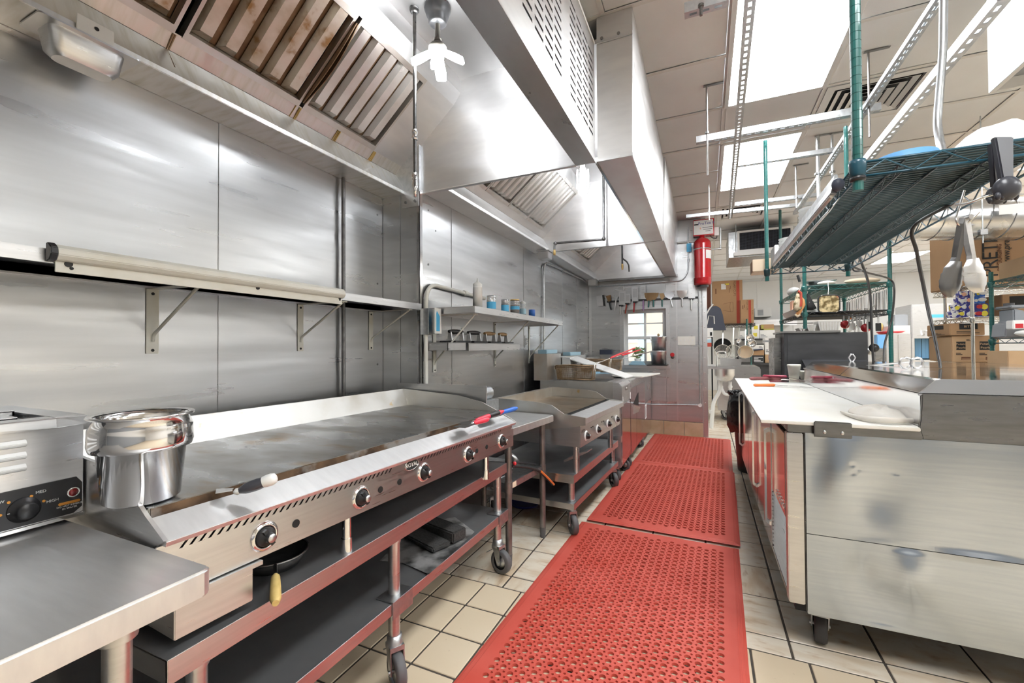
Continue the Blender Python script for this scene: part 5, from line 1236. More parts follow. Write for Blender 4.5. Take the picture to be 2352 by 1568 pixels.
# things on and by the window sill
SLZ = WZ0-0.0025
def inset(label, x, y, z, r, h, lid=False):
    t = thing('inset_pot', label, 'pot', (x, y, z), group='steel pots stacked by the window')
    obj('pot_body', MB().lathe([(0, 0), (r*0.82, 0), (r*0.92, h*0.70), (r, h*0.72), (r, h*0.95), (r*1.05, h), (r*0.95, h), (r*0.9, h*0.7), (r*0.8, 0.006), (0, 0.006)], (x, y, z), 32), STEEL, t)
    if lid:
        obj('pot_lid', MB().lathe([(0, h+0.008), (r*0.9, h+0.004), (r*1.04, h), (r*1.04, h-0.004)], (x, y, z), 28), STEEL, t)
        obj('spoon_end', MB().ball((x, y, z+h+0.02), 0.016, (1, 0.5, 1.4)), WOOD, t)


inset('lower steel pot of the stack on the window sill', -0.595, 6.16, SLZ+0.014, 0.105, 0.185); inset('upper lidded steel pot with a spoon stacked on the lower one by the window', -0.59, 6.16, SLZ+0.2, 0.105, 0.19, True)
single('black_tray', MB().box(-0.74, -0.47, 6.06, 6.26, SLZ, SLZ+0.013), BLACKPLASTIC, 'flat black tray under the steel pots on the window sill', 'tray', bevel=0.004)
pl = thing('potted_plant', 'small leafy plant standing at the window', 'plant', (-0.88, 6.27, SLZ))
obj('flower_pot', MB().lathe([(0, 0), (0.035, 0), (0.05, 0.09), (0.044, 0.09), (0.0, 0.085)], (-0.88, 6.27, SLZ), 18), WHITEPLASTIC, pl)
m = MB()
for k in range(46):
    a = random.uniform(0, 2*PI); r_ = random.uniform(0.02, 0.085); zz = SLZ+random.uniform(0.10, 0.235)
    c = Vector((-0.88+r_*math.cos(a), 6.265+r_*0.4*math.sin(a), zz)); d = Vector((random.uniform(-1, 1), random.uniform(-0.5, 0.5), random.uniform(-0.3, 1))).normalized()*0.035
    s_ = d.cross(Vector((0, 1, 0.3))).normalized()*0.012
    m.add([c-d, c+s_, c+d, c-s_], [(0, 1, 2, 3)])
    m.tube([(-0.88, 6.27, SLZ+0.085), c], 0.001, 3)
obj('leaves', m, LEAF, pl, stuff=True)
single('foil_packet', MB().prism([(-1.0, 0), (-0.76, 0), (-0.80, 0.05), (-0.94, 0.06)], 'y', 6.17, 6.29, M=Matrix.Translation((0, 0, SLZ))), PALEBLUE, 'pale blue wrapped packet lying on the window sill left of the pots', 'packet', bevel=0.006)
# switches, valve, pipes
t = thing('switch_plate', 'wide four-gang steel switch plate on the back wall', 'switch', (-0.24, YB, 1.21))
obj('plate', MB().box(-0.352, -0.132, YB-0.008, YB-0.0005, 1.215, 1.335), CREAM, t, bevel=0.003)
m = MB()
for k in range(4): m.box(-0.318+0.048*k, -0.306+0.048*k, YB-0.016, YB-0.008, 1.268, 1.29)
obj('toggle', m, WHITEPLASTIC, t)
t = thing('shutoff_knob', 'red round valve knob on the back wall right of the window', 'valve', (-0.418, YB, 1.06))
obj('valve_stem', MB().cyl((-0.418, YB, 1.088), (-0.418, YB-0.05, 1.088), 0.014, 12), BRASS, t)
obj('valve_knob', MB().cyl((-0.418, YB-0.045, 1.088), (-0.418, YB-0.065, 1.088), 0.028, 16), REDPLASTIC, t, bevel=0.004)
obj('valve_body', MB().ball((-0.418, YB-0.02, 1.055), 0.024), DARKPIPE, t)
conduit('galvanized pipe down the right side of the back wall and along above the base tiles', [(-0.085, YB-0.02, 1.93), (-0.085, YB-0.02, 0.421), (-0.70, YB-0.02, 0.40)], 0.0085, GALV, [], 0.01, 'wall_pipe')
obj('round_fitting', MB().cyl((-0.085, YB-0.035, 0.42), (-0.085, YB-0.003, 0.42), 0.024, 14), PVC, bpy.data.objects['wall_pipe'])
conduit('thin bent conduit running under the far hood and up beside the red cylinder', [(-1.45, YB-0.02, 2.075), (-0.28, YB-0.02, 2.085), (-0.21, YB-0.02, 2.2), (-0.205, YB-0.02, 2.80)], 0.0085, GALV, [((-0.205, YB-0.02, 2.35), (0, 0, 1))], 0.16)
conduit('white pipe crossing the back wall behind the red cylinder', [(-0.42, YB-0.018, 2.60), (-0.02, YB-0.018, 2.60)], 0.013, PVC, [], 0.02, 'wall_pipe')
single('blue_tag', MB().box(-0.225, -0.165, YB-0.050, YB-0.040, 2.46, 2.57), SKYBLUE, 'blue tag hanging on the conduit left of the red cylinder', 'tag')
# ================================================================ AISLE MATS
def rubber_mat(name, label, cx_, cy_, w, l, rz, z0=0.0005, part=(0, 1)):
    """drainage mat: big holes on a triangular lattice, a small hole in each triangle, ribbed border"""
    p = 0.0435; R1, R2, th = 0.0125, 0.0052, 0.011
    bx = 0.055
    W_, L_ = w-2*bx, l-2*bx
    nx = int(round(W_/(p*math.sqrt(3)/2))); ny = int(round(L_/p)); px_ = W_/nx; py = L_/ny
    vs, fs = [], []
    def vert(i, j):   # column i across, row j along; odd columns shifted half a pitch
        y = (j+(0.5 if i % 2 else 0.0))*py
        return (-W_/2+i*px_, -L_/2+min(max(y, 0), L_))
    def solid(i, j): return i == 0 or i == nx or j <= 0 or j >= (ny if i % 2 == 0 else ny-1)
    def tri(a, b, c):
        P_ = [vert(*q) for q in (a, b, c)]
        if abs((P_[1][0]-P_[0][0])*(P_[2][1]-P_[0][1])-(P_[2][0]-P_[0][0])*(P_[1][1]-P_[0][1])) < 1e-9: return
        cx0, cy0 = sum(q[0] for q in P_)/3, sum(q[1] for q in P_)/3
        out = []; wall = []
        for k, q in enumerate((a, b, c)):
            x, y = P_[k]; xp, yp = P_[k-1]; xn, yn = P_[(k+1) % 3]
            if solid(*q): out.append((x, y)); wall.append(False); continue
            a0 = math.atan2(yp-y, xp-x); a1 = math.atan2(yn-y, xn-x)
            while a1-a0 > PI: a1 -= 2*PI
            while a1-a0 < -PI: a1 += 2*PI
            for s_ in range(4):
                t_ = a0+(a1-a0)*s_/3; out.append((x+R1*math.cos(t_), y+R1*math.sin(t_))); wall.append(s_ < 3)
        n_ = len(out); o = len(vs)
        hole = not any(solid(*q) for q in (a, b, c))
        inner = []
        for (x, y) in out:
            d = math.hypot(x-cx0, y-cy0) or 1; inner.append((cx0+(x-cx0)/d*R2, cy0+(y-cy0)/d*R2))
        vs.extend([(x, y, th) for x, y in out])
        if hole:
            vs.extend([(x, y, th) for x, y in inner]); vs.extend([(x, y, 0.002) for x, y in inner])
            for k in range(n_):
                q = (k+1) % n_
                fs.append((o+k, o+q, o+n_+q, o+n_+k)); fs.append((o+n_+k, o+n_+q, o+2*n_+q, o+2*n_+k))
        else: fs.append(tuple(o+k for k in range(n_)))
        for k in range(n_):
            if wall[k]:
                q = (k+1) % n_; e = len(vs)
                vs.extend([(*out[k], 0.0005), (*out[q], 0.0005)]); fs.append((o+k, o+q, e+1, e))
    for i in range(nx):
        for j in range(0, ny+1):
            if i % 2 == 0:
                tri((i, j), (i, j+1), (i+1, j)); tri((i, j+1), (i+1, j+1), (i+1, j)) if j < ny else None
            else:
                tri((i, j), (i, j+1), (i+1, j+1)); tri((i, j), (i+1, j+1), (i+1, j))
        if i % 2 == 0: tri((i, 0), (i+1, 0), (i+1, -1))
        else: tri((i, 0), (i+1, 0), (i, -1))
    t = thing(name, label, 'floor mat', M=Matrix.Translation((cx_, cy_, z0)) @ Matrix.Rotation(rz, 4, 'Z'), group='red rubber floor mats')
    m = MB(); m.add(vs, fs)
    obj('perforated_field', m, REDMAT, t, local=True)
    b = MB()
    prof = [(0.0, 0.0015), (0.010, 0.004), (0.013, 0.0065), (0.017, 0.0065), (0.019, 0.008), (0.023, 0.008), (0.025, 0.0095), (0.029, 0.0095), (0.032, 0.011), (bx+0.0005, 0.011), (bx+0.0005, 0.0005)]
    c4 = [(-1, -1), (1, -1), (1, 1), (-1, 1)]
    for k in range(4):
        (ax, ay), (cx2, cy2) = c4[k], c4[(k+1) % 4]
        A = [((w/2-d)*ax, (l/2-d)*ay, z) for d, z in prof]; B = [((w/2-d)*cx2, (l/2-d)*cy2, z) for d, z in prof]
        n_ = len(prof); b.add(A+B, [(q, q+1, n_+q+1, n_+q) for q in range(n_-1)])
    obj('ribbed_border', b, REDMAT, t, local=True)
    return t


rubber_mat('floor_mat', 'red perforated rubber mat nearest to the camera in the aisle', -0.339, 2.085, 0.955, 1.63, math.radians(-1.7))
rubber_mat('floor_mat', 'second red perforated mat in the aisle, beside the small griddle', -0.268, 3.745, 0.935, 1.665, math.radians(-1.9), 0.0125)
rubber_mat('floor_mat', 'farthest red perforated mat in the aisle, at the foot of the back wall', -0.222, 5.395, 0.93, 1.63, math.radians(-1.8), 0.0008)
rubber_mat('floor_mat', 'red mat of which only a corner shows at the bottom edge, by the front caster', -0.52, 0.785, 0.94, 0.96, 0.0, 0.0008)

# ================================================================ PREP TABLE
YN, YF = 2.02, 4.47
pt = thing('prep_table', 'refrigerated steel prep table with a long white cutting board on the right', 'prep table', (0.9, 3.2, 0))
obj('cabinet', MB().box(0.335, 1.60, YN+0.012, YF, 0.16, 0.872), DARKSTEEL, pt)
zs = 0.468
DENTS = ((0.40, 0.74, 0.05, 0.11, 0.005), (0.45, 0.70, 0.05, 0.13, -0.008), (0.58, 0.64, 0.07, 0.11, 0.008), (0.52, 0.35, 0.045, 0.08, 0.010), (0.66, 0.36, 0.05, 0.085, -0.011), (0.58, 0.25, 0.08, 0.07, 0.007), (0.85, 0.55, 0.12, 0.2, 0.004), (0.50, 0.75, 0.006, 0.006, 0.0016), (0.515, 0.735, 0.006, 0.006, 0.0016), (0.50, 0.72, 0.007, 0.006, 0.0018), (0.62, 0.735, 0.006, 0.008, 0.0016), (0.63, 0.73, 0.005, 0.006, 0.0014))


def dented(x0, x1, z0, z1):
    nx_, nz_ = 150, 60; vv = []
    for j in range(nz_+1):
        for i in range(nx_+1):
            x, z = x0+(x1-x0)*i/nx_, z0+(z1-z0)*j/nz_
            e = min(1, (x-x0)/0.02, (x1-x)/0.02, (z-z0)/0.02, (z1-z)/0.02)
            y = YN-0.006+e*sum(a*math.exp(-((x-cx2)/sx_)**2-((z-cz2)/sz_)**2) for cx2, cz2, sx_, sz_, a in DENTS)*(1.6)
            vv.append((x, y, z))
    m = MB().add(vv, [(j*(nx_+1)+i, j*(nx_+1)+i+1, (j+1)*(nx_+1)+i+1, (j+1)*(nx_+1)+i) for j in range(nz_) for i in range(nx_)], 0, True)
    b_ = [(x0, YN-0.006, z0), (x1, YN-0.006, z0), (x1, YN-0.006, z1), (x0, YN-0.006, z1)]; c_ = [(x, YN+0.010, z) for x, y, z in b_]
    return m.add(b_+c_, [(0, 1, 5, 4), (1, 2, 6, 5), (2, 3, 7, 6), (3, 0, 4, 7), (4, 5, 6, 7)])


for (z0, z1) in ((0.158, zs-0.001), (zs+0.001, 0.862)): obj('end_panel', dented(0.349, 1.60, z0, z1), PREPSTEEL, pt)
obj('panel_joint', MB().box(0.349, 1.60, YN-0.0065, YN-0.005, zs-0.0015, zs+0.001), BLACK, pt)
obj('corner_post', MB().box(0.288, 0.343, YN, YN+0.05, 0.185, 0.855), STEEL, pt, bevel=0.003)
obj('door_reveal', MB().box(0.31, 0.346, YN+0.004, YF, 0.16, 0.872), BLACK, pt)
XD = 0.288
doors = [(YN+0.052, 2.46), (2.47, 3.10), (3.11, 3.75), (3.76, 4.46)]
for i, (a, b) in enumerate(doors):
    z0 = 0.20
    if i == 0:
        g_ = obj('vent_panel', MB().box(XD-0.001, XD+0.03, a, b, 0.50, 0.842), REDPOLISH, pt, bevel=0.002); obj('vent_sill', MB().box(XD-0.001, XD+0.03, a, b, z0, 0.215), REDPOLISH, pt)
        lv = MB()
        for k in range(15): lv.prism([(-0.001, 0.0), (0.001, -0.0035), (0.013, 0.0035), (0.012, 0.007)], 'y', a, b, M=Matrix.Translation((XD, 0, 0.222+0.0185*k)))
        obj('vent_louvres', lv, STEEL, pt)
        m = MB()
        for k in range(9): m.tube([(XD-0.004, a+0.03+0.024*k+0.011*math.sin(q), 0.535+0.011*math.cos(q)+0.004*(k % 2)) for q in [0.7*n_ for n_ in range(8)]], 0.0022, 5)
        obj('script_emblem', m, CHROME, pt)
    else:
        d = obj('door', MB().box(XD-0.004, XD+0.03, a, b, z0, 0.842), REDPOLISH, pt, bevel=0.003)
        yh = a+0.055 if i == 1 else (b-0.06 if i == 3 else a+0.05)
        obj('handle', MB().prism([(XD-0.004, 0.30), (XD-0.028, 0.32), (XD-0.028, 0.775), (XD-0.004, 0.79), (XD-0.004, 0.77), (XD-0.018, 0.76), (XD-0.018, 0.33), (XD-0.004, 0.32)], 'y', yh-0.012, yh+0.012), POLISH, d, bevel=0.001)
obj('top_rail', MB().box(0.29, 0.70, YN-0.012, YF, 0.860, 0.892), DARKSTEEL, pt, bevel=0.002)
bp = obj('board_clip', MB().box(0.372, 0.490, YN-0.040, YN-0.034, 0.852, 0.912).box(0.372, 0.490, YN-0.034, YN-0.012, 0.852, 0.858), DARKSTEEL, pt, bevel=0.003)
m = MB()
for x in (0.405, 0.46): m.ball((x, YN-0.041, 0.872), 0.006, (1, 0.5, 1.2), 8, 6)
obj('clip_rivet', m, STEEL, bp)
# raised rail and end cheek
obj('end_cheek', MB().prism([(0.70, 0.864), (1.60, 0.864), (1.60, 1.026), (0.70, 1.026), (0.695, 0.935), (0.69, 0.906)], 'y', YN-0.014, YN-0.002), DARKSTEEL, pt, bevel=0.003)
obj('rail_face', MB().box(0.698, 0.706, YN-0.002, 4.03, 0.892, 1.020), POLISH, pt)
obj('rail_lip', MB().box(0.690, 0.760, YN-0.010, 4.03, 1.018, 1.026), POLISH, pt, bevel=0.002)
obj('pan_well', MB().box(0.706, 1.60, YN, 4.03, 0.872, 1.018), STEEL, pt)
for (a, b) in ((YN-0.006, 3.02), (3.03, 3.98)):
    l_ = obj('lid', MB().prism([(0.694, 1.028), (0.738, 1.074), (0.755, 1.079), (1.72, 1.079), (1.72, 1.028)], 'y', a, b), POLISH, pt, bevel=0.002)
obj('rear_counter', MB().box(0.700, 1.60, 4.032, YF, 0.872, 0.905), STEEL, pt)
# lid fittings
m = MB().tube(round_path([at(1915, 868, X=0.70), at(1917, 850, X=0.72), at(1935, 846, X=0.76), at(2088, 831, Z=1.10)], 0.02), 0.006, 8)
obj('lid_stay', m, STEEL, pt)
for (cx2, cy2) in ((2080, 833), (2106, 833)):
    c = at(cx2, cy2, Z=1.112)
    obj('lid_handle', MB().tube([c+CR*0.031*math.cos(a)*1.0+CU*0.026*math.sin(a) for a in (0.2, 0.9, 1.6, 2.4, 3.3, 4.2, 4.9, 5.6)], 0.0055, 8, closed=True), STEEL, pt)
c = at(1957, 822, Y=3.97)
obj('lid_handle', MB().tube([c+Vector((0.02*math.cos(a), 0, 0.03*math.sin(a))) for a in (0.1, 1.3, 1.8, 3.0, 4.4, 4.9)], 0.005, 8, closed=True), STEEL, pt)
for p_, l2 in (((1873, 838), 0.05), ((2002, 860), 0.05)):
    c = at(*p_, X=0.735)
    obj('hinge_clip', MB().box(c.x-0.012, c.x+0.012, c.y-l2, c.y+l2, c.z-0.006, c.z+0.006), WIRE, pt, bevel=0.003)
for (x, y) in ((0.405, YN+0.08), (0.42, 4.35), (1.5, YN+0.12), (1.5, 4.3)): caster(pt, x, y, 0.068, 1.45 if y < 3 else -0.3, False, 0.165, 0.02, RUBBER, 0.021)
single('cutting_board', MB().prism([(0.196, 1.985), (0.689, 1.990), (0.697, 2.03), (0.697, YF), (0.235, YF)], 'z', 0.8925, 0.9055), BOARD, 'long white cutting board along the front of the prep table', 'cutting board', bevel=0.002)
BZ = 0.906
# cloth
pts = [at(*p, Z=BZ) for p in ((1935, 946), (1975, 940), (2030, 936), (2080, 944), (2108, 955), (2100, 972), (2060, 972), (2010, 965), (1975, 955))]
cc = sum(pts, Vector())/len(pts); m = MB(); n_ = len(pts); vv = []
for r, z in ((1.0, 0.0), (1.02, 0.008), (0.92, 0.024), (0.64, 0.038), (0.3, 0.044)):
    for i, p in enumerate(pts): vv.append(cc+(p-cc)*r+Vector((0, 0, z*(0.75+0.5*math.sin(i*2.1+r*7))+0.0005)))
vv.append(cc+Vector((0, 0, 0.032)))
m.add(vv, [(k*n_+i, k*n_+(i+1) % n_, (k+1)*n_+(i+1) % n_, (k+1)*n_+i) for k in range(4) for i in range(n_)]+[(4*n_+i, 4*n_+(i+1) % n_, 5*n_) for i in range(n_)], 0, True)
m.tube([at(1932, 945, Z=BZ+0.006), at(1948, 952, Z=BZ+0.008), at(1985, 962, Z=BZ+0.012), at(2040, 966, Z=BZ+0.016), at(2095, 966, Z=BZ+0.012)], 0.01, 8, rs=[0.004, 0.008, 0.012, 0.014, 0.010])
o = single('cloth', m, CLOTH, 'crumpled white cloth on the near end of the cutting board', 'cloth')
sb_ = o.modifiers.new('sub', 'SUBSURF'); sb_.levels = 1; sb_.render_levels = 2


def knife(name, label, h0, h1_, tip, hm, w=0.024, z=BZ, hr=0.011):
    a, b, c = at(*h0, Z=z+hr), at(*h1_, Z=z+hr), at(*tip, Z=z+0.004)
    t = thing(name, label, 'knife', (b.x, b.y, z), group='knives on the cutting board')
    obj('handle', MB().tube([a.lerp(b, k) for k in (0, 0.06, 0.3, 0.7, 0.94, 1)], hr, 10, rs=[hr*0.5, hr, hr*0.9, hr, hr, hr*0.6]), hm, t)
    d = (c-b).normalized(); s_ = Vector((-d.y, d.x, 0))*w
    b2 = Vector((b.x, b.y, z+hr)); q = [b2-s_*0.5, b2.lerp(c, 0.75)-s_*0.5, c, b2+s_*0.5]
    obj('blade', MB().hexa([p-Vector((0, 0, 0.001)) for p in q], [p+Vector((0, 0, 0.001)) for p in q]), POLISH, t)


knife('knife', 'knife with a bright orange handle on the cutting board', (1731, 884), (1780, 884), (1880, 890), ORANGE, 0.03)
knife('bread_knife', 'long knife with a worn plum handle behind the orange one', (1722, 869), (1795, 868), (1875, 880), PLUM, 0.03, hr=0.015)
knife('knife', 'knife with a red plum handle lying on top near the foam cup', (1752, 863), (1808, 865), (1860, 876), pm('wine_handle', (0.36, 0.03, 0.07), 0.4), 0.026, BZ+0.022, 0.012)
single('board_tray', MB().prism([(0, 0), (0.30, 0), (0.34, 0.28), (0.02, 0.30)], 'z', 0, 0.008, M=Matrix.Translation(at(1790, 882, Z=BZ)+Vector((-0.05, 0.10, 0)))), POLISH, 'thin steel tray under the knife blades on the cutting board', 'tray')
for (px0, py0, r, h, lab) in ((1824, 873, 0.048, 0.135, 'tall cream foam cup standing behind the knives'), (1849, 871, 0.045, 0.075, 'low cream foam cup right of the tall one')):
    c = at(px0, py0, Z=BZ)
    single('foam_cup', MB().lathe([(0, 0), (r*0.72, 0), (r, h*0.86), (r*1.05, h*0.87), (r*1.05, h*0.98), (r, h), (r*0.9, h), (r*0.66, 0.006), (0, 0.006)], c, 28), FOAMCUP, lab, 'cup', 'foam cups on the prep table')
# bin with black bag
c = (0.42, 4.74, 0.0)
tb = thing('trash_bin', 'black rubbish bin with a glossy black bag hanging over its rim', 'bin', c)
obj('bin_body', MB().lathe([(0, 0.0), (0.150, 0.0), (0.155, 0.01), (0.195, 0.62), (0.205, 0.66), (0.18, 0.66), (0.14, 0.02), (0, 0.02)], c, 28), BLACKPLASTIC, tb)
m = MB(); sg = 40; vv = []
for k, (r, z) in enumerate(((0.185, 0.64), (0.200, 0.735), (0.222, 0.742), (0.235, 0.66), (0.240, 0.55), (0.232, 0.44), (0.205, 0.36))):
    for i in range(sg):
        a = 2*PI*i/sg; rr = r+0.010*math.sin(5*a+k)+0.006*math.sin(11*a+2*k); vv.append((c[0]+rr*math.cos(a), c[1]+rr*math.sin(a), z+0.02*math.sin(3*a+k*0.5)))
m.add(vv, [(k*sg+i, k*sg+(i+1) % sg, (k+1)*sg+(i+1) % sg, (k+1)*sg+i) for k in range(6) for i in range(sg)], 0, True)
obj('bin_bag', m, BAG, tb)
m = MB()
for i in range(sg*2):
    a = 2*PI*i/(sg*2); r = 0.215+random.uniform(-0.015, 0.015)
    m.ball((c[0]+r*math.cos(a), c[1]+r*math.sin(a), 0.735+random.uniform(-0.01, 0.02)), random.uniform(0.008, 0.016), (1.4, 0.8, 1), 6, 4)
obj('bag_gather', m, BAG, tb)

# ================================================================ OVERHEAD SHELF AND STRUTS
SHZ = 1.715; SX_0, SX_1, SY_0, SY_1 = 0.385, 0.835, 1.54, 3.385


def wire_shelf(name, label, x0, x1, y0, y1, z, mat, gridmat, along='x', step=0.0245, ribs=3, r=0.0028, depth=0.035, posts=None, pmat=None, group=None, trusses=True):
    t = thing(name, label, 'wire shelf', ((x0+x1)/2, (y0+y1)/2, z-depth), group=group)
    m = MB()
    for zz in (z, z-depth):
        m.tube([(x0, y0, zz), (x1, y0, zz), (x1, y1, zz), (x0, y1, zz)], 0.0042, 6, closed=True)
    obj('shelf_rim', m, mat, t)
    zg = MB()
    for (a, b) in (((x0, y0), (x1, y0)), ((x0, y1), (x1, y1)), ((x0, y0), (x0, y1)), ((x1, y0), (x1, y1))):
        L_ = math.dist(a, b); n_ = max(2, int(L_/0.055)); zg.tube([(a[0]+(b[0]-a[0])*k/n_, a[1]+(b[1]-a[1])*k/n_, z if k % 2 else z-depth) for k in range(n_+1)], 0.0026, 5)
    obj('edge_truss', zg, mat, t)
    g_ = MB()
    if along == 'x':
        n_ = int((y1-y0)/step)
        for k in range(1, n_): y = y0+(y1-y0)*k/n_; g_.cyl((x0, y, z), (x1, y, z), r, 6)
        for k in range(1, ribs+1):
            x = x0+(x1-x0)*k/(ribs+1); g_.cyl((x, y0, z-0.006), (x, y1, z-0.006), 0.0036, 6)
            if k == 1 or k == ribs:
                g_.cyl((x, y0, z-depth*0.8), (x, y1, z-depth*0.8), 0.0036, 6)
                nn = int((y1-y0)/0.05); g_.tube([(x, y0+(y1-y0)*q/nn, z-0.006 if q % 2 else z-depth*0.8) for q in range(nn+1)], 0.0022, 4)
    else:
        n_ = int((x1-x0)/step)
        for k in range(1, n_): x = x0+(x1-x0)*k/n_; g_.cyl((x, y0, z), (x, y1, z), r, 6)
        for k in range(1, ribs+1): y = y0+(y1-y0)*k/(ribs+1); g_.cyl((x0, y, z-0.006), (x1, y, z-0.006), 0.0036, 6)
    obj('wire_deck', g_, gridmat, t)
    return t


def post(t, x, y, z0, z1, mat, r=0.0125, sleeve=None, smat=None, rings=0.0254):
    m = MB()
    prof = [(0, z0), (r, z0)]
    if rings:
        k = z0+rings
        while k < z1-0.003: prof += [(r, k-0.0012), (r*0.93, k-0.0009), (r*0.93, k+0.0009), (r, k+0.0012)]; k += rings
    prof += [(r, z1), (0, z1)]
    o = obj('post', m.lathe(prof, (x, y, 0), 14, sm=False), mat, t)
    for zz in (sleeve or []): obj('post_sleeve', MB().lathe([(r, zz-0.028), (r*1.35, zz-0.022), (r*1.6, zz+0.012), (r*1.5, zz+0.020), (r, zz+0.022)], (x, y, 0), 16), smat or mat, o)
    return o


sh = wire_shelf('hanging_shelf', 'teal wire shelf hanging over the prep table, seen from below', SX_0+0.02, SX_1, SY_0, SY_1, SHZ+0.01, TEALEPOXY, DARKWIRE, 'x', 0.0205, 3, 0.0036, 0.04)
ZS_A = 2.60
p0 = at(1966, 400, Y=SY_0)
post(sh, p0.x+0.004, SY_0, 1.645, ZS_A, GREENEPOXY, 0.0135, [1.712], TEALEPOXY)
obj('post_ring', MB().lathe([(0.0135, 1.672), (0.019, 1.674), (0.019, 1.684), (0.0135, 1.686)], (p0.x+0.004, SY_0, 0), 16), BLACKPLASTIC, sh)
p1 = at(1762, 640, Y=SY_1)
post(sh, p1.x, SY_1, 1.64, ZS_A, GREENEPOXY, 0.0125, [1.70], DARKWIRE)
post(sh, SX_1-0.005, SY_1, 1.64, ZS_A, GREENEPOXY, 0.0125, [1.70], DARKWIRE)
post(sh, SX_1+0.0, SY_0, 1.64, ZS_A, GREENEPOXY, 0.0125, [1.70], DARKWIRE)
# ticket rail and white sign strip on its left edge
tr = thing('ticket_rail', 'long aluminium ticket rail clipped along the left edge of the hanging shelf', 'rail', (SX_0, 2.3, SHZ-0.03))
obj('rail_body', MB().prism([(SX_0-0.018, SHZ-0.030), (SX_0-0.002, SHZ-0.034), (SX_0+0.006, SHZ-0.005), (SX_0+0.002, SHZ+0.03), (SX_0-0.006, SHZ+0.03), (SX_0-0.010, SHZ)], 'y', 1.67, 3.0), GALV, tr, bevel=0.002)
obj('rail_bead', MB().cyl((SX_0-0.012, 1.68, SHZ-0.036), (SX_0-0.012, 2.99, SHZ-0.036), 0.006, 8), CREAM, tr)
obj('rail_end_cap', MB().ball((SX_0, 1.66, SHZ-0.008), 0.018, (1, 0.7, 1.2), 10, 8), NAVY, tr)
a, b = at(1945, 452, Y=1.66), at(1840, 562, Y=2.46)
m = MB().hexa([Vector((SX_0+0.012, 1.70, SHZ-0.038)), Vector((SX_0+0.012, 2.55, SHZ-0.038)), Vector((SX_0-0.016, 2.55, SHZ-0.090)), Vector((SX_0-0.016, 1.70, SHZ-0.080))],
    [Vector((SX_0+0.014, 1.70, SHZ-0.039)), Vector((SX_0+0.014, 2.55, SHZ-0.039)), Vector((SX_0-0.014, 2.55, SHZ-0.091)), Vector((SX_0-0.014, 1.70, SHZ-0.081))])
st = single('label_strip', m, WHITEMETAL, 'white label strip with a small round mark hanging below the ticket rail', 'sign')
MS = frame((SX_0-0.004, 1.745, SHZ-0.062), (0, -1, 0), (0.55, 0, 1))
ROOTM[st.name] = Matrix.Translation(st.location)
obj('round_mark', MB().tube([MS @ Vector((0.019*math.cos(q*PI/8), 0.014*math.sin(q*PI/8), 0)) for q in range(14)], 0.0012, 5).tube([MS @ Vector((x, 0.008*math.sin(3*x/0.01), 0)) for x in [-0.008+0.004*q for q in range(7)]], 0.001, 5), BLACKPRINT, st)


def strut(name, label, p0, p1, w=0.041, h=0.021, down=True, slot=0.028, gap=0.020, group='slotted steel struts'):
    """U-channel with a slotted face"""
    p0, p1 = Vector(p0), Vector(p1); d = (p1-p0).normalized(); L_ = (p1-p0).length; s_ = d.cross(Vector((0, 0, 1))).normalized()
    t = thing(name, label, 'strut', p0.lerp(p1, 0.5)-Vector((0, 0, h)), group=group)
    o = p0-s_*w/2-Vector((0, 0, h if down else 0))
    us = [0]; kk = []; q = gap
    while q+slot < L_: us += [q, q+slot]; kk += [0, 1]; q += slot+gap
    us += [L_]; kk += [0]
    m = MB().gridplate(o, d, s_, us, [0, w*0.34, w*0.66, w], lambda i, j: kk[i] and j == 1, 0.0025)
    for e in (0, w-0.0025): m.hexa([o+s_*e, o+s_*(e+0.0025), o+s_*(e+0.0025)+Vector((0, 0, h)), o+s_*e+Vector((0, 0, h))], [p+d*L_ for p in (o+s_*e, o+s_*(e+0.0025), o+s_*(e+0.0025)+Vector((0, 0, h)), o+s_*e+Vector((0, 0, h)))])
    for e in (0.0025, w-0.0115): m.hexa([o+s_*e+Vector((0, 0, h-0.0025)), o+s_*(e+0.009)+Vector((0, 0, h-0.0025)), o+s_*(e+0.009)+Vector((0, 0, h)), o+s_*e+Vector((0, 0, h))], [p+d*L_ for p in (o+s_*e+Vector((0, 0, h-0.0025)), o+s_*(e+0.009)+Vector((0, 0, h-0.0025)), o+s_*(e+0.009)+Vector((0, 0, h)), o+s_*e+Vector((0, 0, h)))])
    obj('channel', m, GALV, t)
    return t


ZA = 2.60
A0, A1 = at(1728, -60, Z=ZA), at(1677, 497, Z=ZA)
strut('ceiling_strut', 'perforated strut running away over the aisle in front of the light panels', A0, A1)
B0, B1 = at(2185, -50, Z=ZA), at(1826, 488, Z=ZA)
strut('ceiling_strut', 'perforated strut running away behind the near green post', B0, B1)
C0, C1 = at(2308, -30, Z=2.42), at(1992, 358, Z=2.42)
strut('ceiling_strut', 'perforated strut with oval holes ending over the right side of the hanging shelf', C0, C1, 0.041, 0.041, slot=0.03, gap=0.03)
ZX = ZA+0.045
for (u0, v0, u1, v1, lab) in ((1599, 316, 2018, 243, 'long cross strut hung from two rods, just under the big light panel'), (1692, 374, 1962, 339, 'cross strut carrying the green posts under the second light panel'),
                              (1688, 466, 1890, 446, 'short cross strut in front of the far ceiling diffuser'), (1576, 494, 1880, 474, 'lowest looking cross strut ending above the red cylinder'), (1572, 14, 1670, -14, 'short strut end with a hanging bolt at the top edge over the aisle')):
    a = at(u0, v0, Z=ZX); b = at(u1, v1, Z=ZX); b.y = a.y+(b.y-a.y)*0.3
    strut('cross_strut', lab, a, b, 0.041, 0.041 if 'short strut end' in lab or 'long cross' in lab else 0.03)
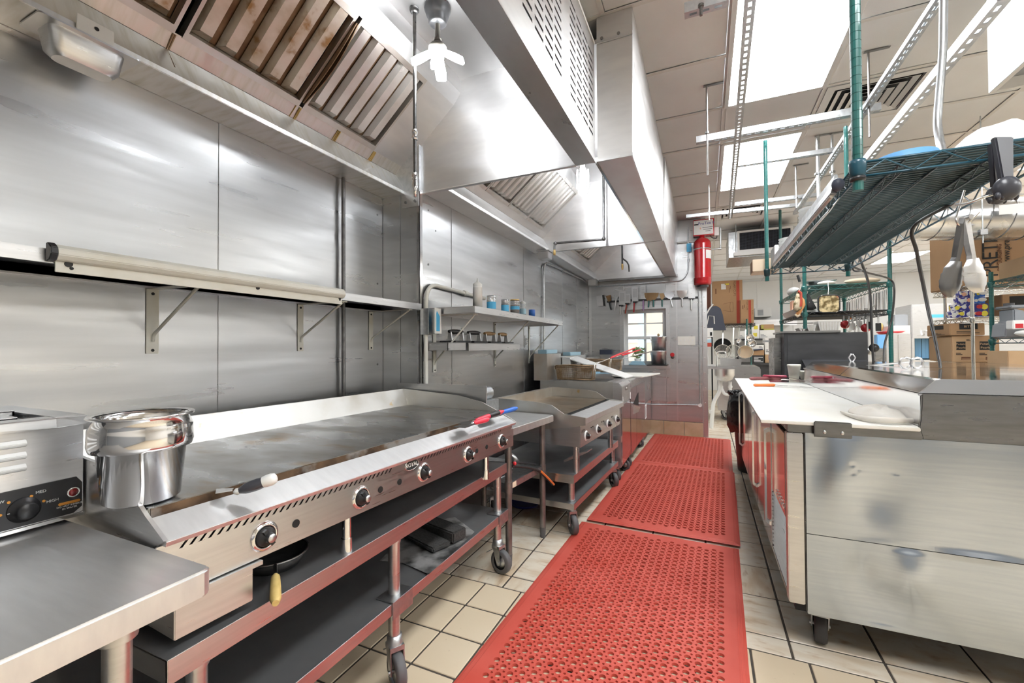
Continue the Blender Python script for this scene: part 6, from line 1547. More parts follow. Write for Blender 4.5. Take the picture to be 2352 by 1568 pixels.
m = MB(); c = at(1610, 8, Z=ZX-0.041); m.cyl(c, c-Vector((0, 0, 0.05)), 0.006, 8).cyl(c-Vector((0, 0, 0.004)), c-Vector((0, 0, 0.014)), 0.012, 6)
obj('hanging_bolt', m, DARKSTEEL, bpy.data.objects['cross_strut.004'])
for (u, v, zb, r, mt, lab) in ((1623, 197, 2.31, 0.006, PIPEGREY, 'threaded rod holding the left end of the long cross strut'), (1994, 118, 2.40, 0.006, PIPEGREY, 'threaded rod through the right end of the long cross strut'), (1878, 312, 2.05, 0.013, GALV, 'pale steel tube hanging behind the hanging shelf'),
                           (1911, 307, 2.05, 0.010, GALV, 'thinner tube hanging right of the pale steel tube'), (1828, 380, 2.50, 0.007, GALV, 'thin rod to the short cross strut')):
    c = at(u, v, Z=ZC)
    t = thing('hanger_rod', lab, 'rod', (c.x, c.y, zb), group='ceiling hanger rods')
    obj('rod', MB().cyl((c.x, c.y, zb), (c.x, c.y, ZC-0.002), r, 8), mt, t)
    obj('rod_nut', MB().cyl((c.x, c.y, ZX-0.06), (c.x, c.y, ZX-0.046), r*2, 6), DARKSTEEL, t)
    obj('ceiling_clip', MB().box(c.x-0.02, c.x+0.10, c.y-0.01, c.y+0.01, ZC-0.004, ZC-0.0012), DARKSTEEL, t)
c = at(1629, 505, Z=2.52)
t = thing('hanger_rod', 'white lower rod ending above the red cylinder', 'rod', (c.x, c.y, 2.52), group='ceiling hanger rods')
obj('rod', MB().cyl((c.x, c.y, 2.52), (c.x, c.y, ZC-0.002), 0.006, 8), WHITEMETAL, t); obj('rod_nut', MB().cyl((c.x, c.y, 2.60), (c.x, c.y, 2.615), 0.012, 6), STEEL, t)
# bare conduit dropping to the shelf
pa = [at(2168, -40, Y=1.78), at(2166, 120, Y=1.78), at(2152, 285, Y=1.78), at(2160, 330, Y=1.74), at(2164, 350, Y=1.70)]
conduit('bare bent conduit dropping from the ceiling onto the hanging shelf', [Vector((pa[0].x, 1.78, ZC))]+pa, 0.0105, GALV, [], 0.05)
# white hood box at the right edge
c = at(2270, 216, Z=2.35)
wbx = thing('white_hood', 'white boxed hood with a dark underside at the top right corner', 'hood', (c.x+0.4, c.y-0.6, 2.35))
obj('hood_shell', MB().box(c.x, c.x+0.02, c.y-1.5, c.y, 2.35, ZC-0.002).box(c.x+0.02, c.x+0.9, c.y-0.02, c.y, 2.35, ZC-0.002).box(c.x+0.88, c.x+0.9, c.y-1.5, c.y-0.02, 2.35, ZC-0.002), WHITEMETAL, wbx, bevel=0.002)
obj('hood_lining', MB().box(c.x+0.02, c.x+0.88, c.y-1.5, c.y-0.02, 2.40, 2.41), GREYPLASTIC, wbx)
# things on the hanging shelf
ZT = SHZ+0.0145
c = at(2078, 352, Y=1.72)
single('blue_bowl', MB().lathe([(0, 0), (0.062, 0), (0.078, 0.052), (0.073, 0.052), (0.058, 0.004), (0, 0.004)], (c.x, 1.72, ZT), 36), LIGHTBLUE, 'light blue plastic bowl on the hanging shelf', 'bowl')
c = at(2262, 300, Y=1.80)
m = MB(); vv = []; sg = 24
for (rx, ry, z, dx) in ((0.10, 0.12, 0.0, 0.0), (0.115, 0.13, 0.02, 0), (0.10, 0.115, 0.06, 0.02), (0.075, 0.08, 0.105, 0.04), (0.055, 0.06, 0.125, 0.05)):
    vv += [(c.x-0.02+dx+rx*math.cos(2*PI*i/sg), 1.80+ry*math.sin(2*PI*i/sg), ZT+z+0.004*math.sin(5*i)) for i in range(sg)]
m.add(vv, [(k*sg+i, k*sg+(i+1) % sg, (k+1)*sg+(i+1) % sg, (k+1)*sg+i) for k in range(4) for i in range(sg)]+[tuple(range(4*sg, 5*sg)), tuple(range(sg))[::-1]], 0, True)
single('white_sack', m, WHITEPLASTIC, 'white plastic sack slumped on the right of the hanging shelf', 'sack')
for k, (u, v, Y_, n_, lab) in enumerate(((1868, 484, 2.35, 4, 'nested stack of white bowls near the middle of the shelf edge'), (1812, 548, 2.95, 4, 'nested stack of white bowls at the far left of the hanging shelf'))):
    for q in range(n_):
        single('white_bowl', MB().lathe([(0, 0), (0.04, 0), (0.062, 0.045), (0.058, 0.045), (0.038, 0.004), (0, 0.004)], (0.455, Y_, ZT+0.016*q), 24), WHITEPLASTIC, '%s, %s' % (lab, ('lowest', 'second from below', 'third from below', 'topmost')[q]), 'bowl', 'white bowls on the hanging shelf')
bx_ = single('cardboard_box', MB().box(0.30, 0.46, 3.42, 3.60, 1.715, 1.80), PALECARD, 'small tan carton at the far left corner of the hanging shelf', 'box', bevel=0.003)
wb2 = thing('carton', 'white carton with faint print at the far end of the hanging shelf', 'box', (0.50, 3.30, ZT))
obj('carton_body', MB().box(0.405, 0.64, 3.20, 3.38, ZT, ZT+0.115), WHITEPAINT, wb2, bevel=0.003)
m = MB()
for k in range(4): m.box(0.42, 0.56-0.02*k, 3.199, 3.2, ZT+0.02+0.012*k, ZT+0.024+0.012*k)
obj('printed_line', m, GREYPLASTIC, wb2)
# hanging tongs on the right
def tongs(name, label, hook, piv, ends, sc_, m1, m2, tip='scallop'):
    t = thing(name, label, 'tongs', ends[0], group='tongs hanging from the shelf')
    obj('hook', MB().tube(smooth_path(hook, 5), 0.0028, 6), WIRE, t)
    for k, e in enumerate(ends):
        d = (e-piv).normalized(); L_ = (e-piv).length; n_ = Vector((CF.x, CF.y, 0)).normalized(); s_ = d.cross(n_).normalized(); n2 = s_.cross(d)
        def Q(a, w, o): return piv+d*a*L_+s_*w*sc_+n2*o
        m = MB()
        st_ = [(0.0, 0.010, 0.0), (0.08, 0.014, 0.0), (0.35, 0.012, 0.0), (0.50, 0.010, 0.0), (0.58, 0.013, 0.0)]
        for (a, w, _), (b, w2, _) in zip(st_[:-1], st_[1:]):
            for (u0, u1, o0, o1) in ((-1, -0.5, 0.006, -0.002), (-0.5, 0.5, -0.002, -0.002), (0.5, 1, -0.002, 0.006)):
                m.hexa([Q(a, w*u0, o0), Q(a, w*u1, o1), Q(b, w2*u1, o1), Q(b, w2*u0, o0)], [Q(a, w*u0, o0+0.0015), Q(a, w*u1, o1+0.0015), Q(b, w2*u1, o1+0.0015), Q(b, w2*u0, o0+0.0015)])
        arm = obj('tong_arm', m, m1 if k == 0 else m2, t)
        vv = []; prof = [(0.70, 0.012), (0.74, 0.020), (0.765, 0.026), (0.80, 0.024), (0.82, 0.030), (0.855, 0.027), (0.875, 0.031), (0.91, 0.026), (0.925, 0.027), (0.955, 0.020), (0.97, 0.018), (1.0, 0.006)]
        m = MB()
        prof = [(0.55+(a-0.70)*1.5, w*0.5+0.5*w_) for (a, w), w_ in zip(prof, (0.012, 0.019, 0.024, 0.026, 0.028, 0.029, 0.029, 0.028, 0.026, 0.022, 0.016, 0.006))]
        for a, w in prof: vv += [Q(a, -w, 0.004), Q(a, -w*0.4, -0.008), Q(a, w*0.4, -0.008), Q(a, w, 0.004)]
        m.add(vv+[v+n2*0.0015 for v in vv], [(q*4+j+o, q*4+j+1+o, q*4+j+5+o, q*4+j+4+o) for q in range(len(prof)-1) for j in range(3) for o in (0, len(vv))], 0, True)
        obj('tong_head', m, m1 if k == 0 else m2, arm)
    obj('pivot', MB().cyl(piv+CR*0.0-CF*0.012, piv+CF*0.012, 0.0065, 10), STEEL, t)
    return t


YT_ = 1.50
tongs('serving_tongs', 'steel scalloped tongs hanging open from a wire hook under the shelf', [at(2215, 438, Y=1.62), at(2205, 470, Y=1.56), at(2196, 500, Y=YT_), at(2205, 518, Y=YT_), at(2222, 512, Y=YT_), at(2250, 486, Y=YT_)], at(2220, 500, Y=YT_), [at(2180, 682, Y=YT_), at(2250, 672, Y=YT_)], 1.02, TONGSTEEL, STEEL)
t = thing('spoon_tongs', 'dark plastic salad tongs clipped over the edge of the hanging shelf', 'tongs', at(2300, 455, Y=1.47), group='tongs hanging from the shelf')
for (u0, v0, u1, v1, w0) in ((2302, 316, 2312, 425, 0.026), (2290, 330, 2290, 440, 0.022)):
    a, b = at(u0, v0, Y=1.47 if u0 > 2295 else 1.52), at(u1, v1, Y=1.45 if u0 > 2295 else 1.52); d = (b-a)
    arm = obj('tong_arm', MB().hexa([a+CR*s_*w0*0.9-CF*0.006 for s_ in (-1, 1)]+[b+CR*s_*w0*0.55-CF*0.006 for s_ in (0.9, -0.9)], [a+CR*s_*w0*0.9+CF*0.008 for s_ in (-1, 1)]+[b+CR*s_*w0*0.55+CF*0.008 for s_ in (0.9, -0.9)]), DARKGREY, t, bevel=0.003)
    mm_ = MB().ball(b-Vector((0, 0, 0.008)), w0*1.0, (1.0, 0.7, 1.15), 16, 10)
    for k in range(5): mm_.ball(b+CR*(k-2)*w0*0.42-Vector((0, 0, w0*1.05)), w0*0.3, (0.8, 0.8, 1.3), 8, 6)
    obj('tong_head', mm_, DARKGREY, arm)
obj('wire_loop', MB().tube(smooth_path([at(2195, 470, Y=1.53), at(2225, 466, Y=1.5), at(2262, 452, Y=1.48), at(2285, 446, Y=1.48)], 6), 0.003, 6).tube(smooth_path([at(2318, 432, Y=1.46), at(2330, 448, Y=1.46), at(2362, 446, Y=1.46)], 6), 0.0035, 6), WIRE, t)
# black cords
def cord(label, pts, r=0.006):
    p_ = smooth_path(pts, 8)
    single('power_lead', MB().tube(p_, r, 8), CORD, label, 'cord', 'black cords by the prep table')


cord('thick black cord hanging free in front of the stainless machines', [Vector((SX_1-0.03, 2.12, SHZ+0.014)), Vector((SX_1+0.008, 2.14, SHZ+0.012)), at(2099, 520, Y=2.15), at(2106, 580, Y=2.2), at(2122, 660, Y=2.3), at(2134, 720, Y=2.4), at(2150, 790, Y=2.6), at(2158, 830, Y=2.8), Vector((at(2160, 850, Y=2.9).x, 2.9, 1.086))], 0.0065)
cord('black cord slanting down in front of the green rack utensils', [at(1974, 592, Y=3.42), at(1992, 640, Y=3.6), at(2000, 690, Y=3.8), at(2002, 760, Y=3.9), at(2006, 832, Y=3.95), Vector((at(2008, 842, Y=3.95).x, 3.95, 1.086))], 0.0075)
cord('black cord hanging down the right green post', [at(1948, 606, Y=3.42), at(1990, 625, Y=3.9), at(2042, 640, Y=4.7), at(2054, 662, Y=4.72), at(2050, 720, Y=4.72), at(2042, 755, Y=4.7), at(2032, 790, Y=4.5), at(2030, 838, Y=3.95), Vector((at(2030, 845, Y=3.9).x, 3.9, 1.086))], 0.0075)
cord('black cord looped below the far edge of the hanging shelf', [at(1925, 612, Y=3.42), at(1938, 622, Y=3.44), at(1950, 616, Y=3.44), at(1952, 598, Y=3.42), at(1958, 598, Y=3.42), at(1960, 620, Y=3.44), at(1975, 622, Y=3.46), at(1990, 616, Y=3.6)], 0.005)
# ================================================================ FIRE CYLINDER
YC_ = 6.12
c = at(1613, 600, Y=YC_); cxx = c.x
zb, zt = at(1613, 655, Y=YC_).z, at(1613, 548, Y=YC_).z
fc = thing('fire_cylinder', 'red fire suppression cylinder mounted high at the end of the back wall', 'cylinder', (cxx, YC_, zb))
obj('tank', MB().lathe([(0, 0.0), (0.085, 0.0), (0.104, 0.012), (0.106, 0.03), (0.106, 0.085), (0.108, 0.088), (0.108, 0.094), (0.106, 0.097), (0.106, zt-zb-0.075), (0.100, zt-zb-0.04), (0.070, zt-zb-0.010), (0.030, zt-zb+0.01), (0.030, zt-zb+0.04), (0, zt-zb+0.04)], (cxx, YC_, zb), 36), REDPAINT, fc)
obj('clamp_band', MB().lathe([(0.1065, zt-zb-0.15), (0.109, zt-zb-0.15), (0.109, zt-zb-0.135), (0.1065, zt-zb-0.135)], (cxx, YC_, zb), 36), POLISH, fc)
lb = MB()
for k in range(6):
    a0, a1 = -1.15+0.14*k, -1.15+0.14*(k+1)
    lb.hexa([(cxx+0.1075*math.cos(a), YC_+0.1075*math.sin(a), z) for a, z in ((a0, zt-0.275), (a1, zt-0.275), (a1, zt-0.165), (a0, zt-0.165))], [(cxx+0.1085*math.cos(a), YC_+0.1085*math.sin(a), z) for a, z in ((a0, zt-0.275), (a1, zt-0.275), (a1, zt-0.165), (a0, zt-0.165))])
obj('tank_label', lb, PAPER, fc)
obj('base_ring', MB().cyl((cxx, YC_, zb-0.025), (cxx, YC_, zb+0.002), 0.07, 24), BLACKPLASTIC, fc)
obj('valve_neck', MB().cyl((cxx, YC_, zt+0.04), (cxx, YC_, zt+0.10), 0.022, 14).cyl((cxx-0.05, YC_, zt+0.065), (cxx+0.07, YC_, zt+0.065), 0.012, 10), POLISH, fc)
obj('mount_bracket', MB().box(cxx-0.05, cxx+0.05, YC_+0.10, YB-0.005, zt-0.2, zt-0.1), STEEL, fc)
bz0, bz1 = at(1613, 538, Y=6.08).z, at(1613, 505, Y=6.08).z; bx0, bx1 = at(1593, 520, Y=6.08).x, at(1638, 520, Y=6.08).x
rb = thing('control_box', 'red fire release box with a printed white label above the red cylinder', 'control box', ((bx0+bx1)/2, 6.1, bz0))
obj('box_body', MB().box(bx0-0.006, bx1+0.012, 6.09, 6.21, bz0-0.012, bz1+0.012), REDPAINT, rb, bevel=0.004)
lp = obj('box_label', MB().box(bx0, bx1, 6.086, 6.0905, bz0, bz1), WHITEPRINT, rb)
XMID = (bx0+bx1)/2
lettering('ProTex II', 0.050, frame((XMID+0.035, 6.0855, bz1-0.045), (1, 0, 0), (0, 0, 1)), 'label_lettering', BLUEPRINT, lp)
obj('flame_print', MB().ball((XMID-0.06, 6.087, bz0+0.045), 0.03, (1.2, 0.03, 1.0), 12, 6).ball((XMID-0.035, 6.0865, bz0+0.08), 0.02, (0.8, 0.03, 1.3), 10, 6), PEACHPRINT, lp)
m = MB()
for k, (a, b) in enumerate(((-0.01, 0.11), (0.0, 0.105), (0.025, 0.085))): m.box(XMID+a, XMID+b, 6.0852, 6.0862, bz0+0.085-0.024*k, bz0+0.091-0.024*k)
m.box(XMID-0.11, XMID-0.06, 6.0852, 6.0862, bz1-0.06, bz1-0.045)
obj('printed_line', m, BLACKPRINT, lp)
t = thing('switch_box', 'small white switch box with a bent tube right of the red release box', 'box', at(1646, 535, Y=6.15))
a, b = at(1641, 541, Y=6.15), at(1651, 521, Y=6.15)
obj('box_body', MB().box(a.x, b.x, 6.14, 6.24, a.z, b.z), WHITEPLASTIC, t, bevel=0.003)
obj('flex_tube', MB().tube(smooth_path([at(1647, 541, Y=6.16), at(1645, 547, Y=6.16), at(1635, 545, Y=6.16), at(1627, 536, Y=6.16)], 5), 0.006, 8), BLACKPLASTIC, t)
conduit('thin metal tube with round elbows right of the red cylinder', [at(1652, 522, Y=6.2), at(1655, 524, Y=6.2), at(1655, 570, Y=6.2), at(1634, 573, Y=6.17)], 0.010, GALV, [(at(1653, 571, Y=6.19), (1, 0, 0))], 0.03, 'metal_tube')

# ================================================================ BACK ROOM
# supply air box with grille
a, b = at(1674, 592, Y=6.75), at(1836, 517, Y=6.75)
vb = thing('supply_grille_box', 'galvanized duct box with a white framed black grille behind the aisle', 'vent', ((a.x+b.x)/2, 7.0, a.z))
ZT2 = min(b.z, ZC-0.02)
obj('duct_box', MB().box(a.x, b.x, 6.76, 7.6, a.z, ZT2), GALV, vb, bevel=0.003)
g0, g1 = at(1699, 574, Y=6.745), at(1816, 523, Y=6.745)
m = MB(); fw_ = 0.028
m.box(g0.x-fw_, g1.x+fw_, 6.745, 6.76, g0.z-fw_, g0.z).box(g0.x-fw_, g1.x+fw_, 6.745, 6.76, g1.z, g1.z+fw_).box(g0.x-fw_, g0.x, 6.745, 6.76, g0.z, g1.z).box(g1.x, g1.x+fw_, 6.745, 6.76, g0.z, g1.z)
obj('grille_frame', m, WHITEMETAL, vb)
obj('grille_back', MB().box(g0.x, g1.x, 6.757, 6.759, g0.z, g1.z), BLACK, vb)
m = MB(); nx = 34; nz = 15
for k in range(1, nx): x = g0.x+(g1.x-g0.x)*k/nx; m.box(x-0.001, x+0.001, 6.748, 6.757, g0.z, g1.z)
for k in range(1, nz): z = g0.z+(g1.z-g0.z)*k/nz; m.box(g0.x, g1.x, 6.748, 6.757, z-0.001, z+0.001)
obj('grille_mesh', m, NAVY, vb)
obj('hanger_bar', MB().box(a.x+0.06, b.x+0.1, 6.70, 6.742, a.z+0.015, a.z+0.06), WHITEMETAL, vb)
for x in (a.x+0.09, b.x-0.02): obj('hanger_rod', MB().cyl((x, 6.72, a.z+0.06), (x, 6.72, ZC-0.002), 0.005, 6), GALV, vb)
# spiral duct
a, b = at(2058, 507, Y=4.5), at(2470, 492, Y=4.5)
sd = thing('spiral_duct', 'round spiral galvanized duct at the right, behind the hanging tongs', 'duct', ((a.x+b.x)/2, 4.6, a.z-0.16))
d = (b-a); d.y = 0.10; L_ = d.length; d.normalize(); m = MB(); sg = 40
n_ = 160; rr = 0.158; ax = Vector((0, 0, 1)); ay = d.cross(ax); ax = ay.cross(d)
a2 = a-d*0.12; LL = L_+0.9
vv = []
for i in range(n_+1):
    for k in range(sg):
        th = 2*PI*k/sg; s_ = LL*i/n_
        ph = ((s_/0.135)+th/(2*PI)) % 1.0
        q = rr
        vv.append(a2+d*s_+(ax*math.cos(th)+ay*math.sin(th))*q)
m.add(vv, [(i*sg+k, i*sg+(k+1) % sg, (i+1)*sg+(k+1) % sg, (i+1)*sg+k) for i in range(n_) for k in range(sg)], 0, True)
obj('duct_tube', m, DUCTSTEEL, sd)
hx = []
for k in range(int(LL/0.135*16)):
    th = 2*PI*k/16; hx.append(a2+d*(0.135*k/16)+(ax*math.cos(-th)+ay*math.sin(-th))*(rr+0.003))
obj('duct_seam', MB().tube(hx, 0.0035, 5), DARKSTEEL, sd)
c = at(2325, 478, Y=4.33)
obj('duct_label', MB().box(c.x-0.06, c.x+0.07, c.y+0.02, c.y+0.024, c.z-0.035, c.z+0.035), PAPER, sd)
c = at(2258, 480, Y=4.33)
obj('hanger_rod', MB().cyl((c.x, 4.34, c.z-0.25), (c.x, 4.34, ZC-0.002), 0.004, 6), GALV, sd)
obj('rod_clamp', MB().box(c.x-0.02, c.x+0.02, 4.32, 4.36, c.z-0.19, c.z-0.15), DARKSTEEL, sd)


def carton(name, label, x0, x1, y0, y1, z0, z1, mat, group=None, cat='box', prints=()):
    t = thing(name, label, cat, ((x0+x1)/2, (y0+y1)/2, z0), group=group)
    b_ = obj('carton_body', MB().box(x0, x1, y0, y1, z0, z1), mat, t, bevel=0.004)
    w, h, dp = x1-x0, z1-z0, y1-y0
    for pr in prints:
        kind, side, u0, u1, v0, v1, pm_ = pr[:7]
        if side == 'f': P_ = lambda u, v: Vector((x0+w*u, y0, z0+h*v)); n = Vector((0, -0.0015, 0))
        elif side == 'l': P_ = lambda u, v: Vector((x0, y1-dp*u, z0+h*v)); n = Vector((-0.0015, 0, 0))
        if kind == 'rect':
            q = [P_(u0, v0), P_(u1, v0), P_(u1, v1), P_(u0, v1)]; q = [p-n*0.5 for p in q]
            obj('print_patch', MB().hexa(q, [p+n for p in q]), pm_, b_)
        elif kind == 'lines':
            m = MB(); k_ = pr[7]
            for i in range(k_):
                v = v0+(v1-v0)*i/max(1, k_); q = [p-n*0.2 for p in (P_(u0, v), P_(u1-(u1-u0)*0.25*(i % 3), v), P_(u1-(u1-u0)*0.25*(i % 3), v+(v1-v0)/k_*0.45), P_(u0, v+(v1-v0)/k_*0.45))]
                m.hexa(q, [p+n for p in q])
            obj('printed_line', m, pm_, b_)
        elif kind == 'text':
            txt, rot = pr[7], pr[8]; o = P_((u0+u1)/2, (v0+v1)/2)+n*1.3
            hx = Vector((1, 0, 0)) if side == 'f' else Vector((0, -1, 0)); up = Vector((0, 0, 1))
            x_, y_ = (hx, up) if rot == 0 else (up, -hx) if rot == 1 else (-up, hx)
            size = h*(v1-v0) if rot == 0 else w*(u1-u0)
            lettering(txt, size, frame(o, x_, y_), 'box_lettering', pm_, b_)
    return t


# passage: hand sink, drain, wheeled steel unit
hs_ = thing('hand_sink', 'small stainless hand sink with a gooseneck tap just behind the wall end', 'sink', (0.16, 6.95, 0.8))
x0, x1, y0, y1 = -0.02, 0.37, 6.78, 7.12
m = MB()
for q in ((x0, x1, y0, y0+0.03), (x0, x1, y1-0.08, y1), (x0, x0+0.03, y0+0.03, y1-0.08), (x1-0.03, x1, y0+0.03, y1-0.08)): m.box(*q, 0.875, 0.90)
obj('sink_rim', m, STEEL, hs_, bevel=0.004)
obj('sink_bowl', MB().lathe([(0.135, 0.0), (0.132, -0.09), (0.10, -0.16), (0.03, -0.185), (0, -0.185)], (0.235, 6.93, 0.875), 24), STEEL, hs_)
obj('gooseneck_tap', MB().tube(round_path([(0.14, 7.08, 0.90), (0.14, 7.08, 1.12), (0.26, 7.04, 1.12), (0.26, 7.04, 1.05)], 0.06), 0.011, 10), POLISH, hs_)
obj('tap_base', MB().box(-0.01, 0.12, 7.05, 7.11, 0.90, 0.93).box(-0.01, 0.03, 7.06, 7.10, 0.93, 1.08), WHITEMETAL, hs_, bevel=0.004)
obj('wall_arm', MB().box(-0.03, 0.02, 6.80, 7.10, 0.80, 0.875), STEEL, hs_)
dp_ = thing('drain_pipe', 'white plastic drain pipe with a trap below the hand sink', 'pipe', (0.05, 7.0, 0))
PX = lambda u: at(u, 900, Y=6.98).x
obj('waste_stack', MB().tube(round_path([(PX(1655), 6.98, 0.87), (PX(1655), 6.98, 0.56), (PX(1638), 6.98, 0.38), (PX(1633), 6.98, 0.0)], 0.06), 0.027, 12), PVC, dp_)
obj('pipe_trap', MB().tube(round_path([(PX(1677), 6.95, 0.69), (PX(1677), 6.95, 0.50), (PX(1664), 6.97, 0.50), (PX(1656), 6.98, 0.60)], 0.05, 8), 0.021, 12), PVC, dp_)
m = MB()
for (x, y, z, r) in ((PX(1655), 6.98, 0.72, 0.037), (PX(1655), 6.98, 0.80, 0.034), (PX(1655), 6.98, 0.60, 0.034), (PX(1634), 6.98, 0.24, 0.032)): m.cyl((x, y, z-0.025), (x, y, z+0.025), r, 14)
m.cyl((PX(1677), 6.95, 0.60), (PX(1677), 6.95, 0.63), 0.029, 14)
obj('pipe_coupling', m, PVC, dp_)
single('hose_bundle', MB().tube(smooth_path([(0.0, 6.6, 0.55), (0.005, 6.62, 0.45), (-0.005, 6.6, 0.3), (0.01, 6.6, 0.1), (0.012, 6.6, 0.0)], 4), 0.009, 6), WHITEPLASTIC, 'thin white hose against the passage wall beside the drain pipe', 'hose')
ut = thing('steel_unit', 'wheeled stainless unit with rounded top corner behind the hand sink', 'cabinet', (0.45, 8.0, 0))
pf = [(0.165, 0.16), (0.775, 0.16), (0.775, 0.83), (0.76, 0.865), (0.73, 0.88), (0.165, 0.88)]
obj('unit_body', MB().prism(pf, 'y', 7.78, 8.4), STEEL, ut, bevel=0.004)
for x in (0.25, 0.70): caster(ut, x, 7.86, 0.06, -0.5, False, 0.165, 0.02)
for x in (0.25, 0.70): caster(ut, x, 8.32, 0.06, -0.5, False, 0.165, 0.02)
# rack with foam cup boxes
ZRK = 1.565
pr_ = wire_shelf('storage_rack', 'black wire rack holding the tall foam cup carton and hanging strainers', 0.07, 0.72, 7.9, 8.46, ZRK, BLACKWIRE, BLACKWIRE, 'y', 0.03, 2, 0.003, 0.04)
for (x, y) in ((0.60, 7.9), (0.09, 8.45), (0.70, 8.45), (0.09, 7.9)): post(pr_, x, y, 0.0 if y > 8 else 1.2, ZRK+0.07, GREENEPOXY if x > 0.5 else BLACKWIRE, 0.0125, [ZRK-0.02], rings=0)
a, b = at(1637, 746, Y=8.0), at(1705, 642, Y=8.0)
carton('carton', 'tall brown carton of foam cups with a red stripe standing on the storage rack', a.x, b.x, 8.0, 8.30, ZRK+0.005, b.z, CARD, 'foam cup cartons', prints=(
    ('rect', 'f', 0.80, 0.905, 0.0, 0.985, REDPRINT), ('text', 'f', 0.69, 0.795, 0.62, 1.0, BROWNPRINT, 'FOAM CUPS', -1), ('lines', 'f', 0.10, 0.14, 0.70, 0.98, BROWNPRINT, 1), ('rect', 'f', 0.30, 0.46, 0.80, 0.93, PAPER), ('rect', 'f', 0.42, 0.56, 0.90, 0.935, YELLOWPRINT),
    ('lines', 'f', 0.56, 0.575, 0.72, 0.96, BROWNPRINT, 1), ('lines', 'f', 0.60, 0.612, 0.80, 0.96, BROWNPRINT, 1), ('lines', 'f', 0.93, 0.97, 0.40, 0.52, BROWNPRINT, 4)))
cc_ = bpy.data.objects['carton']; bd = cc_.children[0]
m = MB(); w, h, ox, oz = b.x-a.x, b.z-ZRK, a.x, ZRK
U = lambda u, v: Vector((ox+w*u, 7.9982, oz+h*v))
m.tube([U(0.36, 0.46), U(0.60, 0.50), U(0.68, 0.50), U(0.69, 0.36), U(0.68, 0.28), U(0.60, 0.28), U(0.36, 0.32)], 0.002, 4).tube([U(0.60, 0.50), U(0.585, 0.39), U(0.60, 0.28)], 0.002, 4)
obj('cup_outline', m, BROWNPRINT, bd)
a, b = at(1702, 748, Y=7.92), at(1731, 687, Y=7.92)
carton('carton', 'smaller brown foam cup carton with a torn flap at the right end of the rack', a.x, b.x, 7.93, 8.3, ZRK+0.005, b.z, CARD, 'foam cup cartons', prints=(
    ('rect', 'f', 0.60, 0.80, 0.0, 0.97, REDPRINT), ('text', 'f', 0.42, 0.58, 0.55, 0.98, BROWNPRINT, 'FOAM CUPS', -1), ('lines', 'f', 0.14, 0.20, 0.60, 0.95, BROWNPRINT, 1), ('lines', 'f', 0.26, 0.31, 0.66, 0.95, BROWNPRINT, 1), ('lines', 'f', 0.86, 0.95, 0.38, 0.56, BROWNPRINT, 4)))
carton('carton', 'dark maroon carton half hidden left of the tall foam cup carton', 0.0, 0.078, 8.02, 8.3, ZRK+0.005, 2.25, DARKCARD)
t = thing('navy_tub', 'dark navy rounded plastic tub standing before the tall foam cup carton', 'tub', (0.15, 7.7, 1.48))
q = [at(u, v, Y=7.72) for u, v in ((1622, 758), (1622, 712), (1632, 704), (1645, 702), (1655, 708), (1660, 722), (1663, 740), (1668, 758))]
obj('tub_shell', MB().prism([(p.x, p.z) for p in q], 'y', 7.70, 7.88), NAVY, t, bevel=0.008)
obj('white_handle', MB().tube([at(1624, 745, Y=7.69), at(1628, 725, Y=7.69), at(1640, 726, Y=7.69), at(1641, 744, Y=7.69)], 0.008, 6).tube([at(1622, 722, Y=7.69), at(1630, 708, Y=7.69), at(1638, 698, Y=7.69)], 0.012, 6), WHITEPLASTIC, t)
t = thing('wall_notice', 'small printed card hanging under the navy tub by the wall end', 'sign', at(1630, 773, Y=7.0))
a, b = at(1624, 774, Y=7.0), at(1638, 753, Y=7.0)
cd = obj('card', MB().box(a.x, b.x, 7.0, 7.004, a.z, b.z), PAPER, t)
obj('printed_block', MB().box(a.x+0.04, b.x-0.015, 6.9985, 7.0, a.z+0.02, b.z-0.06), BLACKPRINT, cd)
a, b = at(1623, 796, Y=7.0), at(1634, 776, Y=7.0)
m_ = obj('printed_carton', MB().box(a.x, b.x, 7.0, 7.05, a.z, b.z), WHITEPAINT, t)
obj('red_patch', MB().box(a.x, b.x, 6.9985, 7.0, a.z, a.z+(b.z-a.z)*0.45), REDPRINT, m_); obj('blue_patch', MB().box(a.x, b.x, 6.9985, 7.0, a.z+(b.z-a.z)*0.47, b.z-0.02), PALEBLUE, m_)


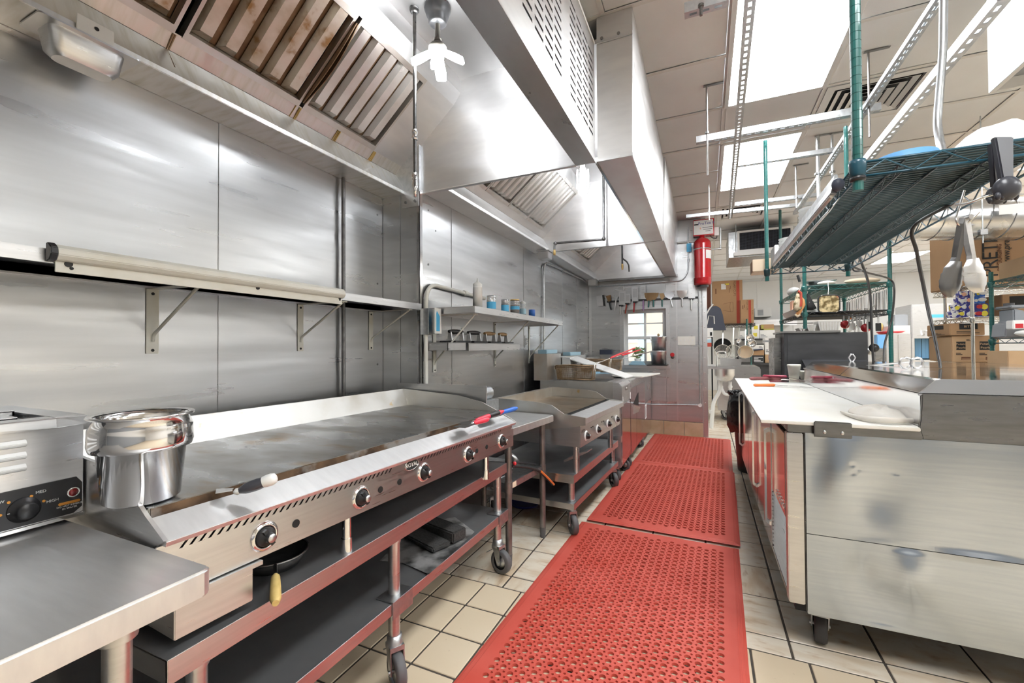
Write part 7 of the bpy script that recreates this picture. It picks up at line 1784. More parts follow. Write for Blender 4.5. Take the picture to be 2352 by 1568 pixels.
def strainer(label, u, v, r_px, Y_, hy, tilt, mesh_m, rim_m, cat='strainer', nm='strainer', solid=False):
    c = at(u, v, Y=Y_); r = abs(at(u+r_px, v, Y=Y_).x-c.x); t = thing(nm, label, cat, c, group='strainers and ladles hanging from the storage rack')
    MM = Matrix.Translation(c) @ Matrix.Rotation(PI/2+tilt, 4, 'X')
    obj('rim', MB().tube([MM @ Vector((r*math.cos(q*PI/14), r*math.sin(q*PI/14), 0)) for q in range(28)], r*0.035+0.002, 6, closed=True), rim_m, t)
    if solid: obj('bowl', MB().lathe([(r, 0), (r*0.93, -r*0.25), (r*0.7, -r*0.5), (0, -r*0.6)], (0, 0, 0), 24, M=MM), mesh_m, t)
    else:
        m = MB()
        for k in range(-7, 8):
            x = r*k/7.6; e = math.sqrt(max(0, r*r-x*x))
            for A_ in (0, 1): m.tube([MM @ Vector((x, s_*e, -0.45*r*(1-(x/r)**2)*(1-s_*s_)) if A_ == 0 else (s_*e, x, -0.45*r*(1-(x/r)**2)*(1-s_*s_))) for s_ in (-1, -0.6, -0.2, 0.2, 0.6, 1)], 0.0022, 4)
        obj('wire_bowl', m, mesh_m, t)
    top = Vector((c.x+0.01, c.y, at(u, hy, Y=Y_).z))
    obj('handle', MB().bar(MM @ Vector((0, -r, 0)) if (MM @ Vector((0, -r, 0))).z > c.z else MM @ Vector((0, r, 0)), top, 0.018, 0.004, up=(0, 1, 0)), rim_m, t)
    return t


strainer('black skillet hanging behind the wire strainers', 1660, 795, 20, 8.05, 752, 0.15, CASTIRON, CASTIRON, 'skillet', 'skillet', True)
strainer('big round wire strainer hanging at the left under the rack', 1660, 808, 19, 7.88, 752, 0.2, WIRE, WIRE)
strainer('second big wire strainer with a double handle, right of the first', 1684, 806, 17, 7.86, 752, 0.2, WIRE, WIRE)
strainer('tan colander hanging over the steel unit', 1712, 808, 18, 7.84, 756, 0.35, PALECARD, WIRE, 'colander', 'colander', True)
strainer('small shiny ladle between the strainers and the colander', 1697, 783, 6, 7.8, 752, 0.3, POLISH, POLISH, 'ladle', 'ladle', True)
strainer('upper round steel strainer bowl at the right post of the rack', 1723, 776, 10, 7.82, 756, 0.3, POLISH, POLISH, 'strainer', 'strainer', True)
strainer('lower round steel strainer bowl at the right post of the rack', 1727, 789, 10, 7.85, 770, 0.3, POLISH, POLISH, 'strainer', 'strainer', True)
single('loaf_pan', MB().prism([(0.21, 0.882), (0.50, 0.882), (0.515, 0.985), (0.20, 1.01)], 'y', 7.79, 7.95), STEEL, 'pale steel pan standing on the wheeled unit behind the tap', 'pan', bevel=0.004)
pan_ = pm('dim_pan_wall', (0.7, 0.7, 0.68), 0.4, 0.9)
# far wall things
FY = 12.6
a, b = at(1734, 728, Y=FY), at(1772, 706, Y=FY)
t = thing('window_unit', 'white air unit on the far white wall above the steel shelf', 'air conditioner', ((a.x+b.x)/2, FY, a.z))
obj('unit_body', MB().box(a.x, b.x, FY, 12.98, a.z, b.z), WHITEMETAL, t, bevel=0.01)
m = MB()
for k in range(9): z = a.z+0.04+(b.z-a.z-0.08)*k/9; m.box(a.x+0.06, b.x-0.18, FY-0.006, FY, z, z+0.012)
obj('grille_bar', m, GREYPLASTIC, t)
a, b = at(1730, 748, Y=12.3), at(1798, 733, Y=12.3)
t = thing('steel_shelf', 'long steel shelf along the far wall under the air unit', 'shelf', ((a.x+b.x)/2, 12.6, a.z))
obj('shelf_board', MB().box(a.x-0.4, b.x+0.3, 12.3, 12.98, b.z-0.06, b.z), STEEL, t); obj('shelf_front', MB().box(a.x-0.4, b.x+0.3, 12.32, 12.34, a.z, b.z-0.06), STEEL, t)
BS = at(1740, 778, Y=10.4)
t = thing('low_shelf', 'black shelf carrying white printed cartons in the back room', 'shelf', (BS.x, 10.6, 0))
a, b = at(1690, 778, Y=10.4), at(1784, 774, Y=10.4)
obj('shelf_board', MB().box(a.x, b.x, 10.35, 10.85, a.z-0.03, a.z), BLACKPANEL, t)
for x in (a.x+0.03, b.x-0.03): obj('leg', MB().box(x-0.02, x+0.02, 10.38, 10.42, 0, a.z-0.03), BLACKPANEL, t); 
obj('shelf_back', MB().box(a.x, b.x, 10.83, 10.85, 0.6, a.z-0.03), STEEL, t)
zz = a.z+0.002
for (u0, u1, v, mt, lab, pr) in ((1698, 1713, 760, WHITEPAINT, 'plain white carton at the left of the back room shelf', (('lines', 'f', 0.1, 0.8, 0.1, 0.5, GREYPLASTIC, 3),)), (1726, 1744, 745, WHITEPAINT, 'white carton with yellow print in the middle of the back room shelf', (('rect', 'f', 0.2, 0.7, 0.15, 0.4, YELLOWPRINT), ('rect', 'f', 0.3, 0.8, 0.65, 0.9, YELLOWPRINT))),
                             (1745, 1780, 758, WHITEPAINT, 'wide white carton under the open brown box', (('lines', 'f', 0.05, 0.5, 0.15, 0.6, GREYPLASTIC, 3),))):
    p, q = at(u0, v, Y=10.45), at(u1, v, Y=10.45)
    carton('carton', lab, p.x, q.x, 10.45, 10.8, zz, p.z, mt, 'cartons in the back room', prints=pr)
p, q = at(1748, 745, Y=10.47), at(1778, 758, Y=10.47)
t = carton('carton', 'open brown box with olive edges on top of the wide white carton', p.x, q.x, 10.47, 10.8, q.z+0.003, p.z, CARD, 'cartons in the back room', prints=(('rect', 'f', 0.0, 0.2, 0.0, 0.9, GREENPRINT), ('rect', 'f', 0.0, 1.0, 0.0, 0.25, GREENPRINT)))
FZ_ = at(1768, 826, Y=9.4)
t = thing('side_counter', 'dark low counter with cartons stacked on it behind the wheeled unit', 'counter', (FZ_.x, 9.6, 0))
p, q = at(1700, 842, Y=9.3), at(1800, 842, Y=9.3)
obj('counter_top', MB().box(p.x, q.x, 9.3, 9.9, FZ_.z-0.10, FZ_.z-0.06), BLACKPANEL, t); obj('counter_body', MB().box(p.x+0.02, q.x-0.02, 9.34, 9.88, 0, FZ_.z-0.10), BLACKPANEL, t)
z0 = FZ_.z-0.058
zc_ = z0
for (h, mt, lab, pr) in ((0.155, TANCARD, 'tan carton with a blue band at the bottom of the far counter stack', (('rect', 'f', 0.35, 0.9, 0.4, 0.9, BLUEPRINT),)), (0.155, WHITEPAINT, 'white carton with a blue label in the middle of the far counter stack', (('rect', 'f', 0.45, 0.85, 0.15, 0.75, BLUE), ('lines', 'f', 0.1, 0.4, 0.3, 0.7, BLACKPRINT, 2))), (0.155, WHITEPAINT, 'white carton with a yellow label topmost on the far counter stack', (('rect', 'f', 0.4, 0.95, 0.2, 0.6, YELLOWPRINT),))):
    p, q = at(1757, 820, Y=9.4), at(1781, 820, Y=9.4)
    carton('carton', lab, p.x, q.x, 9.4, 9.75, zc_, zc_+h, mt, 'cartons stacked on the dark counter', prints=pr); zc_ += h+0.002
zc_ = z0
for (h, mt, lab, pr) in ((0.14, BLACKPANEL, 'black slatted crate at the left of the dark counter', (('lines', 'f', 0.1, 0.9, 0.1, 0.9, WHITEPRINT, 4),)), (0.10, CARD, 'flat brown box on the black crate', ()), (0.12, WHITEPAINT, 'white box with a dark top edge on the flat brown box', (('rect', 'f', 0.0, 1.0, 0.8, 0.99, BLACKPRINT), ('lines', 'f', 0.55, 0.9, 0.3, 0.6, BLACKPRINT, 2)))):
    p, q = at(1729, 820, Y=9.38), at(1755, 820, Y=9.38)
    carton('carton', lab, p.x, q.x, 9.38, 9.7, zc_, zc_+h, mt, 'boxes on the dark counter', prints=pr); zc_ += h+0.002
c = at(1735, 803, Y=9.3)
single('purple_knife', MB().tube([at(1714, 809, Y=9.36), at(1730, 804, Y=9.36), at(1752, 802, Y=9.36)], 0.015, 6, rs=[0.004, 0.018, 0.012]), NAVY, 'dark purple handled tool lying on the white box of the far counter', 'tool')

# ---- black panel behind the prep table
bp_ = thing('steamer_cabinet', 'black painted cabinet standing behind the prep table', 'cabinet', (0.97, 5.05, 0))
p, q = at(1800, 765, Y=4.79), at(1993, 768, Y=4.79)
obj('cabinet_body', MB().box(p.x, q.x, 4.79, 5.35, 0.0, p.z), BLACKPANEL, bp_, bevel=0.004)
obj('front_sheet', MB().box(p.x+0.03, q.x-0.002, 4.784, 4.79, 0.9, q.z), BLACKPANEL, bp_)
obj('front_ledge', MB().prism([(4.56, 0.99), (4.784, 1.07), (4.784, 0.95), (4.56, 0.95)], 'x', at(1846, 830, Y=4.7).x, at(1998, 830, Y=4.7).x), BLACKPANEL, bp_)
obj('top_trim', MB().box(p.x-0.02, q.x-0.20, 4.77, 5.36, p.z, p.z+0.018), DARKSTEEL, bp_, bevel=0.002)
obj('side_panel', MB().box(p.x-0.06, p.x-0.002, 4.95, 5.35, 0.0, p.z-0.04), DARKSTEEL, bp_)
obj('side_handle', MB().box(p.x-0.068, p.x-0.060, 5.0, 5.012, 1.08, 1.19).box(p.x-0.12, p.x-0.06, 5.3, 5.32, 1.24, 1.26), STEEL, bp_)
zt_ = p.z+0.020
for k, (u0, u1, h, lab) in enumerate(((1834, 1852, 0.03, 'flat dark rack on top of the black cabinet, at the left'), (1852, 1876, 0.06, 'small steel pan on the black cabinet beside the flat rack'), (1878, 1932, 0.09, 'flared steel pan with a slatted side on the black cabinet'))):
    a, b = at(u0, 755, Y=4.9), at(u1, 755, Y=4.9)
    t = thing('steel_pan', lab, 'pan', ((a.x+b.x)/2, 5.0, zt_), group='pans on the black cabinet')
    obj('pan_body', MB().prism([(a.x+0.02, zt_), (b.x-0.02, zt_), (b.x, zt_+h), (a.x, zt_+h)], 'y', 4.9, 5.1), STEEL, t, bevel=0.003)
    m = MB()
    for q_ in range(7): x = a.x+0.03+(b.x-a.x-0.06)*q_/6; m.bar((x, 4.898, zt_+0.004), (x+0.008*(q_-3)/3, 4.898, zt_+h-0.006), 0.004, 0.003)
    obj('pan_rib', m, WIRE, t)

# ---- green rack behind
RX0, RX1, RY0, RY1, Z1_, Z2_ = 0.862, 1.503, 4.9, 6.3, 1.765, 1.515
gk = wire_shelf('green_rack', 'green wire rack with pot holders and whisks behind the black cabinet', RX0, RX1, RY0, RY1, Z1_, GREENEPOXY, GREENEPOXY, 'x', 0.022, 3, 0.004, 0.04)
lo = MB()
for zz in (Z2_, Z2_-0.04): lo.tube([(RX0, RY0, zz), (RX1, RY0, zz), (RX1, RY1, zz), (RX0, RY1, zz)], 0.005, 6, closed=True)
for k in range(1, 60): y = RY0+(RY1-RY0)*k/60; lo.cyl((RX0, y, Z2_), (RX1, y, Z2_), 0.004, 5)
for (A_, B_) in (((RX0, RY0), (RX1, RY0)), ((RX1, RY0), (RX1, RY1)), ((RX0, RY0), (RX0, RY1))):
    n_ = int(math.dist(A_, B_)/0.055); lo.tube([(A_[0]+(B_[0]-A_[0])*k/n_, A_[1]+(B_[1]-A_[1])*k/n_, Z2_ if k % 2 else Z2_-0.04) for k in range(n_+1)], 0.003, 4)
obj('lower_shelf', lo, BLACKWIRE, gk)
for (x, y, top) in ((RX0, RY0, 2.02), (RX1, RY0, 2.25), (RX0, RY1, 2.9), (RX1, RY1, 1.9)): post(gk, x, y, 0.9 if y < 5 and x > 1 else (1.36 if y < 5 else 0.0), min(top, ZC-0.002), GREENEPOXY, 0.0165, [Z1_-0.02, Z2_-0.02])
def hanging(nm, label, cat, u, v0, v1, Y_, mt, shape, group):
    a, b = at(u, v0, Y=Y_), at(u, v1, Y=Y_); t = thing(nm, label, cat, b, group=group); L_ = a.z-b.z; x = a.x
    obj('hook', MB().tube([(x, Y_, a.z+0.02), (x+0.012, Y_, a.z+0.028), (x+0.018, Y_, a.z+0.012), (x, Y_, a.z-0.01)], 0.003, 5), WIRE, t)
    if shape == 'tong':
        for s_ in (-1, 1): obj('tong_arm', MB().hexa([(x+s_*0.004, Y_-0.01, a.z-0.01), (x+s_*0.014, Y_-0.01, a.z-0.01), (x+s_*0.022, Y_+0.0, b.z), (x+s_*0.006, Y_+0.0, b.z)], [(x+s_*0.004, Y_+0.005, a.z-0.01), (x+s_*0.014, Y_+0.005, a.z-0.01), (x+s_*0.022, Y_+0.006, b.z), (x+s_*0.006, Y_+0.006, b.z)]), mt, t)
    elif shape == 'ladle':
        obj('shank', MB().bar((x, Y_, a.z-0.005), (x, Y_, b.z+0.05), 0.012, 0.004, up=(0, 1, 0)), STEEL, t)
        obj('ladle_bowl', MB().ball((x+0.01, Y_, b.z+0.03), 0.042, (1.0, 0.8, 1.0), 14, 8), mt, t)
    elif shape == 'whisk':
        obj('shank', MB().cyl((x, Y_, a.z-0.005), (x, Y_, a.z-L_*0.5), 0.007, 8), STEEL, t)
        m = MB()
        for k in range(5):
            dx = 0.008*(k-2)*1.4; m.tube([(x, Y_, a.z-L_*0.5), (x+dx, Y_, a.z-L_*0.72), (x+dx*0.9, Y_, b.z+0.01), (x, Y_, b.z)], 0.002, 4)
        obj('whisk_wire', m, WIRE, t)
    else:
        obj('shank', MB().bar((x, Y_, a.z-0.005), (x, Y_, b.z+L_*0.4), 0.014, 0.004, up=(0, 1, 0)), STEEL, t)
        obj('head', MB().box(x-0.022, x+0.022, Y_-0.003, Y_+0.003, b.z, b.z+L_*0.42), mt, t, bevel=0.002)


shp = ['tong', 'spat', 'tong', 'whisk', 'tong', 'tong', 'spat', 'tong', 'whisk', 'tong', 'tong', 'tong']
ords = ['first', 'second', 'third', 'fourth', 'fifth', 'sixth', 'seventh', 'eighth', 'ninth', 'tenth', 'eleventh', 'twelfth']
for k in range(12):
    Y_ = 6.15-0.105*k; x = RX1; 
    # hang along the right edge of the upper shelf
    d = Vector((x, Y_, Z1_-0.045))-CO; s_ = F_PX/(d.dot(CF)); u = CW/2+d.dot(CR)*s_; v = CH/2-d.dot(CU)*s_
    nm = {'tong': 'hanging_tongs', 'spat': 'hanging_spatula', 'whisk': 'hanging_whisk'}[shp[k]]
    hanging(nm, '%s utensil from the far end of the upper rack edge, a %s' % (ords[k], {'tong': 'pair of steel tongs', 'spat': 'orange spatula' if k == 1 else 'steel spatula', 'whisk': 'steel whisk'}[shp[k]]), {'tong': 'tongs', 'spat': 'spatula', 'whisk': 'whisk'}[shp[k]], u, v+2, v+44+1.5*k, Y_, ORANGE if k == 1 else (DARKSTEEL if k % 3 == 0 else STEEL), shp[k], 'utensils hanging from the upper rack shelf')
lab2 = ['small red ladle hanging left under the black lower shelf', 'wire whisk right of the small red ladle', 'steel turner under the middle of the lower shelf', 'large round whisk under the lower shelf', 'steel spatula left of the large red scoop', 'large glossy red scoop hanging under the lower shelf', 'black spoon right of the large red scoop', 'long steel ladle at the right under the lower shelf', 'black ladle hanging lowest by the right post', 'black tool with a curved grip beside the right post']
for k, (u, v0, v1, mt, sh_) in enumerate(((1938, 722, 752, REDPLASTIC, 'ladle'), (1950, 722, 762, WIRE, 'whisk'), (1958, 720, 758, STEEL, 'spat'), (1968, 718, 770, WIRE, 'whisk'), (1974, 716, 752, STEEL, 'spat'), (1985, 716, 760, REDPLASTIC, 'ladle'), (1996, 715, 755, BLACKPLASTIC, 'spat'), (1992, 716, 812, STEEL, 'ladle'), (2003, 716, 806, BLACKPLASTIC, 'ladle'), (2017, 716, 760, BLACKPLASTIC, 'spat'))):
    nm = {'ladle': 'hanging_ladle', 'whisk': 'hanging_whisk', 'spat': 'hanging_spatula'}[sh_]
    hanging(nm, lab2[k], {'ladle': 'ladle', 'whisk': 'whisk', 'spat': 'spatula'}[sh_], u, v0, v1, 5.42-0.03*k, mt, sh_, 'utensils hanging from the lower rack shelf')
# pot holder and mitts
c0, c1 = at(1880, 718, Y=4.86), at(1928, 677, Y=4.86)
t = thing('pot_holder', 'square patterned pot holder hanging on the front edge of the green rack', 'pot holder', ((c0.x+c1.x)/2, 4.86, c0.z))
w, h = c1.x-c0.x, c1.z-c0.z; r = 0.03
q = [(c0.x+w/2+(w/2-r)*sx_+r*math.cos(a), c0.z+h/2+(h/2-r)*sz_+r*math.sin(a)) for (sx_, sz_, a0) in ((1, 1, 0), (-1, 1, PI/2), (-1, -1, PI), (1, -1, 1.5*PI)) for a in (a0, a0+PI/4, a0+PI/2)]
obj('pad', MB().prism(q, 'y', 4.855, 4.872), HOLDER, t, bevel=0.005); obj('binding', MB().tube([(x, 4.863, z) for x, z in q], 0.008, 6, closed=True), BLACKMITT, t)
obj('hook', MB().tube([at(1902, 676, Y=4.86), at(1903, 662, Y=4.87), at(1901, 646, Y=4.88)], 0.004, 6), WIRE, t)


def mitt(nm, label, pts, Y_, mt, th, hook=None, extra=None):
    q = [at(u, v, Y=Y_) for u, v in pts]; lo_ = min(q, key=lambda p: p.z)
    t = thing(nm, label, 'oven mitt', lo_, group='oven mitts on the green rack')
    cc = sum(q, Vector())/len(q); n_ = len(q); vv = []
    for sc_, dy in ((0.55, -th), (0.88, -th*0.7), (1.0, 0), (0.88, th*0.7), (0.55, th)): vv += [cc+(p-cc)*sc_+Vector((0, dy, 0)) for p in q]
    m = MB(); m.add(vv, [(k*n_+i, k*n_+(i+1) % n_, (k+1)*n_+(i+1) % n_, (k+1)*n_+i) for k in range(4) for i in range(n_)]+[tuple(range(n_)), tuple(range(4*n_, 5*n_))], 0, True)
    obj('mitt_body', m, mt, t)
    if hook: obj('hook', MB().tube([at(u, v, Y=Y_) for u, v in hook], 0.004, 6), WIRE, t)
    if extra: obj('binding', MB().tube([at(u, v, Y=Y_-th*0.8) for u, v in extra[0]], 0.012, 6), extra[1], t)


mitt('oven_mitt', 'printed oven mitt with a red loop hanging at the left rack post', [(1831, 670), (1838, 669), (1843, 690), (1842, 708), (1832, 716), (1822, 712), (1822, 698), (1827, 682)], 4.83, MITT, 0.03, [(1834, 671), (1839, 662), (1840, 650)], ([(1833, 668), (1839, 672), (1840, 690), (1839, 704)], REDPRINT))
mitt('oven_mitt', 'orange and white mitt behind the printed one', [(1841, 680), (1848, 688), (1850, 700), (1844, 712), (1838, 722), (1830, 727), (1826, 722), (1834, 712), (1840, 700)], 4.87, ORANGECLOTH, 0.02, None, ([(1826, 722), (1832, 727), (1838, 722)], PALECARD))
mitt('oven_mitt', 'black mitt with white marks between the printed mitt and the pot holder', [(1850, 676), (1857, 674), (1868, 694), (1876, 708), (1866, 712), (1853, 712), (1849, 700)], 4.93, BLACKMITT, 0.03, [(1853, 676), (1856, 664), (1861, 661)])
# things on the rack shelves
zu = Z1_+0.006
single('yellow_bag', MB().ball((1.33, 5.0, zu+0.028), 0.03, (4.6, 2.0, 0.95), 20, 10), PALECARD, 'long cream bag lying on the upper shelf of the green rack', 'bag')
single('clear_tub', MB().lathe([(0, 0), (0.08, 0), (0.095, 0.05), (0.09, 0.05), (0.076, 0.004), (0, 0.004)], (1.02, 5.1, zu), 20).box(0.90, 1.14, 5.0, 5.2, zu+0.05, zu+0.058), CLEARPLASTIC, 'clear lidded tub on the upper shelf of the green rack', 'tub')
single('white_cloth', MB().ball((1.05, 4.97, zu+0.022), 0.022, (3.4, 2, 1), 14, 8), CLOTH, 'white crumpled cloth before the clear tub on the green rack', 'cloth')
single('white_bag', MB().ball((0.92, 5.85, zu+0.05), 0.05, (1.2, 3.2, 1), 14, 8), WHITEPLASTIC, 'white bag along the left edge of the upper rack shelf', 'bag')
single('red_carton', MB().box(0.87, 0.93, 5.6, 5.75, Z2_+0.006, Z2_+0.18), PEACHPRINT, 'orange red carton on the lower rack shelf by the mitts', 'carton', bevel=0.003)
single('foil_tray', MB().prism([(0, 0), (0.16, 0.0), (0.18, 0.05), (-0.03, 0.05)], 'y', 5.0, 5.9, M=Matrix.Translation((0.84, 0, Z2_+0.006))), WHITEPAINT, 'white paper lined tray at the left of the lower rack shelf', 'tray', bevel=0.004)
single('black_knife_handle', MB().cyl(at(1837, 647, Y=4.93), at(1832, 632, Y=4.93), 0.012, 10), BLACKPLASTIC, 'black handle sticking up by the left rack post', 'tool')  # a knife handle alone, its blade is left out

# ---- right hand racks
QX, QY = at(2235, 800, Y=4.9).x, 4.9
cr = wire_shelf('chrome_rack', 'chrome wire rack holding cartons and wrap boxes at the right', QX-0.03, QX+1.0, QY, 5.5, 1.695, WIRE, WIRE, 'y', 0.03, 2, 0.003, 0.04)
for zz, nm in ((1.43, 'middle_shelf'), (1.045, 'lower_shelf')):
    m = MB()
    for z in (zz, zz-0.04): m.tube([(QX-0.03, QY, z), (QX+1.0, QY, z), (QX+1.0, 5.5, z), (QX-0.03, 5.5, z)], 0.004, 6, closed=True)
    for k in range(1, 34): x = QX-0.03+1.03*k/34; m.cyl((x, QY, zz), (x, 5.5, zz), 0.003, 5)
    for y in (QY, 5.5): m.tube([(QX-0.03+1.03*k/20, y, zz if k % 2 else zz-0.04) for k in range(21)], 0.003, 4)
    m.tube([(QX-0.03, QY+0.6*k/12, zz if k % 2 else zz-0.04) for k in range(13)], 0.003, 4)
    obj(nm, m, WIRE, cr)
for (x, y) in ((QX, QY), (at(2172, 760, Y=5.5).x, 5.5), (QX+0.98, QY), (QX+0.98, 5.5)): post(cr, x, y, 0.0, 1.76, WIRE, 0.0125, [1.675, 1.41, 1.025])
xl = at(2186, 800, Y=5.0).x; xm = at(2236, 800, Y=5.0).x; xr = at(2296, 800, Y=5.0).x
zl = 1.05; zh = at(2210, 771, Y=5.0).z
for (a, b, mt, lab) in ((xl, xm-0.004, TANCARD, 'left tan carton with a black emblem on the bottom shelf of the chrome rack'), (xm+0.004, xr, CARD, 'right brown carton with a black emblem on the bottom shelf of the chrome rack')):
    carton('carton', lab, a, b, 5.0, 5.42, zl, zh, mt, 'food cartons on the chrome rack', prints=(('rect', 'f', 0.22, 0.66, 0.46, 0.78, BLACKPRINT), ('text', 'f', 0.25, 0.63, 0.63, 0.74, TANCARD, 'Potato', 0), ('text', 'f', 0.25, 0.63, 0.49, 0.60, TANCARD, 'Pearls', 0), ('lines', 'f', 0.2, 0.5, 0.27, 0.38, BLACKPRINT, 2), ('rect', 'f', 0.45, 0.88, 0.08, 0.20, BROWNPRINT), ('lines', 'f', 0.48, 0.95, 0.10, 0.17, mt, 1), ('lines', 'f', 0.7, 0.9, 0.80, 0.88, BLACKPRINT, 2)))
xa, xb = at(2188, 750, Y=4.98).x, at(2262, 750, Y=4.98).x
carton('carton', 'long brown carton with a black label lying on the two lower cartons', xa-0.02, xb, 4.98, 5.4, zh+0.003, 1.383, CARD, 'food cartons on the chrome rack', prints=(('rect', 'f', 0.28, 0.80, 0.50, 0.98, BLACKPRINT), ('text', 'f', 0.35, 0.75, 0.60, 0.86, TANCARD, 'BITES', 0), ('lines', 'f', 0.2, 0.85, 0.18, 0.4, BLACKPRINT, 2), ('rect', 'l', 0.15, 0.75, 0.55, 0.9, BLACKPRINT), ('lines', 'l', 0.2, 0.8, 0.10, 0.28, BLACKPRINT, 3)))
# wrap cartons: printed long boxes with coloured ends
zc_ = 1.436
for k, (r_, c_, du, lab) in enumerate(((0, 0, 0.0, 'lowest printed wrap carton on the middle rack shelf'), (1, 0, 0.012, 'printed wrap carton second from below on the middle rack shelf'), (2, 0, 0.035, 'blue ended wrap carton third from below on the middle rack shelf'), (3, 0, 0.045, 'blue ended wrap carton topmost on the middle rack shelf'))):
    xs, xe_ = at(2182, 700, Y=5.0).x+du*1.4, at(2266, 700, Y=5.0).x+(0.008 if r_ < 2 else -0.01)
    z0 = zc_+0.0575*r_
    t = thing('wrap_carton', lab, 'carton', ((xs+xe_)/2, 5.05, z0), group='printed wrap cartons on the chrome rack')
    b_ = obj('carton_body', MB().box(xs, xe_, 5.0, 5.07, z0, z0+0.056), CARTON, t, bevel=0.003)
    xk = xs+(xe_-xs)*0.62
    obj('blue_end', MB().box(xk, xe_+0.001, 4.998, 5.0705, z0+0.001, z0+0.055), BLUEPRINT if r_ < 2 else BLUE, b_)
    if r_ < 2:
        obj('red_spot', MB().ball((xk+0.035, 4.997, z0+0.030), 0.022, (1.1, 0.05, 0.8), 12, 6), REDPLASTIC, b_); obj('yellow_spot', MB().ball((xe_-0.022, 4.997, z0+0.028), 0.022, (1.0, 0.05, 1.1), 12, 6), YELLOWPRINT, b_)
    else: obj('white_oval', MB().ball((xk+0.05, 4.997, z0+0.032), 0.024, (1.2, 0.05, 0.7), 14, 6), WHITEPRINT, b_)
    for q_ in range(4):
        obj('printed_spot', MB().ball((xs+0.03+0.045*q_, 4.9985, z0+0.026+0.006*(q_ % 2)), 0.016, (1.0, 0.05, 1.1), 10, 6), (WHITEPRINT, YELLOWPRINT, WHITEPRINT, PEACHPRINT)[(q_+k) % 4], b_)
# big carton on top
zt_ = 1.702
xa = at(2203, 640, Y=4.93).x; xb = QX+0.50
carton('carton', 'huge tan carton with tall black lettering on top of the chrome rack', xa, xb, 4.96, 5.45, zt_, 2.40, CARD, None, prints=(
    ('rect', 'f', 0.0, 0.30, 0.57, 0.63, PALECARD), ('rect', 'f', 0.0, 0.28, 0.20, 0.24, PALECARD)))
HB = [o for o in bpy.data.objects if o.get('label', '').startswith('huge tan')][0].children[0]
for (u, v, s_, txt, mt) in ((2277, 636, 0.138, 'PRETIUM', BLACKPRINT), (2297, 622, 0.042, 'PACKAGING', BROWNPRINT), (2313, 610, 0.062, 'www.pretiumpkg.com', BLACKPRINT)):
    p_ = at(u, v, Y=4.9585); lettering(txt, s_, frame(p_, (0, 0, 1), (-1, 0, 0)), 'box_lettering', mt, HB, align='LEFT', spacing=0.93)
obj('open_flap', MB().hexa([(xa, 5.0, 2.30), (xa, 5.4, 2.30), (xa-0.10, 5.4, 2.36), (xa-0.10, 5.0, 2.36)], [(xa, 5.0, 2.304), (xa, 5.4, 2.304), (xa-0.10, 5.4, 2.364), (xa-0.10, 5.0, 2.364)]), TANCARD, [o for o in bpy.data.objects if o.get('label', '').startswith('huge tan')][0])
GX = at(2279, 780, Y=4.72).x
gr = wire_shelf('green_wire_rack', 'green wire rack nearest the right edge with a grey tub', GX, GX+0.9, 3.9, 4.72, 1.70, GREENEPOXY, TEALEPOXY, 'y', 0.03, 2, 0.003, 0.04)
for zz, nm in ((1.245, 'middle_shelf'), (1.02, 'lower_shelf')):
    m = MB()
    for z in (zz, zz-0.035): m.tube([(GX, 3.9, z), (GX+0.9, 3.9, z), (GX+0.9, 4.72, z), (GX, 4.72, z)], 0.004, 6, closed=True)
    for k in range(1, 30): m.cyl((GX+0.9*k/30, 3.9, zz), (GX+0.9*k/30, 4.72, zz), 0.003, 5)
    m.tube([(GX+0.9*k/24, 4.72, zz if k % 2 else zz-0.035) for k in range(25)], 0.003, 4)
    obj(nm, m, TEALEPOXY, gr)
for (x, y) in ((GX, 4.72), (GX+0.9, 4.72), (GX+0.9, 3.9)): post(gr, x, y, 0.0, 1.78, GREENEPOXY, 0.0145, [1.68, 1.22])
zs_ = 1.251
t = thing('grey_tub', 'grey plastic lidded tub on the green rack at the right edge', 'tub', (GX+0.14, 4.6, zs_))
p = at(2293, 775, Y=4.6).x; q = at(2345, 775, Y=4.6).x
obj('tub_body', MB().prism([(p, zs_), (q+0.05, zs_), (q+0.03, zs_+0.11), (q-0.01, zs_+0.12), (q-0.01, zs_+0.20), (p+0.05, zs_+0.22), (p+0.05, zs_+0.12), (p+0.01, zs_+0.11)], 'y', 4.52, 4.70), GREYPLASTIC, t, bevel=0.008)
obj('tub_lid', MB().box(p+0.03, q+0.01, 4.51, 4.71, zs_+0.222, zs_+0.245), GREYPLASTIC, t, bevel=0.006); obj('lid_cap', MB().cyl(((p+q)/2, 4.6, zs_+0.245), ((p+q)/2, 4.6, zs_+0.265), 0.03, 14), GREYRUBBER, t)
p = at(2322, 755, Y=4.4)
t = carton('carton', 'white and red wrap roll box lying before the grey tub', p.x, p.x+0.28, 4.38, 4.46, zs_+0.06, zs_+0.125, WHITEPAINT, prints=(('rect', 'f', 0.05, 0.2, 0.1, 0.6, REDPLASTIC), ('rect', 'f', 0.3, 0.9, 0.3, 0.8, REDPLASTIC)))
single('roll_bag', MB().ball((p.x+0.12, 4.40, zs_+0.03), 0.03, (3.5, 1.6, 0.95), 16, 8), PAPER, 'white crumpled roll under the red and white box on the green rack', 'bag')
p = at(2300, 845, Y=4.5)
carton('carton', 'open tan carton on the lowest shelf of the green rack', p.x, p.x+0.30, 4.42, 4.68, 1.026, 1.15, TANCARD, prints=(('rect', 'f', 0.5, 0.62, 0.2, 0.5, BROWNPRINT),))
p = at(2310, 660, Y=4.6)
carton('carton', 'plain tan carton at the right edge above the green rack', p.x, p.x+0.45, 4.35, 4.68, 1.706, 1.84, TANCARD, prints=(('lines', 'f', 0.35, 0.6, 0.3, 0.7, BROWNPRINT, 4),))
xx = at(2295, 700, Y=4.95).x
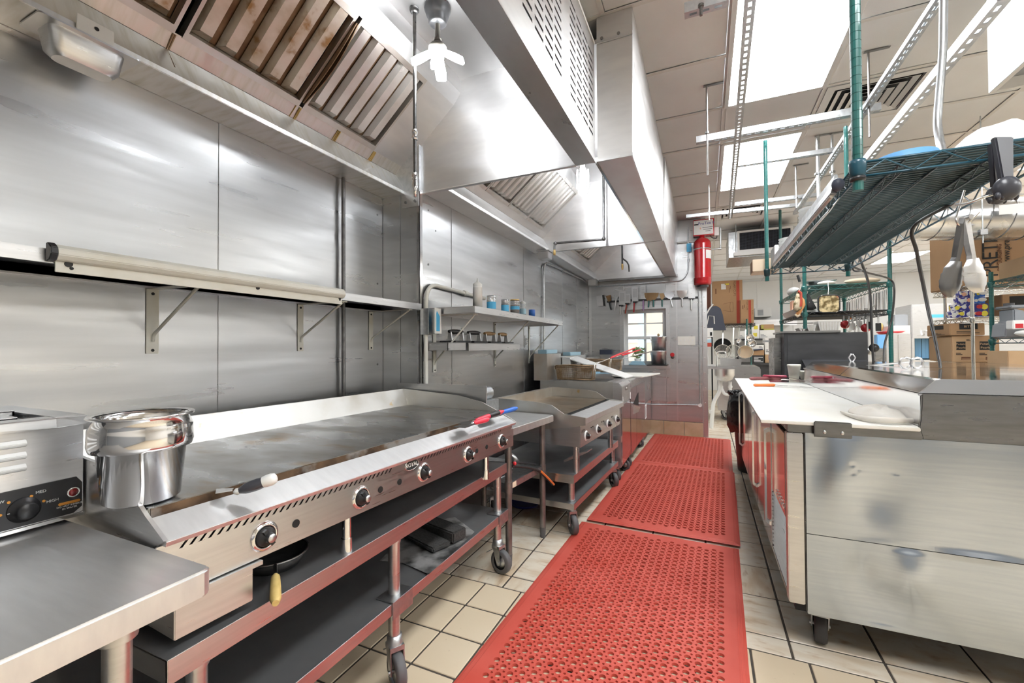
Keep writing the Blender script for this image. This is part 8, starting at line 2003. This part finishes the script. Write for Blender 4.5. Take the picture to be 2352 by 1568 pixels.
carton('carton', 'brown carton behind the green post with a dark label', xx+0.04, xx+0.5, 5.0, 5.4, 1.44, 1.62, CARD, prints=(('rect', 'f', 0.1, 0.35, 0.35, 0.9, BLACKPRINT), ('rect', 'f', 0.55, 0.95, 0.3, 0.95, BLACKPRINT)))

# ---- stainless machines on the far right
DY = 11.0
p, q = at(2093, 699, Y=DY), at(2187, 776, Y=DY)
dm = thing('dish_machine', 'stainless hood type dish machine with a blue strip curtain in the back room', 'dish machine', ((p.x+q.x)/2, 11.4, 0))
zo = at(2093, 826, Y=DY).z
obj('machine_head', MB().box(p.x, q.x, DY, DY+0.8, q.z, p.z), STEEL, dm, bevel=0.01)
obj('machine_leg', MB().box(p.x, p.x+0.04, DY, DY+0.8, 0, q.z), STEEL, dm); obj('machine_leg', MB().box(q.x-0.04, q.x, DY, DY+0.8, 0, q.z), STEEL, dm)
obj('shade_back', MB().box(p.x+0.04, q.x-0.04, DY+0.5, DY+0.8, 0, q.z), BLACKPANEL, dm); obj('machine_deck', MB().box(p.x-0.01, q.x+0.2, DY-0.05, DY+0.8, zo-0.08, zo), STEEL, dm, bevel=0.005)  # black back paints in the shade inside the machine opening
m = MB()
for k in range(6): x0_ = at(2117, 800, Y=DY).x+0.055*k; m.box(x0_, x0_+0.05, DY+0.30+0.01*(k % 2), DY+0.305+0.01*(k % 2), zo+0.02, q.z)
obj('strip_curtain', m, BLUEGLASS, dm)
hp, hq = at(2119, 765, Y=DY).x, at(2160, 765, Y=DY).x
obj('lift_handle', MB().tube([(hp, DY, q.z+0.06), (hp, DY-0.06, q.z+0.06), (hp, DY-0.06, q.z+0.14), (hq, DY-0.06, q.z+0.14), (hq, DY-0.06, q.z+0.06), (hq, DY, q.z+0.06)], 0.012, 8), POLISH, dm)
obj('machine_sticker', MB().box(hp+0.10, hp+0.35, DY-0.003, DY, q.z+0.40, q.z+0.46), SKYBLUE, dm)
p, q = at(2037, 826, Y=10.6), at(2092, 766, Y=10.6)
sm_ = thing('steel_cabinet', 'stainless cabinet with a red tray on top left of the dish machine', 'cabinet', ((p.x+q.x)/2, 10.9, 0))
obj('cabinet_body', MB().box(p.x, q.x, 10.6, 11.3, 0, q.z), STEEL, sm_, bevel=0.005)
obj('door_seam', MB().box(p.x+(q.x-p.x)*0.46, p.x+(q.x-p.x)*0.50, 10.595, 10.6, 0.3, q.z-0.02), POLISH, sm_)
obj('control_head', MB().box(q.x-0.25, q.x, 10.62, 11.2, q.z, q.z+0.16), WHITEMETAL, sm_); obj('grey_box', MB().box(q.x-0.18, q.x+0.03, 10.8, 11.1, q.z+0.16, q.z+0.38), GREYPLASTIC, sm_, bevel=0.01)
obj('gauge', MB().cyl((q.x-0.28, 10.7, q.z+0.22), (q.x-0.28, 10.66, q.z+0.22), 0.05, 16), POLISH, sm_); obj('brass_valve', MB().ball((q.x-0.42, 10.7, q.z+0.14), 0.06, (0.7, 0.7, 1.4)), BRASS, sm_)
t = single('red_tray', MB().lathe([(0, 0), (0.22, 0.0), (0.26, 0.05), (0.25, 0.05), (0.2, 0.006), (0, 0.006)], (p.x+0.18, 10.85, q.z+0.001), 24), REDPLASTIC, 'red round tray on the stainless cabinet in the back room', 'tray')
p, q = at(2012, 826, Y=10.4), at(2038, 768, Y=10.4)
t = thing('blue_crate', 'light blue crate stacked on a dark bin beside the stainless cabinet', 'crate', ((p.x+q.x)/2, 10.5, 0))
zm = at(2025, 800, Y=10.4).z
obj('crate_body', MB().box(p.x+0.02, q.x-0.02, 10.4, 10.57, zm, q.z), LIGHTBLUE, t, bevel=0.01); obj('dark_bin', MB().box(p.x, q.x-0.02, 10.4, 10.58, 0, zm-0.002), DARKSTEEL, t)
